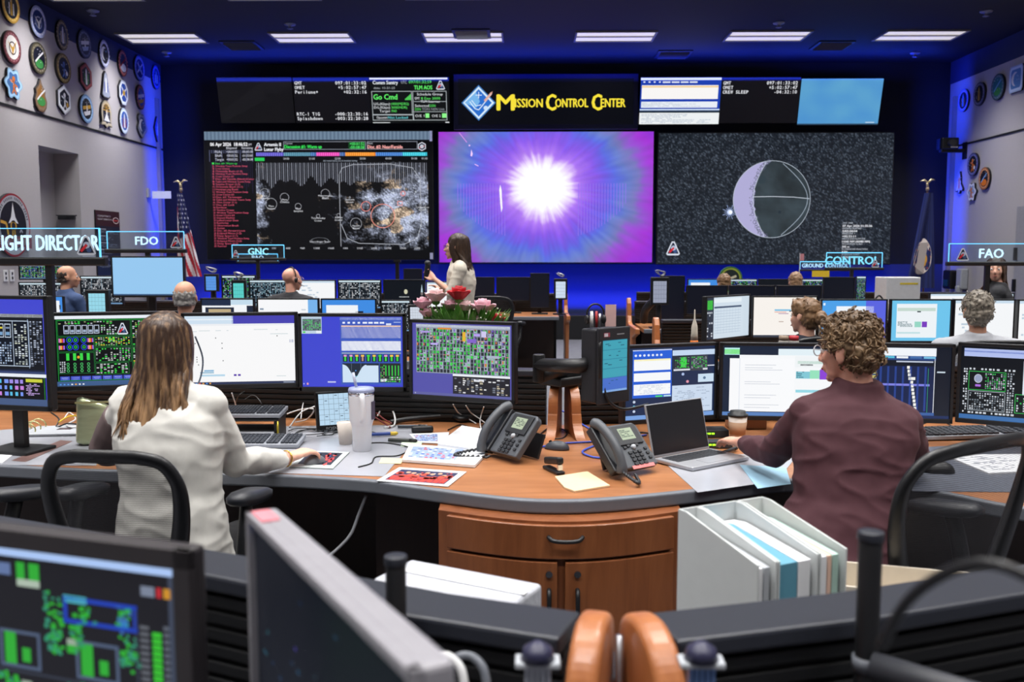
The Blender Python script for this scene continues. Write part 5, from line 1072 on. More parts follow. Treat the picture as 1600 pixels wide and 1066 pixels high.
sheet('beige torn paper napkin near the worktop edge', [(867, 747), (918, 739), (953, 761), (898, 770), (882, 764)], z=ZD, t=0.006, m=mat('kraft_napkin', (222, 196, 158), 0.85, var=0.06, bump=0.5, bscale=60), name='napkin', cat='napkin')
sheet('printed card propped under the black pen case', [(640, 679), (702, 676), (698, 694), (652, 692)], z=ZD+0.001, art=print_art('card', 6), name='printed_card', cat='card')
r = sheet('square mouse pad with red and navy print under the hand', [(478, 706), (546, 708), (520, 734), (452, 731)], z=ZD+0.0015, t=0.004, m=mat('pad_rubber', (150, 158, 158), 0.6), art=print_art('mousepad', 3), name='mouse_pad', cat='mouse pad')
# keyboards
def keyboard(label, pa, pb, depth, z, group, on=None):
    a, b = D(pa[0], pa[1], z), D(pb[0], pb[1], z); w = (b-a).length; rz = heading(a, b); mid = (a+b)/2
    r = thing('keyboard', label, 'keyboard', (mid.x, mid.y, z), rz, group)
    b_ = MB(); b_.M = Matrix.Rotation(math.radians(5), 4, 'X'); b_.box((0, depth/2, 0.012), (w, depth, 0.018)); b_.build('body', mat('silver_key_frame', (146, 150, 158), 0.4), r, bevel=0.004)
    MB().box((0, depth*0.8, 0.009), (w*0.7, 0.02, 0.016)).build('foot', BLACK, r)
    for x0, x1, n in ((0.03, 0.62, 13), (0.645, 0.775, 3), (0.8, 0.975, 4)):
        k = MB(); k.M = b_.M
        for j in range(5):
            for i in range(n):
                px = -w/2+w*(x0+(x1-x0)*(i+0.5)/n)
                k.box((px, depth*(0.13+0.17*j), 0.025), (w*(x1-x0)/n*0.8, depth*0.13, 0.008))
        k.build('key_block', mat('key_grey', (58, 62, 70), 0.5), r)
    return r
st = thing('keyboard_stand', 'black wire stand with shelf holding the upper keyboard', 'stand', (D(384, 655, ZD+0.098).x, D(384, 655, ZD+0.098).y+0.03, ZD), 0)
a, b = D(352, 676), D(446, 676); w = b.x-a.x
mb = MB()
for x in (-w/2+0.01, w/2-0.01): MB().box((x, 0.05, 0.044), (0.012, 0.16, 0.088)).build('side', BLACK, st, bevel=0.003)
MB().box((0, 0.05, 0.092), (w, 0.17, 0.008)).build('shelf', BLACK, st, bevel=0.002); MB().box((0, 0.05, 0.045), (w-0.03, 0.15, 0.006)).build('lower_shelf', BLACK, st); MB().tube([(w/2+0.0, -0.025, 0), (w/2, -0.025, 0.088)], 0.005, 8).build('tube', mat('brass_tube', (190, 170, 60), 0.3, metal=0.6), st, smooth=True)
keyboard('grey keyboard raised on the black stand', (330, 655), (438, 655), 0.15, ZD+0.098, 'grey keyboards')
keyboard('grey keyboard lying on the worktop below the stand', (322, 702), (466, 702), 0.155, ZD, 'grey keyboards')
keyboard('black keyed silver keyboard past the maroon jacket', (1436, 690), (1640, 684), 0.15, ZD, 'grey keyboards')
def mouse(label, px, py, rz, col, s=1.0):
    r = at('computer_mouse', label, 'computer mouse', px, py, rz, 'computer mice'); m = mat('mouse_%d' % px, col, 0.4)
    b = MB(); n, k = 16, 8; vs = []
    for i in range(k+1):
        t = i/k; 
        for q in range(n):
            a = 2*PI*q/n; ry = 0.055*s*math.cos(t*PI/2*0.98); rx = 0.031*s*math.cos(t*PI/2*0.98); vs.append((rx*math.cos(a), ry*math.sin(a)-0.008*s*t, 0.036*s*math.sin(t*PI/2)))
    b.add(vs, [(i*n+q, i*n+(q+1) % n, (i+1)*n+(q+1) % n, (i+1)*n+q) for i in range(k) for q in range(n)]+[tuple(range(n-1, -1, -1)), tuple(range(k*n, k*n+n))]).build('shell', m, r, smooth=True)
    MB().tube([(-0.003, 0.028*s, 0.029*s), (0.003, 0.028*s, 0.029*s)], 0.007, 10).build('wheel', BLACK, r)
mouse('dark grey computer mouse between the two telephones', 870, 702, 1.2, (62, 66, 74))
mouse('black computer mouse on the speckled sheet behind the empty chair', 1462, 738, 1.3, (22, 23, 26), 1.2)
mouse('grey computer mouse under the woman hand on the printed pad', 492, 725, -0.5, (110, 112, 118))
# telephones
def phone(label, px, py, rz, tilt=42):
    r = at('desk_telephone', label, 'telephone', px, py, rz, 'grey desk telephones')
    T = Matrix.Translation((0, -0.07, 0.012)) @ Matrix.Rotation(math.radians(tilt), 4, 'X')
    PG = mat('phone_grey', (76, 80, 86), 0.45, var=0.05); PD = mat('phone_dark', (34, 36, 41), 0.4)
    b = MB(); b.prism([(-0.05, 0), (0.12, 0), (0.12, 0.175), (0.105, 0.19), (-0.035, 0.19), (-0.05, 0.175)], 0.03, T); b.build('body', PG, r, bevel=0.006, seg=3)
    f = MB(); f.M = T; f.box((0.04, 0.137, 0.033), (0.125, 0.085, 0.008)); f.build('display_bezel', PD, r, bevel=0.002)
    c = Canvas(0, 0, 40, 26, (150, 164, 140)); c.up(); c.dashes(3, 4, 37, 22, 5, (70, 84, 74), random.Random(px)); c.build('display', lambda u, v: (T @ Vector((0.04-0.035+0.07*u, 0.165-0.05*v, 0.0376)), T.to_3x3() @ Vector((0, 0, 1))), PRINT, r)
    kb = MB(); kb.M = T
    for j in range(4):
        for i in range(3): kb.box((0.012+i*0.024, 0.012+j*0.0165, 0.033), (0.017, 0.011, 0.006))
    kb.build('keypad', PD, r, bevel=0.001)
    nb = MB(); nb.M = T
    for x, y in ((0.095, 0.07), (0.095, 0.05), (0.0, 0.085), (0.095, 0.03), (0.02, 0.09), (0.062, 0.09)): nb.box((x, y, 0.033), (0.014, 0.01, 0.006))
    nb.build('function_keys', PD, r, bevel=0.001); MB().ball(T @ Vector((0.042, 0.083, 0.032)), 0.011, 12, 6).build('navigation_key', LTGREY, r, smooth=True)
    h = MB(); pts = [T @ Vector(p) for p in ((-0.082, -0.012, 0.035), (-0.082, 0.01, 0.055), (-0.082, 0.06, 0.072), (-0.082, 0.12, 0.072), (-0.082, 0.175, 0.058), (-0.082, 0.205, 0.035))]
    h.tube(smooth_path(pts, 5), [0.021, 0.022, 0.021, 0.0205, 0.02]+[0.018]*16+[0.02, 0.021, 0.022, 0.022, 0.021], 12)
    hs = h.build('handset', PG, r, smooth=True)
    cr = MB(); cr.M = T; cr.box((-0.08, 0.095, 0.018), (0.056, 0.2, 0.036)); cr.build('cradle', PD, r, bevel=0.006)
    ft = MB(); ft.box((0.03, 0.055, 0.05), (0.14, 0.012, 0.1), rx=-0.35); ft.build('foot', PD, r, bevel=0.003)
    p0 = T @ Vector((-0.082, -0.012, 0.03)); co = MB(); n = 90; pts = []
    for i in range(n):
        t = i/(n-1); base = p0.lerp(Vector((-0.02, -0.11, 0.012)), t) + Vector((-0.06*math.sin(t*PI), -0.11*math.sin(t*PI), 0)); base.z = p0.z*(1-t)**2+0.011
        pts.append(base+Vector((0.0035*math.cos(i*1.3), 0.0025*math.sin(i*1.3), 0.0035*math.sin(i*1.3))))
    co.tube(pts, 0.0048, 6).build('cord', PD, r, smooth=True)
    return r, T
phone('grey desk telephone beside the paper pad, turned to the woman', 805, 714, math.radians(-52), 50)
r, T = phone('grey desk telephone with pink label beside the open laptop', 966, 737, math.radians(38), 46)
q = MB(); q.M = T; q.box((0.04, 0.0, 0.0312), (0.11, 0.014, 0.002)); q.build('pink_label', mat('pink_label', (216, 130, 130), 0.6), r)
# stapler
r = at('stapler', 'small black stapler in front of the computer mouse', 'stapler', 865, 737, math.radians(115))
MB().box((0, 0, 0.006), (0.125, 0.034, 0.012)).build('base', BLACK, r, bevel=0.004); m = MB(); m.M = Matrix.Translation((0.055, 0, 0.016)) @ Matrix.Rotation(math.radians(10), 4, 'Y'); m.box((-0.058, 0, 0.016), (0.118, 0.028, 0.026)); m.build('arm', BLACK, r, bevel=0.007, seg=3); MB().box((-0.05, 0, 0.026), (0.012, 0.018, 0.02)).build('head', CHROME, r)
# tumbler, cup
r = at('tumbler', 'tall white insulated tumbler with handle and straw', 'tumbler', 566, 704)
TB = mat('white_enamel', (222, 222, 226), 0.3, var=0.02)
MB().lathe([(0.034, 0), (0.037, 0.003), (0.041, 0.1), (0.043, 0.108), (0.05, 0.13), (0.052, 0.235), (0.0515, 0.24)], n=32).build('cup', TB, r, smooth=True)
MB().lathe([(0.052, 0.232), (0.0525, 0.24), (0.052, 0.248)], n=32).build('rim_band', CHROME, r, smooth=True)
MB().lathe([(0.053, 0.246), (0.054, 0.252), (0.051, 0.262), (0.02, 0.265), (0.001, 0.265)], n=32).build('lid', mat('lavender_lid', (150, 158, 190), 0.3), r, smooth=True)
MB().tube([(-0.02, 0, 0.262), (-0.032, -0.006, 0.325)], 0.006, 10).build('straw', mat('pale_straw', (196, 204, 226), 0.3), r, smooth=True)
MB().tube(smooth_path([(0.012, -0.049, 0.235), (0.016, -0.075, 0.232), (0.02, -0.084, 0.205), (0.02, -0.084, 0.16), (0.016, -0.075, 0.138), (0.01, -0.044, 0.132)], 6), 0.0115, 10).build('handle', TB, r, smooth=True)
MB().box((0.05, -0.012, 0.17), (0.006, 0.03, 0.075), rz=-0.2).build('badge', mat('dark_plum_badge', (74, 66, 84), 0.5), r, bevel=0.002)
def cup(name, label, px, py, h, r0, r1, lid, sleeve=None, group=None, z=ZD):
    r = at(name, label, 'cup', px, py, 0, group, z); MB().lathe([(r0, 0), (r1, h)], n=24).build('cup', mat('cup_card', (206, 196, 186), 0.6), r, smooth=True)
    if sleeve: MB().lathe([(r0+(r1-r0)*0.25+0.001, h*0.25), (r0+(r1-r0)*0.75+0.0015, h*0.75)], n=24).build('sleeve', sleeve, r, smooth=True)
    if lid: MB().lathe([(r1+0.002, h-0.004), (r1+0.003, h+0.006), (r1-0.006, h+0.008), (r1-0.008, h+0.02), (0.001, h+0.02)], n=24).build('lid', lid, r, smooth=True)
    return r
cup('paper_cup', 'plain white paper cup just behind the tumbler', 540, 694, 0.095, 0.026, 0.036, None)
cup('coffee_cup', 'takeaway coffee cup with black lid by the laptop', 1152, 688, 0.11, 0.03, 0.041, BLACK, mat('tan_sleeve', (176, 140, 110), 0.7))
# touch tablet near the tumbler
def touch_panel(label, pl, pr, hgt, lean, cols, text=None, group='small touch panels', z=ZD, name='touch_panel', cols_n=(6, 6)):
    a, b = D(pl[0], pl[1], z), D(pr[0], pr[1], z); w = (b-a).length; r = thing(name, label, 'touch panel', ((a.x+b.x)/2, (a.y+b.y)/2, z), heading(a, b), group)
    T = Matrix.Rotation(math.radians(-lean), 4, 'X'); m = MB(); m.M = T; m.box((0, 0.016, hgt/2), (w, 0.03, hgt)); m.build('housing', BLACK, r, bevel=0.006)
    c = Canvas(0, 0, 100, 100, cols); c.up(); dark = tuple(int(v*0.62) for v in cols)
    for i in range(cols_n[0]+1): c.rect(i*100/cols_n[0]-0.5, 0, i*100/cols_n[0]+0.5, 100, dark)
    for j in range(cols_n[1]+1): c.rect(0, j*100/cols_n[1]-0.5, 100, j*100/cols_n[1]+0.5, dark)
    rr = random.Random(pl[0])
    for i in range(10): x, y = rr.randrange(cols_n[0])*100/cols_n[0], rr.randrange(cols_n[1])*100/cols_n[1]; c.rect(x+3, y+5, x+12, y+7, (40, 60, 80))
    low = 0.16 if text else 0.06
    c.build('screen', lambda u, v: (T @ Vector((-w*0.42+u*w*0.84, -0.0005, hgt*(low+(0.94-low)*(1-v)))), T.to_3x3() @ Vector((0, -1, 0))), SCREEN, r)
    if text:
        t = Canvas(0, 0, 60, 10); t.text(30, 2, 6.5, text, (206, 210, 216), align='c', bold=0.01); t.build('lettering', lambda u, v: (T @ Vector((-w*0.42+u*w*0.84, -0.0006, hgt*(0.02+0.12*(1-v)))), T.to_3x3() @ Vector((0, -1, 0))), PRINT, r)
    MB().box((0, 0.07, 0.006), (w*0.7, 0.12, 0.012)).box((0, 0.06, hgt*0.3), (w*0.2, 0.02, hgt*0.6), rx=0.25).build('stand', BLACK, r, bevel=0.003)
    return r
touch_panel('tilted touch panel with pale blue key grid behind the tumbler', (496, 676), (552, 672), 0.185, 14, (186, 216, 238), 'POSN 42')
# the big panel on its arm between the two users
r = at('console_touch_panel', 'black touch panel with teal screen on an arm at the console joint', 'touch panel', 945, 655, math.radians(42))
base = r.location.copy(); cpt = W(957, 567, 3.75)
def loc_(v):
    d = v-base; return Matrix.Rotation(-r.rotation_euler.z, 3, 'Z') @ d
c0 = loc_(cpt)
PB = mat('charcoal_panel', (30, 32, 38), 0.5)
MB().box((c0.x-0.01, c0.y+0.045, c0.z-0.01), (0.17, 0.085, 0.3)).build('housing', PB, r, bevel=0.008)
MB().box((c0.x, c0.y-0.004, c0.z-0.01), (0.185, 0.018, 0.31)).build('front_frame', PB, r, bevel=0.005)
c = Canvas(0, 0, 60, 100, (60, 160, 180)); c.up(); c.rect(0, 72, 60, 100, (70, 110, 200)); rr = random.Random(4)
for j in range(5): c.rect(0, j*18, 60, j*18+1, (40, 120, 150))
for i in range(14): x = rr.uniform(2, 46); y = rr.randrange(5)*18+rr.uniform(3, 12); c.rect(x, y, x+rr.uniform(4, 10), y+1.5, (24, 84, 110))
c.rect(0, 96, 60, 100, (150, 190, 230)); c.build('screen', lambda u, v: (Vector((c0.x-0.072+0.144*u, c0.y-0.0142, c0.z+0.095-0.21*v)), Vector((0, -1, 0))), SCREEN, r)
c = Canvas(0, 0, 60, 10); c.rect(2, 1, 17, 9, (150, 60, 80)); c.up(); c.rect(3, 2, 12, 8, (206, 206, 216)); c.rect(34, 4, 52, 6, (150, 154, 160)); c.build('badge', lambda u, v: (Vector((c0.x-0.072+0.144*u, c0.y-0.0142, c0.z+0.128-0.022*v)), Vector((0, -1, 0))), PRINT, r)
MB().tube(smooth_path([c0+Vector((-0.075, 0.0, 0.09)), c0+Vector((-0.088, -0.012, 0.07)), c0+Vector((-0.088, -0.014, -0.03)), c0+Vector((-0.078, 0.0, -0.06))], 5), 0.009, 10).build('grab_handle', BLACK, r, smooth=True)
arm_end = loc_(W(842, 570, 3.95)); am = MB(); am.tube([c0+Vector((-0.06, 0.06, 0.0)), c0+Vector((-0.12, 0.07, -0.01)), arm_end], [0.03, 0.03, 0.027], 12).build('arm', BLACK, r, smooth=True)
am2 = MB(); am2.tube([arm_end+Vector((0, 0, 0.045)), arm_end+Vector((0, 0, -0.075))], 0.026, 14); am2.build('joint', BLACK, r, smooth=True, bevel=0.004)
post = loc_(W(880, 590, 4.19)); am3 = MB(); am3.tube([arm_end+Vector((0, 0, -0.05)), (arm_end+post)/2+Vector((0.02, 0, 0.0)), post+Vector((0.02, 0, 0.02))], 0.032, 12); am3.build('lower_arm', BLACK, r, smooth=True)
MB().box(post+Vector((0, 0, -0.012)), (0.17, 0.15, 0.04)).box(post+Vector((0.02, 0, 0.02)), (0.1, 0.1, 0.03)).build('mount_block', BLACK, r, bevel=0.008)
b0 = c0+Vector((-0.06, 0.0, -0.05)); MB().tube(smooth_path([b0, b0+Vector((0.01, -0.02, -0.09)), b0+Vector((0.07, -0.05, -0.135)), b0+Vector((0.19, -0.08, -0.125))], 5), 0.006, 8).build('bracket_rod', BLACK, r, smooth=True)
top_z = c0.z+0.14
rp = thing('paper_tag', 'pink paper card standing on top of the touch panel', 'paper', Matrix.Rotation(r.rotation_euler.z, 3, 'Z') @ Vector((c0.x+0.03, c0.y+0.04, top_z+0.004)) + base, math.radians(10)); MB().box((0, 0, 0.045), (0.045, 0.002, 0.09)).build('card', mat('pink_paper', (214, 176, 172), 0.8), rp)
hw = Matrix.Rotation(r.rotation_euler.z, 3, 'Z') @ Vector((c0.x-0.05, c0.y+0.05, top_z+0.003)) + base
hd = thing('headset', 'headset with coiled leads piled on top of the touch panel', 'headset', hw, 0.3); hd.scale = (0.66,)*3
MB().tube([(0.055*math.cos(t), 0, 0.085+0.06*math.sin(t)) for t in [i*PI/14-0.3 for i in range(18)]], 0.006, 8).build('headband', BLACK, hd, smooth=True)
for x in (-0.055, 0.055): MB().ball((x, 0, 0.05), (0.014, 0.026, 0.03)).build('ear_pad', BLACK, hd, smooth=True)
MB().tube([(-0.02, 0.01, 0.0), (-0.022, 0.008, 0.1)], [0.012, 0.01], 10).build('white_plug', WHITE, hd, smooth=True); MB().tube([(0.012, 0.01, 0.0), (0.01, 0.008, 0.1)], 0.008, 10).build('red_plug', mat('red_plastic', (180, 50, 50), 0.4), hd, smooth=True); MB().tube([(0.03, 0.012, 0.0), (0.035, 0.01, 0.085)], 0.009, 10).build('silver_plug', SILVER, hd, smooth=True)
# laptop
hl, hr = D(1022, 719, ZD+0.01), D(1110, 703, ZD+0.01); w = (hr-hl).length; hm_ = (hl+hr)/2
r = thing('laptop', 'silver laptop with dark blank screen open on the worktop', 'laptop', (hm_.x, hm_.y, ZD+0.002), heading(hl, hr)); LS = mat('laptop_silver', (176, 178, 184), 0.35, metal=0.4, var=0.03)
dp = 0.2
MB().box((0, -dp/2, 0.008), (w, dp, 0.015)).build('base', LS, r, bevel=0.004)
k = MB()
for j in range(5):
    for i in range(13): k.box((-w*0.43+w*0.86*(i+0.5)/13, -0.025-j*0.018, 0.0165), (w*0.86/13*0.85, 0.0145, 0.002))
k.build('keys', DKGREY, r); MB().box((0, -0.155, 0.016), (w*0.36, 0.062, 0.001)).build('touchpad', mat('touchpad_grey', (150, 152, 158), 0.35), r)
T = Matrix.Translation((0, 0.004, 0.014)) @ Matrix.Rotation(math.radians(-14), 4, 'X'); s_ = MB(); s_.M = T; s_.box((0, 0.004, 0.105), (w, 0.008, 0.21)); s_.build('lid', LS, r, bevel=0.003)
s_ = MB(); s_.M = T; s_.box((0, -0.0008, 0.108), (w-0.012, 0.002, 0.196)); s_.build('screen', mat('blank_screen', (20, 22, 27), 0.35), r)
# small black boxes, pens, glasses case
def small_box(name, label, cat, px, py, rz, d, m=BLACK, z=ZD, lights=None, group=None, bevel=0.004):
    r = at(name, label, cat, px, py, rz, group, z); MB().box((0, 0, d[2]/2), d).build('body', m, r, bevel=bevel)
    if lights:
        for i in range(3): MB().box((-d[0]*0.3+i*0.016, -d[1]/2-0.001, d[2]*0.55), (0.012, 0.003, 0.007)).build('indicator_light', mat('green_led', (150, 255, 40), 0.4, emit=2.0), r)
    return r
small_box('glasses_case', 'black soft case lying by the marker pens', 'case', 660, 676, 0.15, (0.1, 0.04, 0.03), bevel=0.01)
small_box('network_switch', 'small dark box with two green lights behind the laptop', 'network box', 1112, 681, 0.05, (0.13, 0.1, 0.035), DKGREY, lights=True, group='small network boxes')
small_box('network_switch', 'small dark box with green lights nearer the laptop keys', 'network box', 1120, 699, 0.05, (0.12, 0.06, 0.03), DKGREY, lights=True, group='small network boxes')
small_box('cardboard_tray', 'shallow tan card tray behind the coffee cup', 'tray', 1165, 668, 0.05, (0.17, 0.1, 0.06), mat('tan_card', (150, 112, 84), 0.7))
small_box('black_box', 'black electronic box under the screen beside the woman', 'electronic box', 152, 630, 0.1, (0.14, 0.1, 0.09), DKGREY)
for px, py, rz, q, lab in ((628, 691, -0.15, (40, 44, 40), 'thick dark green marker on the printed card'), (642, 669, 0.08, (70, 76, 86), 'slim grey marker behind the black case'), (598, 681, 0.25, (30, 60, 130), 'blue handled cutter beside the tumbler'), (1140, 707, 0.9, (30, 30, 34), 'black pen on the sheets by the maroon cuff'), (415, 690, 0.12, (60, 70, 180), 'blue pen at the front of the lower keyboard')):
    r = at('marker_pen', lab, 'pen', px, py, rz, 'pens and markers', ZD+0.004); MB().tube([(-0.06, 0, 0.008), (0.035, 0, 0.008)], 0.008, 12).build('barrel', mat('pen_%d' % px, q, 0.4), r, smooth=True, bevel=0.001); MB().tube([(0.034, 0, 0.008), (0.06, 0, 0.008), (0.068, 0, 0.008)], [0.0085, 0.0085, 0.004], 12).build('cap', mat('yellow_cap', (200, 170, 50), 0.4) if px == 598 else BLACK, r, smooth=True)
# ring binder notebook and handbag
r = at('ring_binder', 'open white ring notebook with gold rings at the worktop end', 'notebook', 92, 676, 0.12)
MB().box((0, 0, 0.006), (0.24, 0.19, 0.012)).build('pages', PAPER, r, bevel=0.002); MB().box((0, 0, 0.0125), (0.26, 0.21, 0.001)).build('cover', LTGREY, r); MB().box((0.02, 0.02, 0.0135), (0.06, 0.04, 0.001)).build('picture', mat('dark_badge_print', (60, 40, 48), 0.6), r)
for i in range(3): MB().tube([(-0.12+0.035*math.cos(t), -0.04+i*0.06, 0.02+0.03*math.sin(t)) for t in [k*2*PI/16 for k in range(16)]], 0.003, 6, closed=True).build('ring', mat('pale_gold', (200, 196, 140), 0.3, metal=0.7), r, smooth=True)
r = at('handbag', 'pale metallic green handbag standing beside the woman', 'bag', 152, 694, 0.25)
n = 14; vs = []
for i in range(7):
    t = i/6
    for q in range(n):
        a = 2*PI*q/n; rx = 0.085*(1-0.12*t); ry = 0.05*(1-0.8*t)+0.004; s_ = lambda v: math.copysign(abs(v)**0.6, v)
        vs.append((rx*s_(math.cos(a)), ry*s_(math.sin(a))+0.004*math.sin(t*9+a), 0.19*t+(0.03*(-math.cos(a)) if t > 0.8 else 0)))
MB().add(vs, [(i*n+q, i*n+(q+1) % n, (i+1)*n+(q+1) % n, (i+1)*n+q) for i in range(6) for q in range(n)]+[tuple(range(n-1, -1, -1)), tuple(range(6*n, 7*n))]).build('body', mat('pale_green_metallic', (178, 186, 150), 0.28, metal=0.55, var=0.25, scale=12, stretch=(1, 1, 5)), r, smooth=True, subsurf=1)
MB().box((0, -0.03, 0.185), (0.15, 0.006, 0.008)).build('clasp', mat('pale_gold', (200, 196, 140), 0.3), r)
# cables
def cable(label, pts, rad, m, group='cables on the worktop', n=8, name='cable'):
    P = [D(x, y, ZD+z) for x, y, z in pts]; c = P[0]; r = tag(MB().tube(smooth_path([p-c for p in P], 7), rad, n).build(name, m, smooth=True), label, 'cable', group); r.location = c; return r
CB, CW, CR, CBL, CY = BLACK, mat('white_cable', (206, 206, 206), 0.5), mat('dark_red_cable', (110, 40, 40), 0.5), mat('blue_cable', (70, 96, 210), 0.5), mat('yellow_cable', (206, 170, 40), 0.5)
for d in (
    ('thick black sleeved cable bundle below the plot screens', [(610, 660, 0.01), (640, 655, 0.02), (700, 650, 0.025), (722, 655, 0.02), (740, 648, 0.02)], 0.013, CB),
    ('thin black cable winding from the tumbler to the worktop edge', [(558, 694, 0.004), (600, 692, 0.004), (640, 700, 0.006), (622, 712, 0.004), (588, 714, 0.004), (580, 724, 0.004), (560, 730, 0.004)], 0.0028, CB),
    ('blue network cable behind the two telephones', [(860, 640, 0.03), (880, 643, 0.04), (905, 660, 0.006), (930, 676, 0.004), (950, 690, 0.004)], 0.0042, CBL),
    ('blue network cable running past the computer mouse', [(830, 703, 0.004), (870, 694, 0.004), (930, 690, 0.004), (980, 684, 0.004), (1010, 680, 0.004)], 0.0042, CBL),
    ('blue network cable looping in front of the telephone', [(930, 696, 0.004), (910, 706, 0.004), (925, 714, 0.004), (945, 716, 0.004)], 0.0042, CBL),
    ('thin black cable coiled beside the wooden fins', [(838, 684, 0.004), (860, 668, 0.004), (885, 674, 0.004), (878, 685, 0.004), (850, 684, 0.004), (836, 678, 0.006)], 0.003, CB),
    ('white cable looping under the document screen', [(452, 668, 0.004), (470, 645, 0.06), (490, 636, 0.08), (502, 632, 0.08)], 0.0035, CW),
    ('white cable twisting beside the keyboard stand', [(462, 660, 0.03), (480, 655, 0.015), (490, 640, 0.09), (470, 640, 0.05), (440, 650, 0.05)], 0.0035, CW),
    ('white cable hanging below the plot screen', [(470, 655, 0.04), (472, 640, 0.06), (476, 620, 0.09)], 0.003, CW),
    ('grey white cable loop beside the touch panel', [(590, 650, 0.03), (602, 632, 0.06), (615, 645, 0.04), (616, 664, 0.01), (600, 668, 0.01)], 0.0045, CW),
    ('dark red cable beside the tumbler', [(588, 645, 0.04), (600, 655, 0.02), (612, 662, 0.01)], 0.004, CR),
    ('second dark red cable beside the tumbler', [(586, 652, 0.03), (598, 660, 0.015), (610, 668, 0.008)], 0.004, CR),
    ('yellow cable behind the handbag', [(92, 660, 0.03), (105, 652, 0.045), (120, 650, 0.04), (130, 655, 0.03)], 0.004, CY),
    ('dark tangled cable beside the ring notebook', [(80, 645, 0.05), (92, 655, 0.04), (88, 668, 0.01), (105, 662, 0.03), (128, 664, 0.02)], 0.0035, CB),
    ('pale tangled cable beside the handbag', [(100, 655, 0.02), (108, 645, 0.04), (118, 655, 0.03), (104, 664, 0.02), (116, 668, 0.02), (128, 662, 0.02)], 0.0035, CW),
    ('black cable lying in front of the bars screen', [(700, 672, 0.004), (720, 664, 0.004), (745, 670, 0.004), (775, 660, 0.01)], 0.003, CB),
    ('pale lead with plug hanging from the bars screen', [(708, 632, 0.1), (716, 645, 0.05), (728, 652, 0.02), (744, 662, 0.005)], 0.003, CW),
    ('second pale lead hanging from the bars screen', [(728, 634, 0.1), (736, 645, 0.05), (750, 655, 0.02), (762, 664, 0.005)], 0.003, CW),
    ('third pale lead hanging from the bars screen', [(756, 636, 0.1), (752, 648, 0.04), (750, 660, 0.015), (752, 672, 0.004)], 0.003, CW),
    ('fine dark lead curling under the bars screen', [(786, 645, 0.05), (775, 655, 0.02), (760, 660, 0.01), (750, 668, 0.004)], 0.0025, CB),
    ('black lead from the document screen to the keyboards', [(365, 640, 0.04), (372, 620, 0.13), (382, 612, 0.15)], 0.003, CB),
    ('pale lead with white plug under the document screen', [(372, 650, 0.02), (368, 632, 0.09), (362, 614, 0.15)], 0.003, CW),
    ('curved grey lead below the document screen', [(382, 625, 0.11), (396, 618, 0.13), (408, 630, 0.1), (412, 645, 0.05)], 0.003, CB),
    ('black lead from the tables screen to the laptop', [(1040, 668, 0.02), (1060, 666, 0.02), (1080, 676, 0.006), (1100, 680, 0.006)], 0.004, CB),
    ('black mouse lead by the silver keyboard', [(1432, 668, 0.02), (1450, 660, 0.03), (1475, 660, 0.01), (1490, 668, 0.004)], 0.0035, CB),
    ('dark cable running along the wood behind the telephone', [(975, 690, 0.004), (1000, 676, 0.004), (1035, 682, 0.004), (1060, 682, 0.004)], 0.0035, CB),
): cable(*d)
# extra tangle on the dark side of the keyboards
rr = random.Random(31)
for i in range(9):
    x0 = rr.uniform(450, 520); pts = [(x0+k*rr.uniform(12, 24), 672+rr.uniform(-4, 10), 0.004+rr.uniform(0, 0.012)) for k in range(5)]
    cable('thin dark wire in the tangle before the touch panel', pts, 0.0022, CB, 'thin wires tangled before the touch panel')
r = D(560, 770, 0.70)
wp = [W(572, 775, 3.3), W(562, 800, 3.3), W(548, 835, 3.28), W(525, 860, 3.25), W(500, 880, 3.2)]
q = tag(MB().tube(smooth_path([p-wp[0] for p in wp], 6), 0.006, 8).build('cable', mat('grey_cable', (120, 122, 128), 0.5), smooth=True), 'grey cable hanging below the worktop edge', 'cable', 'hanging cable'); q.location = wp[0]
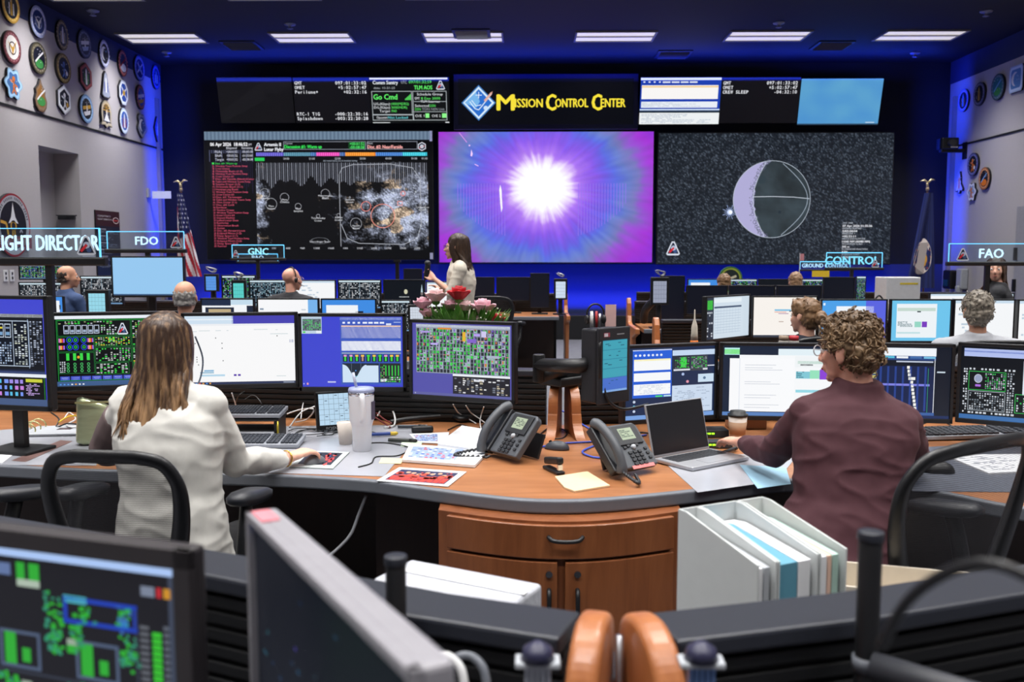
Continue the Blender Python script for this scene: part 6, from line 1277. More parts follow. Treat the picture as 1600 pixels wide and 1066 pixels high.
# headset lead at the woman, mug etc on the far side
# ------------------------------------------------------------------ flowers behind the bars screen
vz = 1.0
base = W(722, 520, 4.5); base.z = vz
v = thing('flower_vase', 'clear vase on the console ledge behind the bars screen', 'vase', base)
MB().lathe([(0.035, 0), (0.05, 0.01), (0.055, 0.06), (0.045, 0.12), (0.05, 0.14)], n=24).build('glass', mat('pale_glass', (190, 206, 200), 0.1, alpha=0.45), v, smooth=True)
PINK, RED, PALE, LEAF = mat('pink_petals', (232, 130, 160), 0.6, var=0.3, scale=25), mat('red_petals', (184, 20, 34), 0.55, var=0.25, scale=25), mat('cream_pink_petals', (240, 206, 206), 0.6, var=0.15, scale=25), mat('green_leaf', (84, 138, 52), 0.5, var=0.35, scale=20)
def rose(label, px, py, rad, m, group='roses in the bouquet', y=4.45, tip=0.5, seed=0):
    rad *= 1.12; p = W(px, py, y); r = thing('rose', label, 'flower', p, seed*1.3, group); rr = random.Random(seed+5)
    for ring_, (n, r0, h, open_) in enumerate(((3, 0.34, 0.85, 0.0), (5, 0.62, 0.78, 0.15), (6, 0.9, 0.6, 0.45))):
        mb = MB()
        for k in range(n):
            a0 = 2*PI*k/n+ring_*0.5; vs = []; nu, nv = 7, 5
            for j in range(nv+1):
                t = j/nv
                for i in range(nu+1):
                    u = i/nu-0.5; ang = a0+u*(2*PI/n)*1.5*(0.5+0.5*math.sin(t*PI*0.75))
                    R = rad*r0*(0.25+0.75*math.sin(t*PI*0.55))*(1+open_*t*t*0.5); z = rad*(-0.55+t*(0.55+h)) - rad*open_*0.45*max(0, t-0.7)*3 - rad*0.18*(2*u)**2*t
                    vs.append((R*math.cos(ang), R*math.sin(ang), z+rr.uniform(-1, 1)*rad*0.02))
            mb.add(vs, [(j*(nu+1)+i, j*(nu+1)+i+1, (j+1)*(nu+1)+i+1, (j+1)*(nu+1)+i) for j in range(nv) for i in range(nu)])
        o = mb.build('petals', m, r, smooth=True); s_ = o.modifiers.new('thickness', 'SOLIDIFY'); s_.thickness = 0.0012
    MB().ball((0, 0, -rad*0.5), (rad*0.4, rad*0.4, rad*0.3)).build('calyx', LEAF, r, smooth=True)
    q = Vector((v.location.x, v.location.y, vz+0.03))-p; q = Matrix.Rotation(-seed*1.3, 3, 'Z') @ q
    MB().tube(bez((0, 0, -rad*0.5), (0, 0, -rad*1.5), q*0.6, q, 6), 0.003, 6).build('stem', LEAF, r, smooth=True)
    return r
TIPS = mat('pink_tipped_petals', (238, 176, 190), 0.6, var=0.35, scale=18)
for i, d in enumerate((('pale pink rose furthest towards the black laptop', 661, 476, 0.04, TIPS), ('large pink and cream rose beside the black laptop', 681, 464, 0.045, PALE), ('single tall red rose at the top of the bouquet', 717, 461, 0.047, RED), ('pink rose half hidden low in the bouquet leaves', 668, 490, 0.034, TIPS), ('small pink rose below the red rose', 703, 479, 0.036, TIPS), ('cream rose beside the standing woman skirt', 727, 480, 0.036, PALE), ('full pale pink rose on the empty chair side of the bouquet', 754, 483, 0.054, TIPS), ('small pink rose low beside the red bud', 751, 500, 0.03, PALE), ('low red rose at the end of the bouquet', 777, 501, 0.036, RED))): rose(*d, seed=i)
rr = random.Random(8)
def foliage():
    r = thing('bouquet_foliage', 'green leaves and white filler sprigs around the roses', 'foliage', v.location); m = MB(); w_ = MB(); o = v.location
    for i in range(170):
        px, py = rr.uniform(664, 792), rr.uniform(486, 508)
        if abs(px-725) > 50 and py < 494: py += 8
        p = W(px, py, 4.45+rr.uniform(-0.08, 0.1))-o; dr = (p-Vector((0, 0, 0.05))); dr = dr.normalized(); L = rr.uniform(0.05, 0.1); x, y, z = frame(dr); wd = rr.uniform(0.008, 0.024)
        m.add([p-dr*L*0.6, p+x*wd-dr*L*0.1, p+dr*L*0.5+y*0.01, p-x*wd-dr*L*0.1, p+y*0.006], [(0, 1, 4), (1, 2, 4), (2, 3, 4), (3, 0, 4)])
    for i in range(26):
        px, py = rr.choice([(735, 485), (676, 488), (760, 496), (785, 498), (770, 490)]); px += rr.uniform(-9, 9); py += rr.uniform(-9, 5); p = W(px, py, 4.42+rr.uniform(-0.05, 0.05))-o
        w_.ball(p, 0.004, 6, 4); m.tube([p*0.4+Vector((0, 0, 0.03)), p], 0.0012, 4)
    f = m.build('leaves', LEAF, r); f.modifiers.new('thickness', 'SOLIDIFY').thickness = 0.0008; w_.build('sprigs', mat('white_sprig', (226, 230, 214), 0.6), r, smooth=True)
    MB().tube([(0, 0, 0.02), (0, 0, 0.12)], 0.018, 8).build('stems', LEAF, r)
foliage()
# ------------------------------------------------------------------ boxes on the low cabinets behind the near ledge
z = 0.725
BOXW = mat('white_wrap', (190, 192, 200), 0.3, var=0.1, scale=20, bump=1.0, bscale=35)
a, b = WZ(600, 888, 0.86), WZ(812, 930, 0.86); mid = (a+b)/2
r = thing('wrapped_box', 'long white glossy wrapped box behind the near ledge', 'box', (mid.x, mid.y, 0.721), heading(a, b)); L = (b-a).length
MB().box((0, 0.03, 0.065), (L, 0.15, 0.13)).build('box', BOXW, r, bevel=0.01, seg=3); MB().box((0, 0.03, 0.132), (L*0.99, 0.02, 0.002)).build('seam', PAPER, r)
FILE = mat('pale_grey_card_file', (206, 210, 210), 0.6, var=0.04)
BLUEC = mat('blue_folder', (92, 150, 172), 0.6, var=0.1); GREENC = mat('mint_folder', (176, 206, 194), 0.7)
def file_box(label, c, w, contents):
    r = thing('magazine_file', label, 'file box', (c[0], c[1], 0.681), math.radians(27), 'white file boxes behind the ledge')
    side = [(-0.13, 0), (0.13, 0), (0.13, 0.31), (0.1, 0.31), (-0.13, 0.262)]   # (y, z)
    A = lambda x: Matrix(((0, 0, 1, x), (1, 0, 0, 0), (0, 1, 0, 0), (0, 0, 0, 1)))
    m = MB()
    for x in (-w/2, w/2-0.004): m.prism(side, 0.004, A(x))
    m.box((0, 0.128, 0.155), (w-0.009, 0.004, 0.31)); m.box((0, -0.128, 0.06), (w-0.009, 0.004, 0.12)); m.box((0, 0, 0.003), (w-0.009, 0.25, 0.006)); m.build('box', FILE, r)
    ins = [(-0.12, 0.008), (0.12, 0.008), (0.12, 0.27), (0.08, 0.275), (-0.12, 0.25)]; x = -w/2+0.008
    for wd, mm, nm in contents: MB().prism(ins, wd, A(x)).build(nm, mm, r); x += wd+0.003
    return r
file_box('white file box of loose papers, first beside the cherry cabinet', (0.416, 1.90), 0.05, [(0.014, PAPER, 'paper_bundle'), (0.014, LTGREY, 'grey_folder')])
file_box('white file box holding a thick blue folder, in the middle', (0.488, 1.937), 0.105, [(0.05, BLUEC, 'blue_folder'), (0.032, PAPER, 'paper_bundle')])
file_box('white file box with mint folder, last beside the maroon jacket', (0.572, 1.98), 0.074, [(0.02, PAPER, 'paper_bundle'), (0.01, mat('peach_folder', (226, 190, 170), 0.7), 'peach_folder'), (0.016, GREENC, 'mint_folder')])
a, b = WZ(1282, 890, 0.78), WZ(1492, 893, 0.78); mid = (a+b)/2
r = thing('beige_tray', 'long beige open tray on the low cabinet beside the file boxes', 'tray', (mid.x+0.02, mid.y-0.06, 0.681), heading(a, b)-0.25); L = (b-a).length; TRM = mat('beige_plastic', (206, 196, 180), 0.5)
MB().box((0, 0.0, 0.003), (L, 0.18, 0.006)).build('bottom', TRM, r)
m = MB()
for y in (-0.09, 0.09): m.box((0, y, 0.05), (L, 0.006, 0.1))
for x in (-L/2, L/2): m.box((x, 0, 0.05), (0.006, 0.18, 0.1))
m.build('rim', TRM, r, bevel=0.002)
# near cables
nb = mat('black_lead_cable', (20, 20, 23), 0.4)
pts = [W(1378, 1010, 0.72), W(1410, 950, 0.7), W(1450, 912, 0.68), (W(1510, 884, 0.66)), W(1570, 886, 0.64), W(1660, 930, 0.62)]
q = tag(MB().tube(smooth_path([p-pts[0] for p in pts], 8), 0.0045, 10).build('cable', nb, smooth=True), 'thick black cable arching over the near ledge by the post', 'cable', 'near cables'); q.location = pts[0]
for k, (px, lab) in enumerate(((665, 'pale cable loop behind the edge-on monitor, first'), (700, 'pale cable loop behind the edge-on monitor, nearer the fins'))):
    pts = [W(px, 1050, 1.2), W(px+14, 1028, 1.2), W(px+36, 1026, 1.2), W(px+55, 1045, 1.19), W(px+62, 1080, 1.18)]
    q = tag(MB().tube(smooth_path([p-pts[0] for p in pts], 6), 0.006, 8).build('cable', CW if k == 0 else MIDGREY, smooth=True), lab, 'cable', 'near cables'); q.location = pts[0]
# ================================================================== consoles further into the room
DARKTOP = mat('dark_laminate_top', (34, 36, 44), 0.45)
def row(name_top, name_back, x0, x1, yf, yb_, bow=0.0, wood_mat=None, ledge_z=1.0):
    n = 7; xs = [x0+(x1-x0)*i/(n-1) for i in range(n)]
    f = [(x, yf+bow*abs(x-0.3)) for x in xs]; b = [(x, yb_+bow*abs(x-0.3)) for x in xs]
    worktop(name_top, f, [(p[0], p[1]-0.003) for p in b], wood_mat=wood_mat or WOODTOP, group='worktops further into the room')
    slat_wall(name_back, b, DESK+0.01, ledge_z, group='console backs further into the room')
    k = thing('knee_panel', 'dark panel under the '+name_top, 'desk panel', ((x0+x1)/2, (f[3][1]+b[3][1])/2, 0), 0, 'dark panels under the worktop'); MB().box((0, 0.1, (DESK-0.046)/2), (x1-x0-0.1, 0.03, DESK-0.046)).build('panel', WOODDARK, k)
row('worktop behind the long haired woman screens, second row, emblem wall side', 'slatted back of the second row on the emblem wall side', -5.2, -0.75, 6.95, 7.75, 0.03)
row('worktop in the second row on the door wall side', 'slatted back of the second row on the door wall side', 1.14, 6.4, 6.95, 7.75, 0.03)
row('worktop in the third row on the emblem wall side', 'slatted back of the third row on the emblem wall side', -6.2, -1.0, 10.0, 10.85, 0.02)
row('worktop in the third row on the door wall side', 'slatted back of the third row on the door wall side', 1.27, 7.2, 10.0, 10.85, 0.02)
row('worktop of the centre console beneath the violet screen', 'slatted back of the centre console beneath the violet screen', -2.1, 0.42, 12.0, 13.0, 0.0)
row('worktop in the last row towards the screen wall, door wall side', 'slatted back of the last row, door wall side', 1.6, 6.6, 12.7, 13.5, 0.0)
def end_panel(label, px, py, y, x=None, rise=1.0, front=0.85, t=0.05):
    p = W(px, py, y); r = thing('console_end_panel', label, 'wooden end panel', (p.x, y, 0), 0, 'wooden console end panels in the aisle')
    pr = [(0.1, 0), (0.1, rise-0.03), (0.07, rise), (0.01, rise), (-0.03, rise-0.06), (-0.05, DESK+0.1), (-0.1, DESK+0.03), (-0.2, DESK+0.012), (-front, DESK+0.012), (-front, DESK-0.05), (-front*0.6, DESK-0.12), (-front*0.5, 0)]
    A = Matrix(((0, 0, 1, -t/2), (1, 0, 0, 0), (0, 1, 0, 0), (0, 0, 0, 1))); MB().prism(pr, t, A).build('panel', wood('cherry_fin', (158, 94, 54), (190, 122, 74), 3, (8, 8, 1.2)), r, bevel=0.012, seg=3)
    m = MB(); m.box((t/2+0.006, -0.15, 0.36), (0.012, 0.09, 0.7)); m.build('inset_strip', BLACK, r)
    return r
end_panel('wooden end panel of the centre console beneath the violet screen', 884, 480, 12.9, rise=1.02)
end_panel('tall curved wooden end panel by the grey touch panel, door wall side', 983, 480, 10.8, rise=1.04)
end_panel('lower wooden end panel in front of the taller one, door wall side', 1026, 505, 7.75, rise=1.02)
# screens of the further rows
def scr_simple(kind, seed=0):
    r = random.Random(seed)
    if kind == 'blue': return Canvas(0, 0, 160, 90, (150, 200, 240)).up().rect(0, 87, 160, 90, (60, 90, 130))
    if kind == 'dark': return Canvas(0, 0, 160, 90, (12, 16, 28))
    if kind == 'white':
        c = Canvas(0, 0, 160, 90, (244, 246, 248)); c.up(); c.rect(0, 0, 160, 6, (200, 220, 236)); c.dashes(10, 14, 150, 80, 9, (190, 206, 220), r, 0.25); return c
    if kind == 'whitebar':
        c = Canvas(0, 0, 160, 90, (242, 245, 248)); c.up(); c.rect(0, 0, 90, 14, (30, 44, 70)); c.rect(90, 0, 160, 12, (196, 220, 236)); c.rect(10, 18, 100, 36, (30, 40, 60)); c.rect(140, 14, 160, 40, (30, 40, 60)); c.up(); c.rect(20, 22, 90, 30, (190, 170, 130)); return c
    if kind == 'winblue':
        c = Canvas(0, 0, 160, 90, (64, 140, 226)); c.up(); c.rect(12, 12, 108, 60, (240, 244, 248)); c.rect(100, 26, 124, 40, (20, 30, 50)); return c
    if kind == 'whiteblue':
        c = Canvas(0, 0, 160, 90, (246, 247, 249)); c.up(); c.rect(134, 0, 160, 90, (120, 180, 236)); c.rect(4, 20, 14, 24, (130, 150, 170)); c.rect(116, 22, 128, 25, (200, 210, 220)); return c
    if kind in ('grid', 'gridgreen', 'gridwhite'):
        c = Canvas(0, 0, 160, 90, (12, 22, 30)); c.up(); c.rect(0, 0, 160, 5, (206, 226, 236))
        cols = {'grid': [(150, 190, 206), (90, 120, 140), (200, 214, 226)], 'gridgreen': [GRN, (150, 190, 140), (200, 214, 220), (60, 100, 200)], 'gridwhite': [(214, 220, 226), (150, 156, 164), (90, 96, 104), (226, 226, 230)]}[kind]
        boxes(c, 2, 7, 158, 84, 26, 16, cols, r, fill=0.62); c.up()
        for i in range(1, 4): c.rect(i*40-0.6, 6, i*40+0.6, 85, (150, 180, 200))
        c.rect(0, 86, 160, 90, (110, 150, 190)); return c
    if kind == 'logo':
        c = Canvas(0, 0, 160, 80, (12, 18, 26)); c.up(); c.disc(86, 32, 7, (206, 204, 176)); c.dashes(60, 46, 112, 50, 1, (190, 196, 200), r, 1.0); c.poly([(150, 10), (154, 34), (146, 34)], (190, 214, 226)); c.disc(150, 38, 5, (120, 110, 110)); return c
    if kind == 'sched':
        c = Canvas(0, 0, 160, 90, (206, 220, 232)); c.up(); c.rect(0, 0, 26, 90, (36, 48, 66)); c.rect(2, 6, 22, 26, (70, 226, 60)); c.rect(26, 3, 130, 12, (226, 236, 242)); c.rect(28, 20, 130, 24, (60, 80, 110)); c.up()
        for i in range(9): c.rect(30, 30+i*6, 128, 30.7+i*6, (160, 180, 200)); c.rect(30+i*11, 26, 30.7+i*11, 80, (170, 190, 210))
        boxes(c, 2, 30, 24, 86, 3, 10, [(200, 206, 214), (20, 26, 36)], r); return c
    if kind == 'cream':
        c = Canvas(0, 0, 160, 100, (247, 242, 236)); c.up(); c.rect(0, 95, 160, 100, (60, 66, 80)); c.rect(54, 30, 96, 34, (120, 190, 226)); c.rect(54, 36, 84, 38, (226, 160, 150)); c.rect(64, 40, 90, 41.5, (150, 90, 150)); c.dashes(54, 60, 110, 64, 1, (190, 170, 160), r, 0.4); return c
    if kind == 'bluewin':
        c = Canvas(0, 0, 160, 100, (76, 160, 232)); c.up(); c.rect(110, 0, 160, 100, (90, 100, 224)); c.rect(36, 14, 130, 54, (238, 244, 250)); c.rect(3, 6, 8, 12, (226, 240, 250)); return c
    if kind == 'cyan':
        c = Canvas(0, 0, 160, 100, (110, 196, 236)); c.up(); c.rect(14, 8, 124, 92, (236, 242, 246)); c.up(); c.rect(16, 18, 120, 26, (196, 216, 206)); c.rect(70, 26, 80, 29, (40, 50, 60)); c.dashes(18, 52, 58, 66, 5, (70, 110, 120), r, 0.9); c.rect(64, 52, 82, 66, (150, 214, 196)); c.rect(84, 52, 98, 66, (120, 60, 190)); c.rect(16, 78, 80, 82, (190, 222, 226)); return c
GM = 'screens of the rows further into the room'
M = lambda label, x0, y0, x1, y1, d, kind, seed=0, H=0.335, bezel=0.012, d2=None, **k: mon_px(label, x0, y0, d, x1, y1, d2 or d, H, scr_simple(kind, seed), GM, bezel=bezel, **k)
# second row, emblem wall side
M('large plain pale blue screen raised under the smaller glass sign', 172, 400, 288, 401, 7.55, 'blue')
M('white screen strip beside the grey haired man', 312, 466, 398, 466, 7.3, 'whitebar')
M('white and blue screen above the document monitor', 400, 466, 499, 466, 7.3, 'whiteblue', 1)
M('bright blue screen with white window above the plot monitor', 500, 466, 589, 467, 7.3, 'winblue')
M('small screen with dark rows beside the pink roses', 594, 469, 642, 469, 7.4, 'gridwhite', 5, H=0.26, bezel=0.008)
M('sliver of bright blue screen behind the glass sign post', 80, 463, 99, 463, 7.4, 'winblue', 3, H=0.24, bezel=0.006)
# third row, emblem wall side
M('upper screen of green graphs below the big glass sign', 28, 413, 102, 413, 10.62, 'gridgreen', 2, H=0.18)
M('lower screen of white tables below the green graph screen', 28, 441, 102, 441, 10.4, 'gridwhite', 3, H=0.3)
M('black and white data screen beside the man in blue', 124, 431, 192, 431, 10.4, 'gridwhite', 4)
M('green and white data screen beyond the small touch panels', 345, 430, 400, 430, 10.6, 'gridgreen', 6)
M('screen of pale grid panels beside the bald man in black', 388, 437, 456, 437, 10.35, 'grid', 7)
M('white screen hidden behind the bald man head', 457, 437, 525, 438, 10.35, 'white', 8)
M('black screen of white readouts beyond the bald man', 527, 437, 596, 437, 10.35, 'gridwhite', 9)
M('dark laptop like screen with small round logo and rocket picture', 598, 437, 665, 437, 10.3, 'logo', 10)
M('white page screen beside the standing woman hand', 665, 440, 700, 440, 10.5, 'white', 11, H=0.3)
# centre console
M('dark blank screen partly behind the standing woman', 722, 433, 773, 433, 12.7, 'dark')
M('dark blank screen in the centre of the room', 775, 433, 829, 433, 12.7, 'dark', 1)
M('tall black upright screen at the centre console end', 828, 427, 859, 427, 12.5, 'dark', 2, H=0.47, bezel=0.008)
M('small black screen against the blue wall', 630, 420, 660, 420, 13.04, 'dark', 4, H=0.2, desk=1.0)
# door wall side
M('tall dark screen beside the wooden end panels', 1031, 431, 1071, 431, 10.5, 'dark', 5, H=0.5, bezel=0.008)
M('first dark screen in the third row, beside the tall dark one', 1072, 446, 1138, 446, 10.4, 'dark', 6)
M('second dark screen in the third row, door wall side', 1139, 446, 1212, 446, 10.4, 'dark', 7)
M('third dark screen in the third row, door wall side', 1213, 446, 1285, 446, 10.4, 'dark', 8)
M('raised dark screen under the control sign', 1286, 433, 1337, 433, 10.5, 'dark', 9, H=0.34)
M('narrow bright screen turned side on beside the white carton', 1338, 431, 1354, 433, 10.5, 'gridgreen', 12, H=0.3, bezel=0.004)
for i, (x0, x1, k) in enumerate(((1074, 1128, 'winblue'), (1129, 1184, 'gridgreen'), (1185, 1240, 'logo'), (1241, 1292, 'gridgreen'))):
    M(('blue and white', 'green dotted', 'black', 'green and white')[i]+' screen edge showing above the dark screens, '+('first', 'second', 'third', 'fourth')[i]+' in the last row', x0, 436, x1, 436, 13.1, k, 20+i, H=0.33)
M('pale schedule screen with lime tab beside the rocket model', 1103, 463, 1173, 460, 7.0, 'sched', 13, H=0.345, d2=7.45)
M('cream page screen behind the woman with a bun', 1175, 462, 1279, 463, 7.4, 'cream', 14, H=0.345)
M('blue screen with white window beyond the maroon person head', 1282, 467, 1388, 468, 7.3, 'bluewin', 15, H=0.345)
M('cyan framed schedule screen beside the man in grey', 1391, 467, 1489, 468, 7.3, 'cyan', 16, H=0.345)
M('white and violet screen behind the man in grey', 1490, 467, 1588, 468, 7.3, 'white', 17, H=0.345)
M('white screen end beyond the man in grey', 1590, 468, 1680, 468, 7.2, 'white', 18, H=0.345)
M('pale screen strip behind the glass sign post, third row', 1452, 458, 1512, 458, 10.3, 'white', 19)
M('pale screen strip below the long haired woman in the third row', 1514, 458, 1586, 458, 10.3, 'white', 20)
# touch panels on the further rows
def far_panel(label, px, py, y, w, h, col, lamp=True):
    p = W(px, py, y); r = thing('touch_panel', label, 'touch panel', (p.x, y, DESK), 0, 'small touch panels'); z = p.z-DESK
    MB().box((0, 0.02, z), (w, 0.05, h)).build('housing', BLACK, r, bevel=0.006); c = Canvas(0, 0, 60, 90, col); c.up()
    for i in range(1, 5): c.rect(0, i*18-0.6, 60, i*18+0.6, tuple(int(v*0.7) for v in col)); c.rect(i*12-0.4, 0, i*12+0.4, 90, tuple(int(v*0.8) for v in col))
    c.build('screen', flat(w*0.72, h*0.78, 0, -0.007, z-h*0.42), SCREEN, r); MB().tube([(0, 0.07, 0), (0, 0.07, z)], 0.03, 10).build('post', BLACK, r, smooth=True); MB().box((0, 0.055, z), (0.06, 0.03, 0.06)).build('mount', BLACK, r); MB().box((0, 0.07, 0.008), (0.2, 0.14, 0.016)).build('base', BLACK, r)
    if lamp:
        m = MB(); rr_ = random.Random(px); m.tube(smooth_path([(0.05*math.sin(i*2.1)+rr_.uniform(-0.02, 0.02), 0.02, z+h/2+0.012+0.03*(i % 3)+rr_.uniform(0, 0.015)) for i in range(9)], 3), 0.006, 6); m.build('headset_hook', SILVER, r, smooth=True)
    return r
far_panel('small touch panel with blue screen beside the grey haired man', 330, 442, 10.5, 0.16, 0.2, (90, 150, 226))
far_panel('small touch panel with teal screen among the grid screens', 373, 456, 10.2, 0.16, 0.26, (90, 206, 200))
far_panel('black touch panel with pale cyan grid beside the man in blue', 152, 473, 7.2, 0.18, 0.2, (150, 214, 232), False)
far_panel('pale screen touch panel at the centre console end', 876, 452, 12.4, 0.18, 0.28, (206, 222, 240))
far_panel('grey screen touch panel on bulky black housing beside tall dark screen', 1031, 455, 10.1, 0.2, 0.3, (150, 156, 176))
far_panel('pale touch panel beside the bouquet leaves', 651, 490, 7.3, 0.14, 0.14, (206, 214, 226), False)
p = W(1011, 480, 10.3); r = thing('panel_arm', 'bulky black bracket arm reaching the grey screen touch panel', 'bracket', (p.x-0.02, 10.3, DESK), 0); MB().tube(smooth_path([(0.0, 0.1, 0.05), (0.0, 0.05, 0.16), (0.03, -0.05, 0.24), (0.08, -0.1, 0.3)], 5), 0.045, 10).build('arm', BLACK, r, smooth=True)
# odds and ends on the further worktops
p = W(1402, 449, 10.35); r = thing('carton', 'white carton with yellow strip below the control sign', 'box', (p.x, 10.35, DESK+0.001), 0.05); z = W(1402, 433, 10.35).z-DESK
MB().box((0, 0, z/2), (0.38, 0.3, z)).build('box', mat('off_white_carton', (206, 208, 212), 0.6), r, bevel=0.008); MB().box((0.06, -0.151, z-0.07), (0.2, 0.002, 0.02)).build('yellow_strip', mat('yellow_tape', (214, 190, 50), 0.5), r); MB().box((0, 0, z+0.002), (0.37, 0.02, 0.003)).build('flap_seam', LTGREY, r); 
p = W(1372, 461, 10.15); r = thing('backpack', 'grey beige backpack lying beside the white carton', 'bag', (p.x, 10.12, DESK+0.001)); MB().ball((0, 0, 0.16), (0.15, 0.1, 0.165), 16, 10).build('body', mat('grey_canvas', (120, 114, 104), 0.8), r, smooth=True); MB().ball((0, -0.07, 0.1), (0.1, 0.06, 0.09), 12, 8).build('pocket', mat('dark_canvas', (70, 68, 66), 0.8), r, smooth=True); MB().tube(smooth_path([(-0.05, 0, 0.31), (0, 0, 0.36), (0.05, 0, 0.31)], 5), 0.01, 8).build('handle', BLACK, r, smooth=True)
p = W(1157, 436, 12.9); r = thing('round_plaque', 'green rimmed round plaque propped above the dark screens', 'plaque', (p.x, 13.55, 1.0)); 
MB().prism([(0.17*math.cos(2*PI*i/28), 0.2+0.17*math.sin(2*PI*i/28)) for i in range(28)], 0.03, Matrix.Rotation(PI/2, 4, 'X')).build('board', mat('green_plaque', (60, 110, 60), 0.5), r); c = Canvas(-1, -1, 1, 1); c.disc(0, 0, 0.9, (150, 170, 60)).up(); c.disc(0, 0, 0.76, (24, 40, 40)).up(); c.line(-0.5, 0.2, 0.5, -0.2, 0.2, (206, 206, 180)); c.build('artwork', flat(0.33, 0.33, 0, -0.031, 0.035), PRINT, r); MB().box((0, 0.02, 0.1), (0.04, 0.03, 0.2)).build('stand', BLACK, r)
p = W(1083, 534, 4.56); r = thing('rocket_model', 'white and orange rocket model on the console ledge', 'model rocket', (p.x, 4.53, 1.001), 0)
h = W(1083, 484, 4.53).z-1.0; OR_ = mat('rocket_orange', (226, 120, 30), 0.45); RW = mat('rocket_white', (206, 200, 186), 0.5)
MB().lathe([(0.05, 0), (0.05, 0.012)], n=20).build('base', BLACK, r); MB().lathe([(0.02, 0.012), (0.02, h*0.42), (0.018, h*0.46)], n=20).build('orange_tank', OR_, r, smooth=True); MB().lathe([(0.018, h*0.46), (0.0165, h*0.58), (0.015, h*0.7), (0.009, h*0.78), (0.004, h*0.84), (0.003, h*0.98), (0.001, h)], n=16).build('white_stage', RW, r, smooth=True)
for x in (-0.027, 0.027): MB().lathe([(0.007, 0.012), (0.007, h*0.36), (0.001, h*0.42)], (x, 0, 0), 12).build('booster', RW, r, smooth=True)
for px, lab, q in ((1228, 'clear snack jar on the console ledge beside the writing page screen', (150, 130, 110)), (1244, 'small jar with red lid on the console ledge', (180, 40, 50))):
    p = W(px, 532, 4.62); r = thing('snack_jar', lab, 'jar', (p.x, 4.66, 1.001), 0, 'jars on the console ledge'); MB().lathe([(0.028, 0), (0.03, 0.01), (0.03, 0.1), (0.022, 0.12)], n=20).build('glass', mat('jar_glass', (196, 190, 180), 0.1, alpha=0.6), r, smooth=True); MB().lathe([(0.024, 0.118), (0.024, 0.14), (0.001, 0.14)], n=20).build('lid', mat('lid_%d' % px, q, 0.5), r, smooth=True)
# ================================================================== edge-lit glass position signs
ac = bpy.data.materials.new('clear_acrylic'); ac.use_nodes = True; nt = ac.node_tree; nt.nodes.remove(nt.nodes['Principled BSDF']); o_ = nt.nodes['Material Output']
t_ = nt.nodes.new('ShaderNodeBsdfTransparent'); t_.inputs[0].default_value = (0.86, 0.93, 0.97, 1); g_ = nt.nodes.new('ShaderNodeBsdfGlossy'); g_.inputs['Roughness'].default_value = 0.08; mx_ = nt.nodes.new('ShaderNodeMixShader'); mx_.inputs[0].default_value = 0.06
nt.links.new(t_.outputs[0], mx_.inputs[1]); nt.links.new(g_.outputs[0], mx_.inputs[2]); nt.links.new(mx_.outputs[0], o_.inputs['Surface'])
EDGEGLOW = mat('edge_glow', (110, 206, 250), 0.4, var=0.02, emit=0.95)
def sign(label, xl, xr, yt, yb_, d, text, th, badge=None, tx=None, glow=1.0, bar=0.03, post_px=None, post_to=DESK, text_col=(196, 232, 255), twidth=None, bar_ext=0.02):
    a, b = W(xl, yb_, d), W(xr, yb_, d); zt = (W(xl, yt, d).z+W(xr, yt, d).z)/2; z0 = (a.z+b.z)/2; w = b.x-a.x; h = zt-z0; cx = (a.x+b.x)/2
    r = thing('position_sign', label, 'sign', (cx, d, post_to), 0, 'glass position signs on posts'); zz = z0-post_to
    MB().box((0, 0, zz+h/2), (w, 0.01, h)).build('glass_plate', ac, r)
    e = 0.0022*d/4.5*1.2; m = MB(); m.box((0, 0, zz+h), (w, 0.011, e*1.6)); m.box((-w/2, 0, zz+h/2), (e, 0.011, h)); m.box((w/2, 0, zz+h/2), (e*2.2 if d < 5 else e, 0.011, h)); m.build('edge_frame', EDGEGLOW, r)
    c = Canvas(xl, yt, xr, yb_); c.text(tx or (xl+xr)/2, th[0], th[1]-th[0], text, text_col, align='c', w=twidth, bold=0.011); c.build('lettering', flat(w, h, 0, -0.006, zz), GLOW, r)
    if badge: c = Canvas(xl, yt, xr, yb_+4); patch_logo(c, badge[0], badge[1], badge[2]); c.build('badge', lambda u, v: (Vector((-w/2+u*w, -0.011, zz+h-(h*(yb_+4-yt)/(yb_-yt))*v)), Vector((0, -1, 0))), PRINT, r, step=0.0008)
    MB().box((0, 0, zz-bar/2), (w+2*bar_ext, 0.05, bar)).build('base_bar', BLACK, r, bevel=0.008)
    px = W(post_px, yb_, d).x-cx if post_px else 0
    MB().box((px, 0.0, (zz-bar)/2), (0.032 if d < 5 else 0.04, 0.03, zz-bar)).build('post', BLACK, r)
    return r
sign('big edge lit glass sign for the flight director position', -26, 157, 357, 402, 4.5, 'FLIGHT DIRECTOR', (368, 391), badge=(137, 384, 15), tx=71, twidth=170, post_px=77, post_to=1.0, bar=0.042, bar_ext=0.03)
sign('glass sign lettered FDO above the plain pale blue screen', 168, 288, 362, 389, 7.9, 'FDO', (370, 382.5), badge=(276, 379, 9), tx=230, post_px=231, post_to=1.0, bar=0.035)
sign('glass sign lettered GNC below the event list screen', 363, 444, 383, 403, 11.0, 'GNC', (388, 398), badge=(369, 396, 5), tx=404, post_px=403, post_to=1.0, bar=0.03, text_col=(150, 226, 250))
sign('glass sign lettered PAO just behind the GNC sign', 372, 434, 397, 408, 13.4, 'PAO', (399.5, 406), tx=403, post_px=403, post_to=0.0, bar=0.03, text_col=(190, 220, 240))
sign('glass sign lettered FAO towards the door wall', 1482, 1640, 381, 409, 7.9, 'FAO', (389, 403), badge=(1503, 398, 10), tx=1548, post_px=1543, post_to=1.0, bar=0.035)
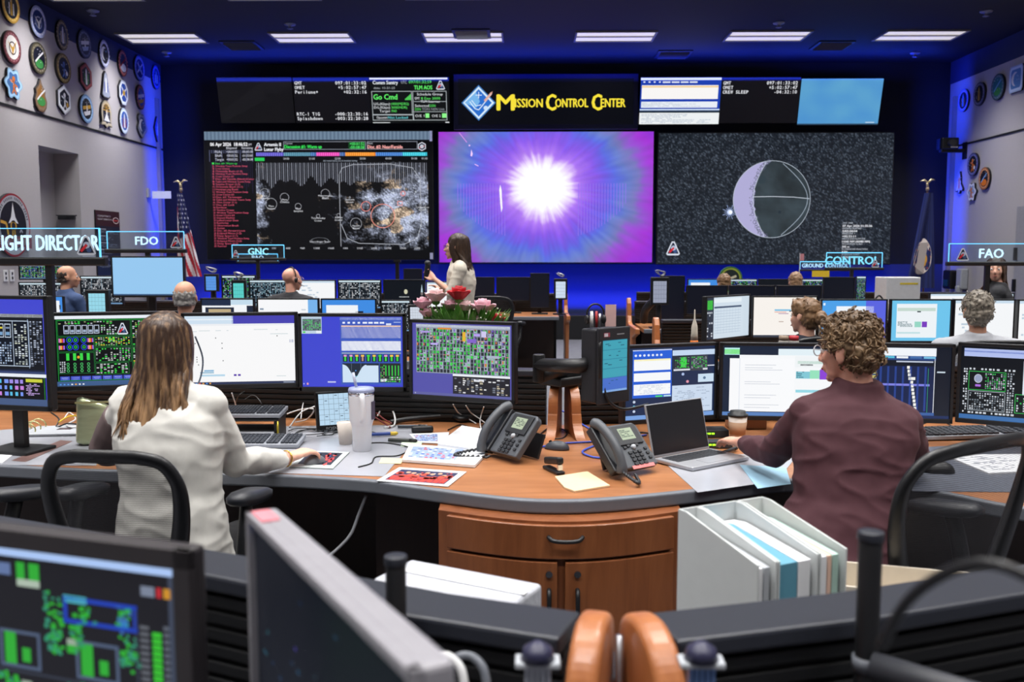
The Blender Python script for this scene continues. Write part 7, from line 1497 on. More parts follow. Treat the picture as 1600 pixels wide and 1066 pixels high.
sign('glass sign lettered CONTROL below the moon screen', 1291, 1378, 395, 418, 11.0, 'CONTROL', (401, 413), badge=(1367, 412, 6), tx=1331, post_px=1331, post_to=1.0, bar=0.03, text_col=(120, 206, 240))
s_ = sign('glass sign lettered GROUND CONTROL with yellow note below', 1250, 1328, 409, 421, 13.6, 'GROUND CONTROL', (412, 418), tx=1289, twidth=72, post_px=1289, post_to=1.0, bar=0.025, text_col=(170, 214, 240))
zq = W(1281, 428, 13.6).z-1.0; MB().box((-0.07, -0.03, zq), (0.25, 0.004, 0.09)).build('yellow_note', mat('yellow_tape', (214, 190, 50), 0.5), s_)
p = W(1245, 402, 13.7); r = thing('small_flag', 'tiny flag on a stick beside the ground control sign', 'flag', (p.x, 13.55, 1.0)); zq = p.z-1.0; MB().tube([(0, 0, 0), (0, 0, zq+0.06)], 0.006, 6).build('stick', LTGREY, r); MB().box((0.03, 0, zq), (0.06, 0.004, 0.1)).build('cloth', mat('red_white_cloth', (190, 130, 140), 0.7), r)
p = W(623, 408, 13.2); r = thing('bare_post', 'bare black post standing before the blue wall', 'post', (p.x, 13.05, 1.0)); MB().box((0, 0, (p.z-1)/2), (0.05, 0.04, p.z-1)).build('pole', BLACK, r); MB().box((0, 0, p.z-1), (0.1, 0.06, 0.03)).build('cap', BLACK, r)
# ================================================================== office chairs
MESHW = bpy.data.materials.new('chair_net'); MESHW.use_nodes = True; nt = MESHW.node_tree; b_ = nt.nodes['Principled BSDF']; b_.inputs['Base Color'].default_value = (0.03, 0.03, 0.035, 1); b_.inputs['Roughness'].default_value = 0.6
tc = nt.nodes.new('ShaderNodeTexCoord'); wv = nt.nodes.new('ShaderNodeTexWave'); wv.inputs['Scale'].default_value = 55; wv.bands_direction = 'Z'; mr = nt.nodes.new('ShaderNodeMapRange'); mr.inputs['To Min'].default_value = 0.25; mr.inputs['To Max'].default_value = 0.75
nt.links.new(tc.outputs['Object'], wv.inputs['Vector']); nt.links.new(wv.outputs['Fac'], mr.inputs['Value']); nt.links.new(mr.outputs[0], b_.inputs['Alpha'])
CHB = mat('chair_black', (24, 25, 28), 0.4); PAD = mat('armrest_black', (34, 36, 42), 0.42)
def office_chair(label, x, y, rz, group='black net backed office chairs', lean=0.2, back_z=0.47, bw=1.0, aw=0.325, ah=0.66):
    r = thing('office_chair', label, 'chair', (x, y, 0), rz, group)
    pr = [(0.13, 0.0), (0.17, 0.08), (0.215, 0.19), (0.26, 0.32), (0.275, 0.42), (0.262, 0.48), (0.215, 0.528), (0.12, 0.545)]
    pr = [(p.x*bw, p.y) for p in smooth_path([(a, b, 0) for a, b in pr], 4)]
    P3 = lambda a, h: Vector((a, -0.235-h*lean+0.16*a*a/0.09*0.3, back_z+h))
    right = [P3(a, h) for a, h in pr]; left = [P3(-a, h) for a, h in pr]
    loop = right + left[::-1]; n = len(right); rad = [0.0145+0.011*max(0, 1-i/n*1.5) for i in range(n)]; rad = rad+rad[::-1]
    MB().tube(loop, rad, 12, closed=True, flat=(1.0, 1.5)).build('back_frame', CHB, r, smooth=True)
    m = MB(); k = 9; vs = []
    for a, h in pr:
        for i in range(k): u = -1+2*i/(k-1); q = P3(a*u*0.97, h); vs.append(q+Vector((0, -0.012*(1-u*u), 0)))
    m.add(vs, [(j*k+i, j*k+i+1, (j+1)*k+i+1, (j+1)*k+i) for j in range(n-1) for i in range(k-1)]).build('back_net', MESHW, r, smooth=True)
    MB().tube([P3(-0.2, 0.155)+Vector((0, -0.03, 0)), P3(-0.1, 0.165)+Vector((0, -0.045, 0)), P3(0, 0.17)+Vector((0, -0.05, 0)), P3(0.1, 0.165)+Vector((0, -0.045, 0)), P3(0.2, 0.155)+Vector((0, -0.03, 0))], [0.02, 0.034, 0.036, 0.034, 0.02], 12, flat=(0.6, 1.3)).build('lumbar_pad', CHB, r, smooth=True)
    s = MB(); n_ = 28; vs = []
    for z, q in ((0.0, 0.93), (0.02, 1.0), (0.05, 1.0), (0.065, 0.93)):
        for i in range(n_):
            a = 2*PI*i/n_; f = lambda v: math.copysign(abs(v)**0.55, v); vs.append((0.26*q*f(math.cos(a)), 0.02+0.24*q*f(math.sin(a)), 0.335+z))
    s.add(vs, [(j*n_+i, j*n_+(i+1) % n_, (j+1)*n_+(i+1) % n_, (j+1)*n_+i) for j in range(3) for i in range(n_)]+[tuple(range(n_-1, -1, -1)), tuple(range(3*n_, 4*n_))]).build('seat', CHB, r, smooth=True)
    for sx in (-1, 1):
        a = MB(); m_ = 20; vs = []
        for z, q in ((0, 0.85), (0.012, 1), (0.028, 1), (0.04, 0.8)):
            for i in range(m_): t = 2*PI*i/m_; f = lambda v: math.copysign(abs(v)**0.7, v); vs.append((sx*aw+0.047*q*f(math.cos(t)), 0.0+0.125*q*f(math.sin(t)), ah+z-0.015*math.sin(t)))
        a.add(vs, [(j*m_+i, j*m_+(i+1) % m_, (j+1)*m_+(i+1) % m_, (j+1)*m_+i) for j in range(3) for i in range(m_)]+[tuple(range(m_-1, -1, -1)), tuple(range(3*m_, 4*m_))])
        ar = a.build('armrest', PAD, r, smooth=True)
        MB().tube(smooth_path([(sx*aw, -0.03, ah+0.005), (sx*aw, -0.06, ah-0.1), (sx*aw*0.96, -0.1, 0.46), (sx*0.22, -0.15, 0.33), (sx*0.05, -0.14, 0.31)], 4), 0.019, 10, flat=(1, 1.4)).build('arm_post', CHB, ar, smooth=True)
    MB().tube(smooth_path([P3(0, 0.19)+Vector((0, -0.05, 0)), P3(0, 0.0)+Vector((0, -0.06, 0)), (0, -0.2, 0.33), (0, -0.05, 0.31)], 4), 0.03, 10, flat=(1.4, 0.8)).build('spine', CHB, r, smooth=True)
    MB().tube([(0, 0, 0.1), (0, 0, 0.34)], 0.03, 14).build('gas_column', DKGREY, r, smooth=True)
    b = MB()
    for i in range(5): t = i*2*PI/5; b.tube([(0, 0, 0.11), (0.3*math.cos(t), 0.3*math.sin(t), 0.075)], [0.035, 0.018], 8)
    b.ball((0, 0, 0.105), 0.045); bo = b.build('star_base', CHB, r, smooth=True)
    for i in range(5): t = i*2*PI/5; MB().tube([(0.3*math.cos(t)-0.022, 0.3*math.sin(t), 0.03), (0.3*math.cos(t)+0.022, 0.3*math.sin(t), 0.03)], 0.03, 14).build('caster', BLACK, r, smooth=True)
    return r
# ================================================================== people
def fuse(mb, voxel, iters=5):
    me = bpy.data.meshes.new('figure'); me.from_pydata([tuple(v) for v in mb.v], [], mb.f); me.update()
    o = bpy.data.objects.new('figure', me); COL.objects.link(o)
    m = o.modifiers.new('remesh', 'REMESH'); m.mode = 'VOXEL'; m.voxel_size = voxel
    if iters: s = o.modifiers.new('smooth', 'SMOOTH'); s.factor = 0.5; s.iterations = iters
    dg = bpy.context.evaluated_depsgraph_get(); r = bpy.data.meshes.new_from_object(o.evaluated_get(dg))
    bpy.data.objects.remove(o); bpy.data.meshes.remove(me); return r
def displace(me, fn):
    no = [v.normal.copy() for v in me.vertices]; co = [v.co.copy() for v in me.vertices]
    for v, n, c in zip(me.vertices, no, co): v.co = c+n*fn(c, n)
def add_mesh(name, me, m, parent):
    me.name = name; me.materials.clear(); me.materials.append(m); me.polygons.foreach_set('use_smooth', [True]*len(me.polygons)); me.update()
    o = bpy.data.objects.new(name, me); COL.objects.link(o); o.parent = parent; return o
def limb(mb, pts, rads, n=12):
    for p, r in zip(pts, rads): mb.ball(p, r, n, 8)
    mb.tube(pts, list(rads), n)
def loft(mb, rings, rz, n=20):
    """rings: (centre, half width, half depth, squareness)"""
    R = Matrix.Rotation(rz, 3, 'Z'); vs = []
    for c, rx, ry in rings:
        for q in range(n):
            a = 2*PI*q/n; f = lambda v: math.copysign(abs(v)**0.85, v); vs.append(Vector(c)+R @ Vector((rx*f(math.cos(a)), ry*f(math.sin(a)), 0)))
    k = len(rings); mb.add(vs, [(i*n+q, i*n+(q+1) % n, (i+1)*n+(q+1) % n, (i+1)*n+q) for i in range(k-1) for q in range(n)]+[tuple(range(n-1, -1, -1)), tuple(range((k-1)*n, k*n))])
def head_matrix(c, yaw, pitch=0.0, s=1.0, roll=0.0): return Matrix.Translation(c) @ Matrix.Rotation(yaw, 4, 'Z') @ Matrix.Rotation(pitch, 4, 'X') @ Matrix.Rotation(roll, 4, 'Y') @ Matrix.Scale(s, 4)
def head_shape(mb, H):
    s = H.to_scale()[0]; R = H.to_3x3()*(1/s)
    def E(c, r): mb.ball(H @ Vector(c), tuple(q*s for q in r), 16, 12, R)
    E((0, -0.012, 0.03), (0.074, 0.093, 0.082)); E((0, 0.03, -0.025), (0.063, 0.062, 0.085)); E((0, 0.04, -0.08), (0.046, 0.048, 0.036)); E((0, 0.078, -0.105), (0.02, 0.016, 0.016))
    E((0, 0.072, 0.012), (0.048, 0.024, 0.014)); E((0, 0.097, -0.066), (0.022, 0.009, 0.008)); E((0, 0.095, -0.078), (0.018, 0.009, 0.007))
    limb(mb, [H @ Vector((0, 0.092, 0.0)), H @ Vector((0, 0.105, -0.02)), H @ Vector((0, 0.113, -0.036))], [0.009*s, 0.011*s, 0.014*s], 8)
    for x in (-1, 1):
        E((x*0.079, -0.012, -0.018), (0.009, 0.02, 0.033)); E((x*0.082, -0.018, -0.006), (0.007, 0.016, 0.02)); E((x*0.014, 0.1, -0.04), (0.009, 0.009, 0.008)); E((x*0.04, 0.062, -0.03), (0.022, 0.024, 0.02))
def hand_shape(mb, wrist, direction, down, side, curl=0.5, size=1.0):
    """side: +1 when the thumb lies towards down x direction"""
    d = direction.normalized(); dn = (down-d*down.dot(d)).normalized(); x = d.cross(dn)*side
    for t, rw, rt in ((0.02, 0.028, 0.02), (0.045, 0.036, 0.018), (0.075, 0.04, 0.016)):
        R = Matrix((x, d, dn)).transposed(); mb.ball(wrist+d*t*size, (rw*size, 0.03*size, rt*size), 12, 8, R)
    for i, (off_, L) in enumerate(((-0.03, 0.068), (-0.011, 0.078), (0.009, 0.074), (0.028, 0.058))):
        p = wrist+d*0.088*size+x*off_*size; a = 0.25+i*0.03; pts = [p-d*0.02*size]; dirv = d; pts.append(p)
        for k, q in enumerate((0.45, 0.32, 0.23)):
            dirv = (d*math.cos(a*curl*2.0*(k+0.6)) + dn*math.sin(a*curl*2.0*(k+0.6)) + x*off_*1.2).normalized(); p = p+dirv*L*q*size; pts.append(p)
        limb(mb, pts, [0.0095*size, 0.0092*size, 0.0086*size, 0.008*size, 0.0068*size], 8)
    p = wrist+d*0.025*size-x*0.026*size; t1 = (d*0.75-x*0.62+dn*0.3).normalized(); t2 = (d*0.95-x*0.15+dn*0.35).normalized()
    limb(mb, [p, p+t1*0.036*size, p+t1*0.036*size+t2*0.03*size, p+t1*0.036*size+t2*0.054*size], [0.015*size, 0.0125*size, 0.0105*size, 0.0085*size], 8)
def skin(name, rgb): return mat(name, rgb, 0.5, var=0.08, scale=30, sss=0.12)
def hair_mat(name, top, tip, z0, z1):
    m = bpy.data.materials.new(name); m.use_nodes = True; nt = m.node_tree; b = nt.nodes['Principled BSDF']; tc = nt.nodes.new('ShaderNodeTexCoord'); mp = nt.nodes.new('ShaderNodeMapping'); mp.inputs['Scale'].default_value = (42, 42, 1.6)
    nz = nt.nodes.new('ShaderNodeTexNoise'); nz.inputs['Scale'].default_value = 1.5; nz.inputs['Detail'].default_value = 3; sp = nt.nodes.new('ShaderNodeSeparateXYZ'); mr = nt.nodes.new('ShaderNodeMapRange'); mr.inputs['From Min'].default_value = z1; mr.inputs['From Max'].default_value = z0
    nt.links.new(tc.outputs['Object'], mp.inputs['Vector']); nt.links.new(mp.outputs[0], nz.inputs['Vector']); nt.links.new(tc.outputs['Object'], sp.inputs[0]); nt.links.new(sp.outputs['Z'], mr.inputs['Value'])
    ad = nt.nodes.new('ShaderNodeMath'); ad.operation = 'MULTIPLY_ADD'; ad.inputs[1].default_value = 2.4; ad.inputs[2].default_value = -1.2; a2 = nt.nodes.new('ShaderNodeMath'); a2.operation = 'ADD'; a2.use_clamp = True
    nt.links.new(nz.outputs['Fac'], ad.inputs[0]); nt.links.new(ad.outputs[0], a2.inputs[0]); nt.links.new(mr.outputs[0], a2.inputs[1])
    mx = nt.nodes.new('ShaderNodeMix'); mx.data_type = 'RGBA'; mx.inputs['A'].default_value = lin(top)+(1,); mx.inputs['B'].default_value = lin(tip)+(1,)
    nt.links.new(a2.outputs[0], mx.inputs['Factor']); nt.links.new(mx.outputs['Result'], b.inputs['Base Color']); b.inputs['Roughness'].default_value = 0.42; b.inputs['Specular IOR Level'].default_value = 0.4
    return m
def folds(amp, seed=0, freq=9.0, zf=1.0, pts=()):
    def fn(c, n):
        f = mnoise.noise(Vector((c.x*freq, c.y*freq, c.z*freq*zf+seed)))
        g = mnoise.noise(Vector((c.x*freq*2.6+5, c.y*freq*2.6, c.z*freq*zf*2.6+seed)))
        r = 1-abs(mnoise.noise(Vector((c.x*freq*0.7+c.z*freq*0.5, c.y*freq*0.7, c.z*freq*1.7*zf+seed*2))))*2
        return amp*(0.55*f+0.3*g+0.6*max(0, r)**2-0.15)
    return fn
def person(label, J, yaw, head_yaw, skin_m, top_m, leg_m, voxel=0.006, size=1.0, head_pitch=0.0, head_s=1.0, width=1.0, hands=None, sitting=True, fold=0.006, seed=0, collar=True, hem=0.0, sleeve_stop=1.0, top_name='jacket', hip=1.0):
    """J: joints in the room. Returns root and the head's matrix in the root's own coordinates"""
    root = thing('person', label, 'person', (J['pelvis'].x, J['pelvis'].y, 0)); o = root.location.copy(); L = {k: v-o for k, v in J.items()}; R = Matrix.Rotation(yaw, 3, 'Z'); fw = R @ Vector((0, 1, 0)); rt = R @ Vector((1, 0, 0)); w = width
    pel, ch, nk = L['pelvis'], L['chest'], L['neck']; wa = L.get('waist', (pel+ch)/2)
    Hm = head_matrix(L['head'], head_yaw, head_pitch, head_s)
    def torso(e):
        mb = MB()
        loft(mb, [(pel-Vector((0, 0, 0.1)), (0.15+e)*w*hip, 0.105+e), (pel, (0.178+e)*w*hip, 0.13+e), (pel.lerp(wa, 0.6), (0.165+e)*w*(hip+1)/2, 0.12+e), (wa, (0.148+e)*w, 0.105+e), (wa.lerp(ch, 0.5), (0.158+e)*w, 0.112+e), (ch, (0.172+e)*w, 0.12+e), (ch.lerp(nk, 0.5), (0.165+e)*w, 0.105+e), (ch.lerp(nk, 0.8), (0.125+e)*w, 0.082+e), (nk, 0.06+e*0.6, 0.06+e*0.5)], yaw)
        for s in ('L', 'R'): limb(mb, [nk.lerp(L['sh'+s], 0.3)-Vector((0, 0, 0.02)), L['sh'+s]], [(0.055+e)*size, (0.056+e)*size])
        return mb
    body = torso(0.0)
    for s in ('L', 'R'):
        sh, el, wr = L['sh'+s], L['el'+s], L['wr'+s]; limb(body, [sh, sh.lerp(el, 0.5), el, el.lerp(wr, 0.4), wr], [0.052*size, 0.045*size, 0.036*size, 0.036*size, 0.025*size])
        hd = L.get('hand'+s, wr+(wr-el).normalized()*0.1); hand_shape(body, wr, hd-wr, L.get('down'+s, Vector((0, 0, -1))+o)-o if ('down'+s) in L else Vector((0, 0, -1)), 1 if s == 'L' else -1, (hands or {}).get(s, 0.5), size)
    sx = {'L': -1, 'R': 1}
    legs = {}
    for s in ('L', 'R'):
        hp = pel+rt*sx[s]*0.09*w-Vector((0, 0, 0.03))
        if sitting: kn = hp+fw*0.40+rt*sx[s]*0.04; kn.z = 0.5; an = Vector((kn.x, kn.y, 0.09))+fw*0.04
        else: kn = Vector((hp.x, hp.y, 0.48))+fw*0.02; an = Vector((hp.x, hp.y, 0.09))+rt*sx[s]*0.02
        legs[s] = (hp, kn, an); limb(body, [hp, kn, kn.lerp(an, 0.4), an], [0.082, 0.056, 0.052, 0.036]); limb(body, [an-Vector((0, 0, 0.045)), an+fw*0.14-Vector((0, 0, 0.058))], [0.038, 0.03])
    limb(body, [nk-Vector((0, 0, 0.03)), nk, Hm @ Vector((0, -0.02, -0.06))], [0.062, 0.054, 0.05]); head_shape(body, Hm)
    me = fuse(body, voxel, 3); add_mesh('body', me, skin_m, root)
    cl = torso(0.016)
    if hem: loft(cl, [(pel-Vector((0, 0, hem)), (0.205)*w*hip, 0.15), (pel, 0.2*w*hip, 0.15), (pel.lerp(wa, 0.7), 0.175*w, 0.13)], yaw)
    for s in ('L', 'R'):
        sh, el, wr = L['sh'+s], L['el'+s], L['wr'+s]; st = el.lerp(wr, sleeve_stop)
        cl.tube([sh.lerp(ch, 0.25), sh, sh.lerp(el, 0.5), el, el.lerp(st, 0.5), st], [0.05, 0.07*size, 0.062*size, 0.055*size, 0.048*size, 0.037*size], 14); cl.ball(sh, 0.07*size); cl.ball(el, 0.0555*size)
    if collar: cl.tube([nk-Vector((0, 0, 0.03)), nk+Vector((0, 0, 0.018)), nk+Vector((0, 0, 0.042))-fw*0.004], [0.1, 0.08, 0.07], 16)
    me = fuse(cl, max(voxel, 0.0075), 4); displace(me, folds(fold, seed)); add_mesh(top_name, me, top_m, root)
    lg = MB()
    for s in ('L', 'R'):
        hp, kn, an = legs[s]; limb(lg, [hp, kn, kn.lerp(an, 0.5)], [0.1, 0.074, 0.07]); lg.tube([kn.lerp(an, 0.5), an+Vector((0, 0, 0.01))], [0.07, 0.062], 12)
    lg.ball(pel-Vector((0, 0, 0.04)), (0.17*w*hip, 0.15, 0.1), 16, 10, R); me = fuse(lg, 0.012, 3); displace(me, folds(0.004, seed+3)); add_mesh('trousers', me, leg_m, root)
    for s in ('L', 'R'):
        an = legs[s][2]; sm = MB(); limb(sm, [an-Vector((0, 0, 0.042))-fw*0.03, an+fw*0.06-Vector((0, 0, 0.048)), an+fw*0.16-Vector((0, 0, 0.055))], [0.046, 0.044, 0.034]); add_mesh('shoe', fuse(sm, 0.01, 3), mat('black_shoe', (20, 20, 22), 0.35), root)
    return root, Hm
def eyes(root, Hm):
    for x in (-1, 1):
        MB().ball(Hm @ Vector((x*0.031, 0.081, -0.004)), 0.011, 10, 8).build('eye', mat('eye_white', (226, 222, 218), 0.25), root, smooth=True); 
        o = MB().ball(Hm @ Vector((x*0.031, 0.0895, -0.004)), 0.0045, 8, 6).build('iris', mat('iris_brown', (54, 36, 26), 0.2), root, smooth=True)
        a = [Hm @ Vector((x*q, 0.094-0.06*abs(q-0.03)-0.002, 0.022+0.004*math.cos((q-0.03)*60))) for q in (0.014, 0.03, 0.047)]; MB().tube(a, 0.003, 6).build('eyebrow', mat('brow_brown', (62, 44, 32), 0.7), root, smooth=True)
    MB().tube([Hm @ Vector((q, 0.106-abs(q)*0.25, -0.072)) for q in (-0.022, -0.01, 0, 0.01, 0.022)], [0.002, 0.005, 0.005, 0.005, 0.002], 6).build('lips', mat('lip_rose', (176, 96, 90), 0.45), root, smooth=True)
def spectacles(root, Hm, m):
    g = MB()
    for x in (-1, 1):
        g.tube([Hm @ Vector((x*0.033+0.024*math.cos(t), 0.106, -0.004+0.019*math.sin(t))) for t in [i*2*PI/16 for i in range(16)]], 0.0018, 6, closed=True); g.tube([Hm @ Vector((x*0.057, 0.104, 0.002)), Hm @ Vector((x*0.08, 0.05, 0.0)), Hm @ Vector((x*0.083, -0.015, -0.002))], 0.0018, 6)
    g.tube([Hm @ Vector((-0.01, 0.108, 0.0)), Hm @ Vector((0.01, 0.108, 0.0))], 0.0018, 6); g.build('spectacle_frame', m, root, smooth=True)
def headset_on(root, Hm, side=1):
    m = MB(); m.tube([Hm @ Vector((0.087*math.cos(t), -0.005, 0.02+0.1*math.sin(t))) for t in [i*PI/12 for i in range(13)]], 0.006, 8); m.ball(Hm @ Vector((side*0.09, -0.005, -0.01)), (0.018, 0.024, 0.028)); m.tube(smooth_path([Hm @ Vector((side*0.09, 0.0, -0.02)), Hm @ Vector((side*0.085, 0.06, -0.06)), Hm @ Vector((side*0.05, 0.11, -0.075))], 4), 0.003, 6); m.build('headset', BLACK, root, smooth=True)
def cap_hair(root, Hm, m, top=0.012, back=-0.1, front=0.055, bulk=1.0, seed=0, curls=0, bald=False, voxel=0.007, name='hair', wave=0.006):
    """short hair: a shell over the skull, cut away from the face"""
    mb = MB(); s = Hm.to_scale()[0]; R = Hm.to_3x3()*(1/s); rr = random.Random(seed)
    def E(c, r): mb.ball(Hm @ Vector(c), tuple(q*s for q in r), 16, 12, R)
    if bald:
        for i in range(15):
            t = PI*(0.93)*(i/14)+PI*1.035; x, y = 0.068*math.cos(t), -0.012+0.085*math.sin(t)*(1 if math.sin(t) < 0 else 0.4); E((x, y, 0.008+0.012*math.sin(i*2.3)), (0.014, 0.014, 0.032)); E((x*0.95, y*0.95, -0.04), (0.012, 0.013, 0.026))
    else:
        E((0, -0.02, 0.04+top*0.5), (0.082*bulk, 0.098*bulk, 0.084+top)); E((0, -0.05, -0.005), (0.078*bulk, 0.066*bulk, 0.085)); E((0, -0.06, back+0.05), (0.062*bulk, 0.045, 0.045)); E((0, front, 0.085+top), (0.06*bulk, 0.035, 0.028))
        for x in (-1, 1): E((x*0.066*bulk, 0.012, 0.045), (0.02, 0.05, 0.05))
    me = fuse(mb, voxel*s, 2)
    displace(me, lambda c, n: wave*mnoise.noise(c*34+Vector((seed, 0, 0)))+wave*0.7*mnoise.noise(c*80))
    h = add_mesh(name, me, m, root)
    if curls:
        cm = MB(); vs = me.vertices; nn = len(vs)
        for i in range(curls):
            v = vs[rr.randrange(nn)]; c = v.co; n = v.normal
            if (Hm.inverted() @ c).z < -0.06 and rr.random() < 0.5: continue
            t = n.cross(Vector((rr.uniform(-1, 1), rr.uniform(-1, 1), rr.uniform(-0.4, 1)))).normalized(); Lc = rr.uniform(0.015, 0.032)
            cm.tube(smooth_path([c-n*0.004, c+n*0.004+t*Lc*0.4, c+n*0.005+t*Lc*0.8, c-n*0.001+t*Lc*1.1], 3), [0.002]*3+[0.003]*3+[0.0026]*3+[0.0008], 5)
        cm.build('hair_curls', m, root, smooth=True)
    return h
NAVY = mat('navy_trousers', (28, 32, 48), 0.8); BLACKT = mat('black_trousers', (22, 22, 26), 0.8)
SKIN1, SKIN2, SKIN3 = skin('fair_skin', (226, 172, 148)), skin('tan_skin', (206, 152, 124)), skin('pink_skin', (222, 164, 142))
IV = mat('ivory_jacket_cloth', (212, 210, 204), 0.85, var=0.05, scale=60, bump=0.12, bscale=500)
MR = mat('maroon_jacket_cloth', (72, 36, 44), 0.85, var=0.08, scale=60, bump=0.12, bscale=500)
# ---------------------------------------------------------------- woman in the ivory jacket
J = dict(head=W(262, 539, 3.1), neck=W(263, 612, 3.06), chest=W(265, 690, 3.04), waist=W(268, 765, 3.02), pelvis=W(272, 868, 3.02), shR=W(322, 637, 3.06), elR=W(368, 722, 3.16), wrR=W(447, 717, 3.42), handR=W(484, 703, 3.5), shL=W(203, 634, 3.06), elL=W(170, 700, 3.14), wrL=W(215, 690, 3.45))
wo, Hm = person('person in ivory jacket with long brown hair, seated with hand on mouse', J, math.radians(-4), math.radians(3), SKIN1, IV, BLACKT, voxel=0.0055, hands={'R': 0.8, 'L': 0.5}, head_pitch=-0.05, head_s=0.93, fold=0.008, seed=2, hem=0.1, sleeve_stop=0.9, width=0.98)
eyes(wo, Hm)
HL = hair_mat('long_brown_hair', (62, 44, 34), (176, 138, 100), 0.86, 1.22)
def long_hair(root, Hm, m, length, spread, seed, n=150, back=0.1, voxel=0.008, lock_r=0.009, side=0.4, sway=0.0, name='hair'):
    mb = MB(); s = Hm.to_scale()[0]; R = Hm.to_3x3()*(1/s); rr = random.Random(seed)
    def E(c, r): mb.ball(Hm @ Vector(c), tuple(q*s for q in r), 18, 12, R)
    E((0, -0.018, 0.036), (0.081, 0.1, 0.09)); E((0, -0.055, -0.03), (0.08, 0.066, 0.1)); E((0, -0.07, -0.13), (0.074, 0.042, 0.09))
    for x in (-1, 1): E((x*0.072, 0.0, -0.02), (0.016, 0.055, 0.1)); E((x*0.072, -0.015, -0.1), (0.02, 0.045, 0.09))
    me = fuse(mb, voxel*s, 3); displace(me, lambda c, q: 0.004*mnoise.noise(Vector((c.x*70, c.y*70, c.z*8)))); add_mesh(name, me, m, root)
    st = MB(); inv = Hm
    for i in range(n):
        a = rr.uniform(-1, 1); ang = -PI/2+a*1.55; u = rr.random(); r0 = 0.083+0.006*rr.random()
        p0 = Vector((r0*0.96*math.cos(ang), -0.02+0.1*math.sin(ang), rr.uniform(0.1, 0.124))); k = max(0.03, 1-(p0.z/0.127)**2)**0.5; p0.x *= k; p0.y = -0.02+(p0.y+0.02)*k
        L_ = length*rr.uniform(0.78, 1.0)*(1-0.25*abs(a)); xe = r0*math.cos(ang)*(1.0+spread*rr.uniform(0.2, 1))+rr.uniform(-0.03, 0.03)+sway*1.0; ye = -0.1-rr.uniform(0.0, 0.03)-back*0.4+0.03*abs(a)
        pts = [p0*0.97, Vector((r0*math.cos(ang)*0.86, -0.02+0.088*math.sin(ang)-0.002, 0.082)), Vector((r0*math.cos(ang)*1.0, -0.02+0.1*math.sin(ang)-0.004, 0.03)), Vector((r0*math.cos(ang)*1.02, -0.02+0.1*math.sin(ang)-0.01, -0.05)), Vector((r0*math.cos(ang)*0.55+xe*0.45, min(-0.02+0.1*math.sin(ang), ye*0.9)-0.012, -0.16)), Vector((xe+0.012*math.sin(i), ye-back*0.5, -0.16-(L_-0.16)*0.5)), Vector((xe+rr.uniform(-0.025, 0.025), ye-back*0.6+rr.uniform(-0.01, 0.01), -L_))]
        P = smooth_path([Hm @ q for q in pts], 4); w_ = len(P); wob = rr.uniform(0.003, 0.009); ph = rr.uniform(0, 6)
        P = [q+Vector((wob*math.sin(j*0.8+ph)*j/w_, wob*0.5*math.cos(j*0.9+ph)*j/w_, 0)) for j, q in enumerate(P)]
        rad = [lock_r*(0.5+0.6*math.sin(min(1, (j+1)/w_*1.25)*PI*0.72))*rr.uniform(0.75, 1.1)*(1 if j < w_-4 else (w_-j)/5.0) for j in range(w_)]
        st.tube(P, rad, 6, flat=(1.3, 0.6))
    st.build('hair_locks', m, root, smooth=True)
long_hair(wo, Hm, HL, 0.46, 0.1, 4, n=210, back=0.04, sway=-0.012)
MB().tube(smooth_path([Hm @ Vector((0.093, 0.02, 0.03)), Hm @ Vector((0.11, 0.05, -0.05)), Hm @ Vector((0.105, 0.04, -0.12)), Hm @ Vector((0.09, 0.01, -0.17))], 5), 0.0028, 6).build('headset_lead', mat('slate_lead', (70, 84, 104), 0.4), wo, smooth=True)
o = wo.location; sl = MB(); a, b, c = J['shL']-o, J['elL']-o, J['wrL']-o; sl.tube([a.lerp(b, 0.25), a.lerp(b, 0.6), b, b.lerp(c, 0.5)], [0.069, 0.07, 0.066, 0.06], 14); sl.ball(b, 0.066); me = fuse(sl, 0.008, 3); add_mesh('sleeve', me, mat('taupe_cloth', (100, 84, 84), 0.85), wo)['label'] = 'taupe sleeve'
br = J['elR'].lerp(J['wrR'], 0.99)-o; dr = (J['wrR']-J['elR']).normalized(); x_, y_, z_ = frame(dr); MB().tube([br+(x_*math.cos(t)+y_*math.sin(t))*0.03 for t in [i*2*PI/18 for i in range(18)]], 0.003, 6, closed=True).build('bracelet', mat('gold_bangle', (206, 170, 80), 0.25, metal=1), wo, smooth=True)
c0 = office_chair('office chair behind the person in ivory, its net back in view', -1.165, 2.92, math.radians(-6), back_z=0.43, bw=0.735, aw=0.285, ah=0.76)
c1 = office_chair('office chair at the worktop end, only an armrest in view', -1.95, 3.16, math.radians(-30), ah=0.74)
# ---------------------------------------------------------------- person in the maroon jacket
J = dict(head=W(1327, 545, 3.12), neck=W(1340, 612, 3.1), chest=W(1336, 690, 3.06), waist=W(1328, 770, 3.0), pelvis=W(1298, 862, 2.95), shL=W(1266, 650, 3.1), elL=W(1208, 706, 3.3), wrL=W(1158, 692, 3.58), handL=W(1132, 686, 3.7), shR=W(1408, 664, 3.14), elR=W(1428, 712, 3.3), wrR=W(1385, 698, 3.6))
ma, Hm = person('person in maroon jacket with short curly hair, reaching towards the laptop', J, math.radians(8), math.radians(40), SKIN3, MR, NAVY, voxel=0.0055, hands={'L': 0.6, 'R': 0.5}, head_pitch=-0.08, head_s=0.95, fold=0.009, seed=7, hem=0.12, sleeve_stop=0.84, width=1.12, hip=0.98)
eyes(ma, Hm); spectacles(ma, Hm, mat('clear_spectacle_rim', (206, 206, 210), 0.2))
cap_hair(ma, Hm, hair_mat('light_brown_curls', (76, 58, 43), (130, 105, 78), 1.28, 1.4), top=0.006, back=-0.06, front=0.045, bulk=1.04, seed=3, curls=900, wave=0.012)
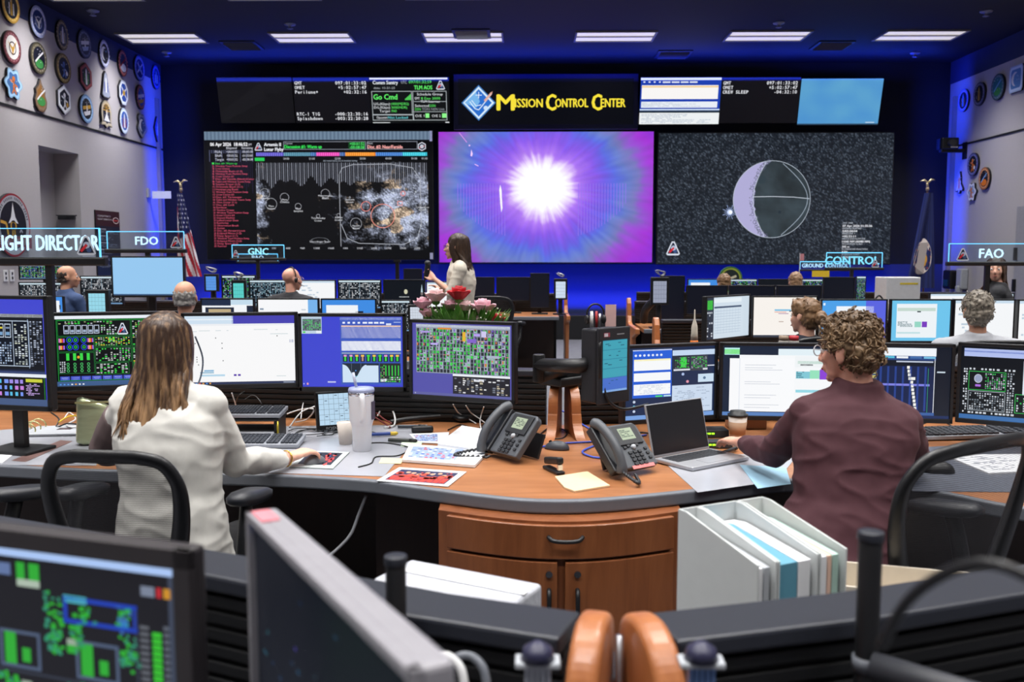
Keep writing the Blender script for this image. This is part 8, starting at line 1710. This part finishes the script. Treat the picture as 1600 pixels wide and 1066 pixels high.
c2 = office_chair('office chair behind the person in maroon, net back turned aside', 1.0, 2.64, math.radians(33), back_z=0.52, aw=0.345, ah=0.75)
# ---------------------------------------------------------------- standing woman
y = 8.7
J = dict(head=W(713, 385, y), neck=W(719, 408, y), chest=W(721, 440, y), waist=W(719, 478, y), pelvis=W(718, 512, y), shL=W(719, 421, y-0.17), elL=W(705, 458, y-0.2), wrL=W(680, 437, y-0.16), handL=W(670, 427, y-0.12), shR=W(721, 421, y+0.17), elR=W(712, 462, y+0.2), wrR=W(690, 452, y+0.12))
J['downL'] = Vector((J['pelvis'].x, J['pelvis'].y, 0))+Vector((-0.3, 0.8, -0.2))
CREAM = mat('cream_knit', (206, 198, 184), 0.9, var=0.05, scale=50)
st, Hm = person('person standing in cream jacket with long dark hair, holding black device', J, math.radians(82), math.radians(80), SKIN1, CREAM, BLACKT, voxel=0.008, hands={'L': 0.9, 'R': 0.4}, sitting=False, fold=0.006, seed=11, hem=0.16, sleeve_stop=0.3, width=0.92, size=0.88)
eyes(st, Hm); spectacles(st, Hm, mat('brown_spectacle_rim', (70, 50, 40), 0.3)); long_hair(st, Hm, hair_mat('dark_brown_hair', (52, 38, 30), (92, 68, 50), 1.1, 1.5), 0.36, 0.2, 9, n=110, back=0.03, voxel=0.01, lock_r=0.011)
p = W(667, 424, y-0.13); dv = thing('handheld_device', 'black handheld device with buttons held by the standing person', 'handheld device', p, 0.3); MB().box((0, 0, -0.01), (0.05, 0.03, 0.14), ry=0.15).build('body', BLACK, dv, bevel=0.008); MB().ball((0.008, 0, 0.075), (0.03, 0.026, 0.026)).build('top', DKGREY, dv, smooth=True)
# ---------------------------------------------------------------- people seated in the further rows
def sitter(label, hx, hy, d, face, skin_m, top_m, top_name='shirt', dh=None, body_yaw=None, shw=0.19, hair=None, collar=True, arm_out=0.0):
    h = W(hx, hy, d); by = body_yaw if body_yaw is not None else face*0.4; R = Matrix.Rotation(by, 3, 'Z'); V = lambda x, y, z: h+R @ Vector((x, y, z))
    J = dict(head=h, neck=V(0, -0.03, -0.17), chest=V(0, -0.05, -0.36), waist=V(0, -0.07, -0.56), pelvis=Vector((V(0, -0.1, 0).x, V(0, -0.1, 0).y, 0.56)), shL=V(-shw, -0.04, -0.24), shR=V(shw, -0.04, -0.24), elL=V(-shw-0.07-arm_out, 0.06, -0.5), elR=V(shw+0.07+arm_out, 0.06, -0.5), wrL=V(-shw+0.04, 0.3, -0.53), wrR=V(shw-0.04, 0.3, -0.53))
    lim = 0.58
    for k in ('waist',): J[k].z = (J['chest'].z+0.56)/2
    for k in ('elL', 'elR'): J[k].z = max(J[k].z, 0.80)
    for k in ('wrL', 'wrR'): J[k].z = max(J[k].z, 0.80)
    r, Hm = person(label, J, by, face, skin_m, top_m, NAVY, voxel=0.012, fold=0.005, seed=int(hx), top_name=top_name, collar=collar, width=shw/0.18)
    ch = office_chair('office chair of the '+label.split(',')[0], J['pelvis'].x-math.sin(by)*-0.0, J['pelvis'].y+0.02, by)
    return r, Hm
GREYH = hair_mat('grey_hair', (92, 88, 86), (150, 146, 142), 1.2, 1.5); DKH = hair_mat('dark_hair', (44, 36, 32), (66, 54, 46), 1.2, 1.5); BRH = hair_mat('mid_brown_hair', (84, 62, 46), (128, 98, 70), 1.2, 1.5)
r, Hm = sitter('person with balding grey hair, seated below the plain blue screen', 290, 464, 6.55, 0.05, SKIN2, mat('dark_blue_shirt', (40, 48, 70), 0.85)); cap_hair(r, Hm, GREYH, bald=True, voxel=0.006, wave=0.007)
r, Hm = sitter('person in blue shirt with dark balding hair, facing sideways by glass sign', 106, 432, 9.55, math.radians(-62), SKIN2, mat('steel_blue_shirt', (52, 72, 112), 0.85), body_yaw=-0.5); cap_hair(r, Hm, DKH, bald=True, voxel=0.006, wave=0.007); eyes(r, Hm)
r, Hm = sitter('person in black shirt with shaved head and headset', 456, 436, 9.5, math.radians(-45), SKIN3, mat('charcoal_shirt', (46, 46, 50), 0.85), body_yaw=-0.25, shw=0.21); eyes(r, Hm); headset_on(r, Hm, 1); spectacles(r, Hm, CHROME)
r, Hm = sitter('person with brown hair in a bun and dark navy top', 1258, 493, 6.25, math.radians(35), SKIN1, mat('navy_top', (26, 30, 42), 0.85), body_yaw=0.15, shw=0.165); cap_hair(r, Hm, BRH, top=0.0, bulk=1.0, seed=4, curls=60); 
bm = MB(); bm.ball(Hm @ Vector((0.0, -0.125, -0.01)), (0.045, 0.045, 0.05), 14, 10); me = fuse(bm, 0.006, 1); displace(me, lambda c, n: 0.006*mnoise.noise(c*60)); add_mesh('hair_bun', me, BRH, r); eyes(r, Hm)
r, Hm = sitter('person with wavy grey hair in pale grey shirt', 1527, 487, 6.0, math.radians(-14), SKIN2, mat('pale_grey_shirt', (158, 160, 166), 0.85), shw=0.225, arm_out=0.04, collar=True); cap_hair(r, Hm, hair_mat('wavy_grey_hair', (88, 82, 74), (156, 146, 132), 1.1, 1.4), top=0.012, bulk=1.06, seed=8, curls=170, wave=0.01)
r, Hm = sitter('person with short brown hair beyond the dark screens, nearer the aisle', 1131, 444, 11.9, 0.1, SKIN2, mat('dark_blue_shirt', (40, 48, 70), 0.85)); cap_hair(r, Hm, BRH, seed=5)
r, Hm = sitter('person with light brown hair beyond the dark screens, under control sign', 1243, 442, 11.6, -0.1, SKIN3, mat('dark_blue_shirt', (40, 48, 70), 0.85)); cap_hair(r, Hm, hair_mat('sandy_hair', (110, 84, 62), (150, 118, 90), 1.2, 1.5), seed=6)
r, Hm = sitter('person with long brown hair facing us behind the FAO glass sign', 1556, 420, 9.35, math.radians(150), SKIN1, mat('black_blazer', (30, 31, 36), 0.85), top_name='jacket', body_yaw=math.radians(60), shw=0.17); eyes(r, Hm); long_hair(r, Hm, hair_mat('long_mid_brown_hair', (58, 42, 34), (104, 76, 58), 1.1, 1.5), 0.4, 0.2, 12, n=90, back=0.02, voxel=0.01, lock_r=0.012)
c = office_chair('empty office chair at the centre console beneath the violet screen', W(775, 500, 11.6).x, 11.75, math.radians(-12))
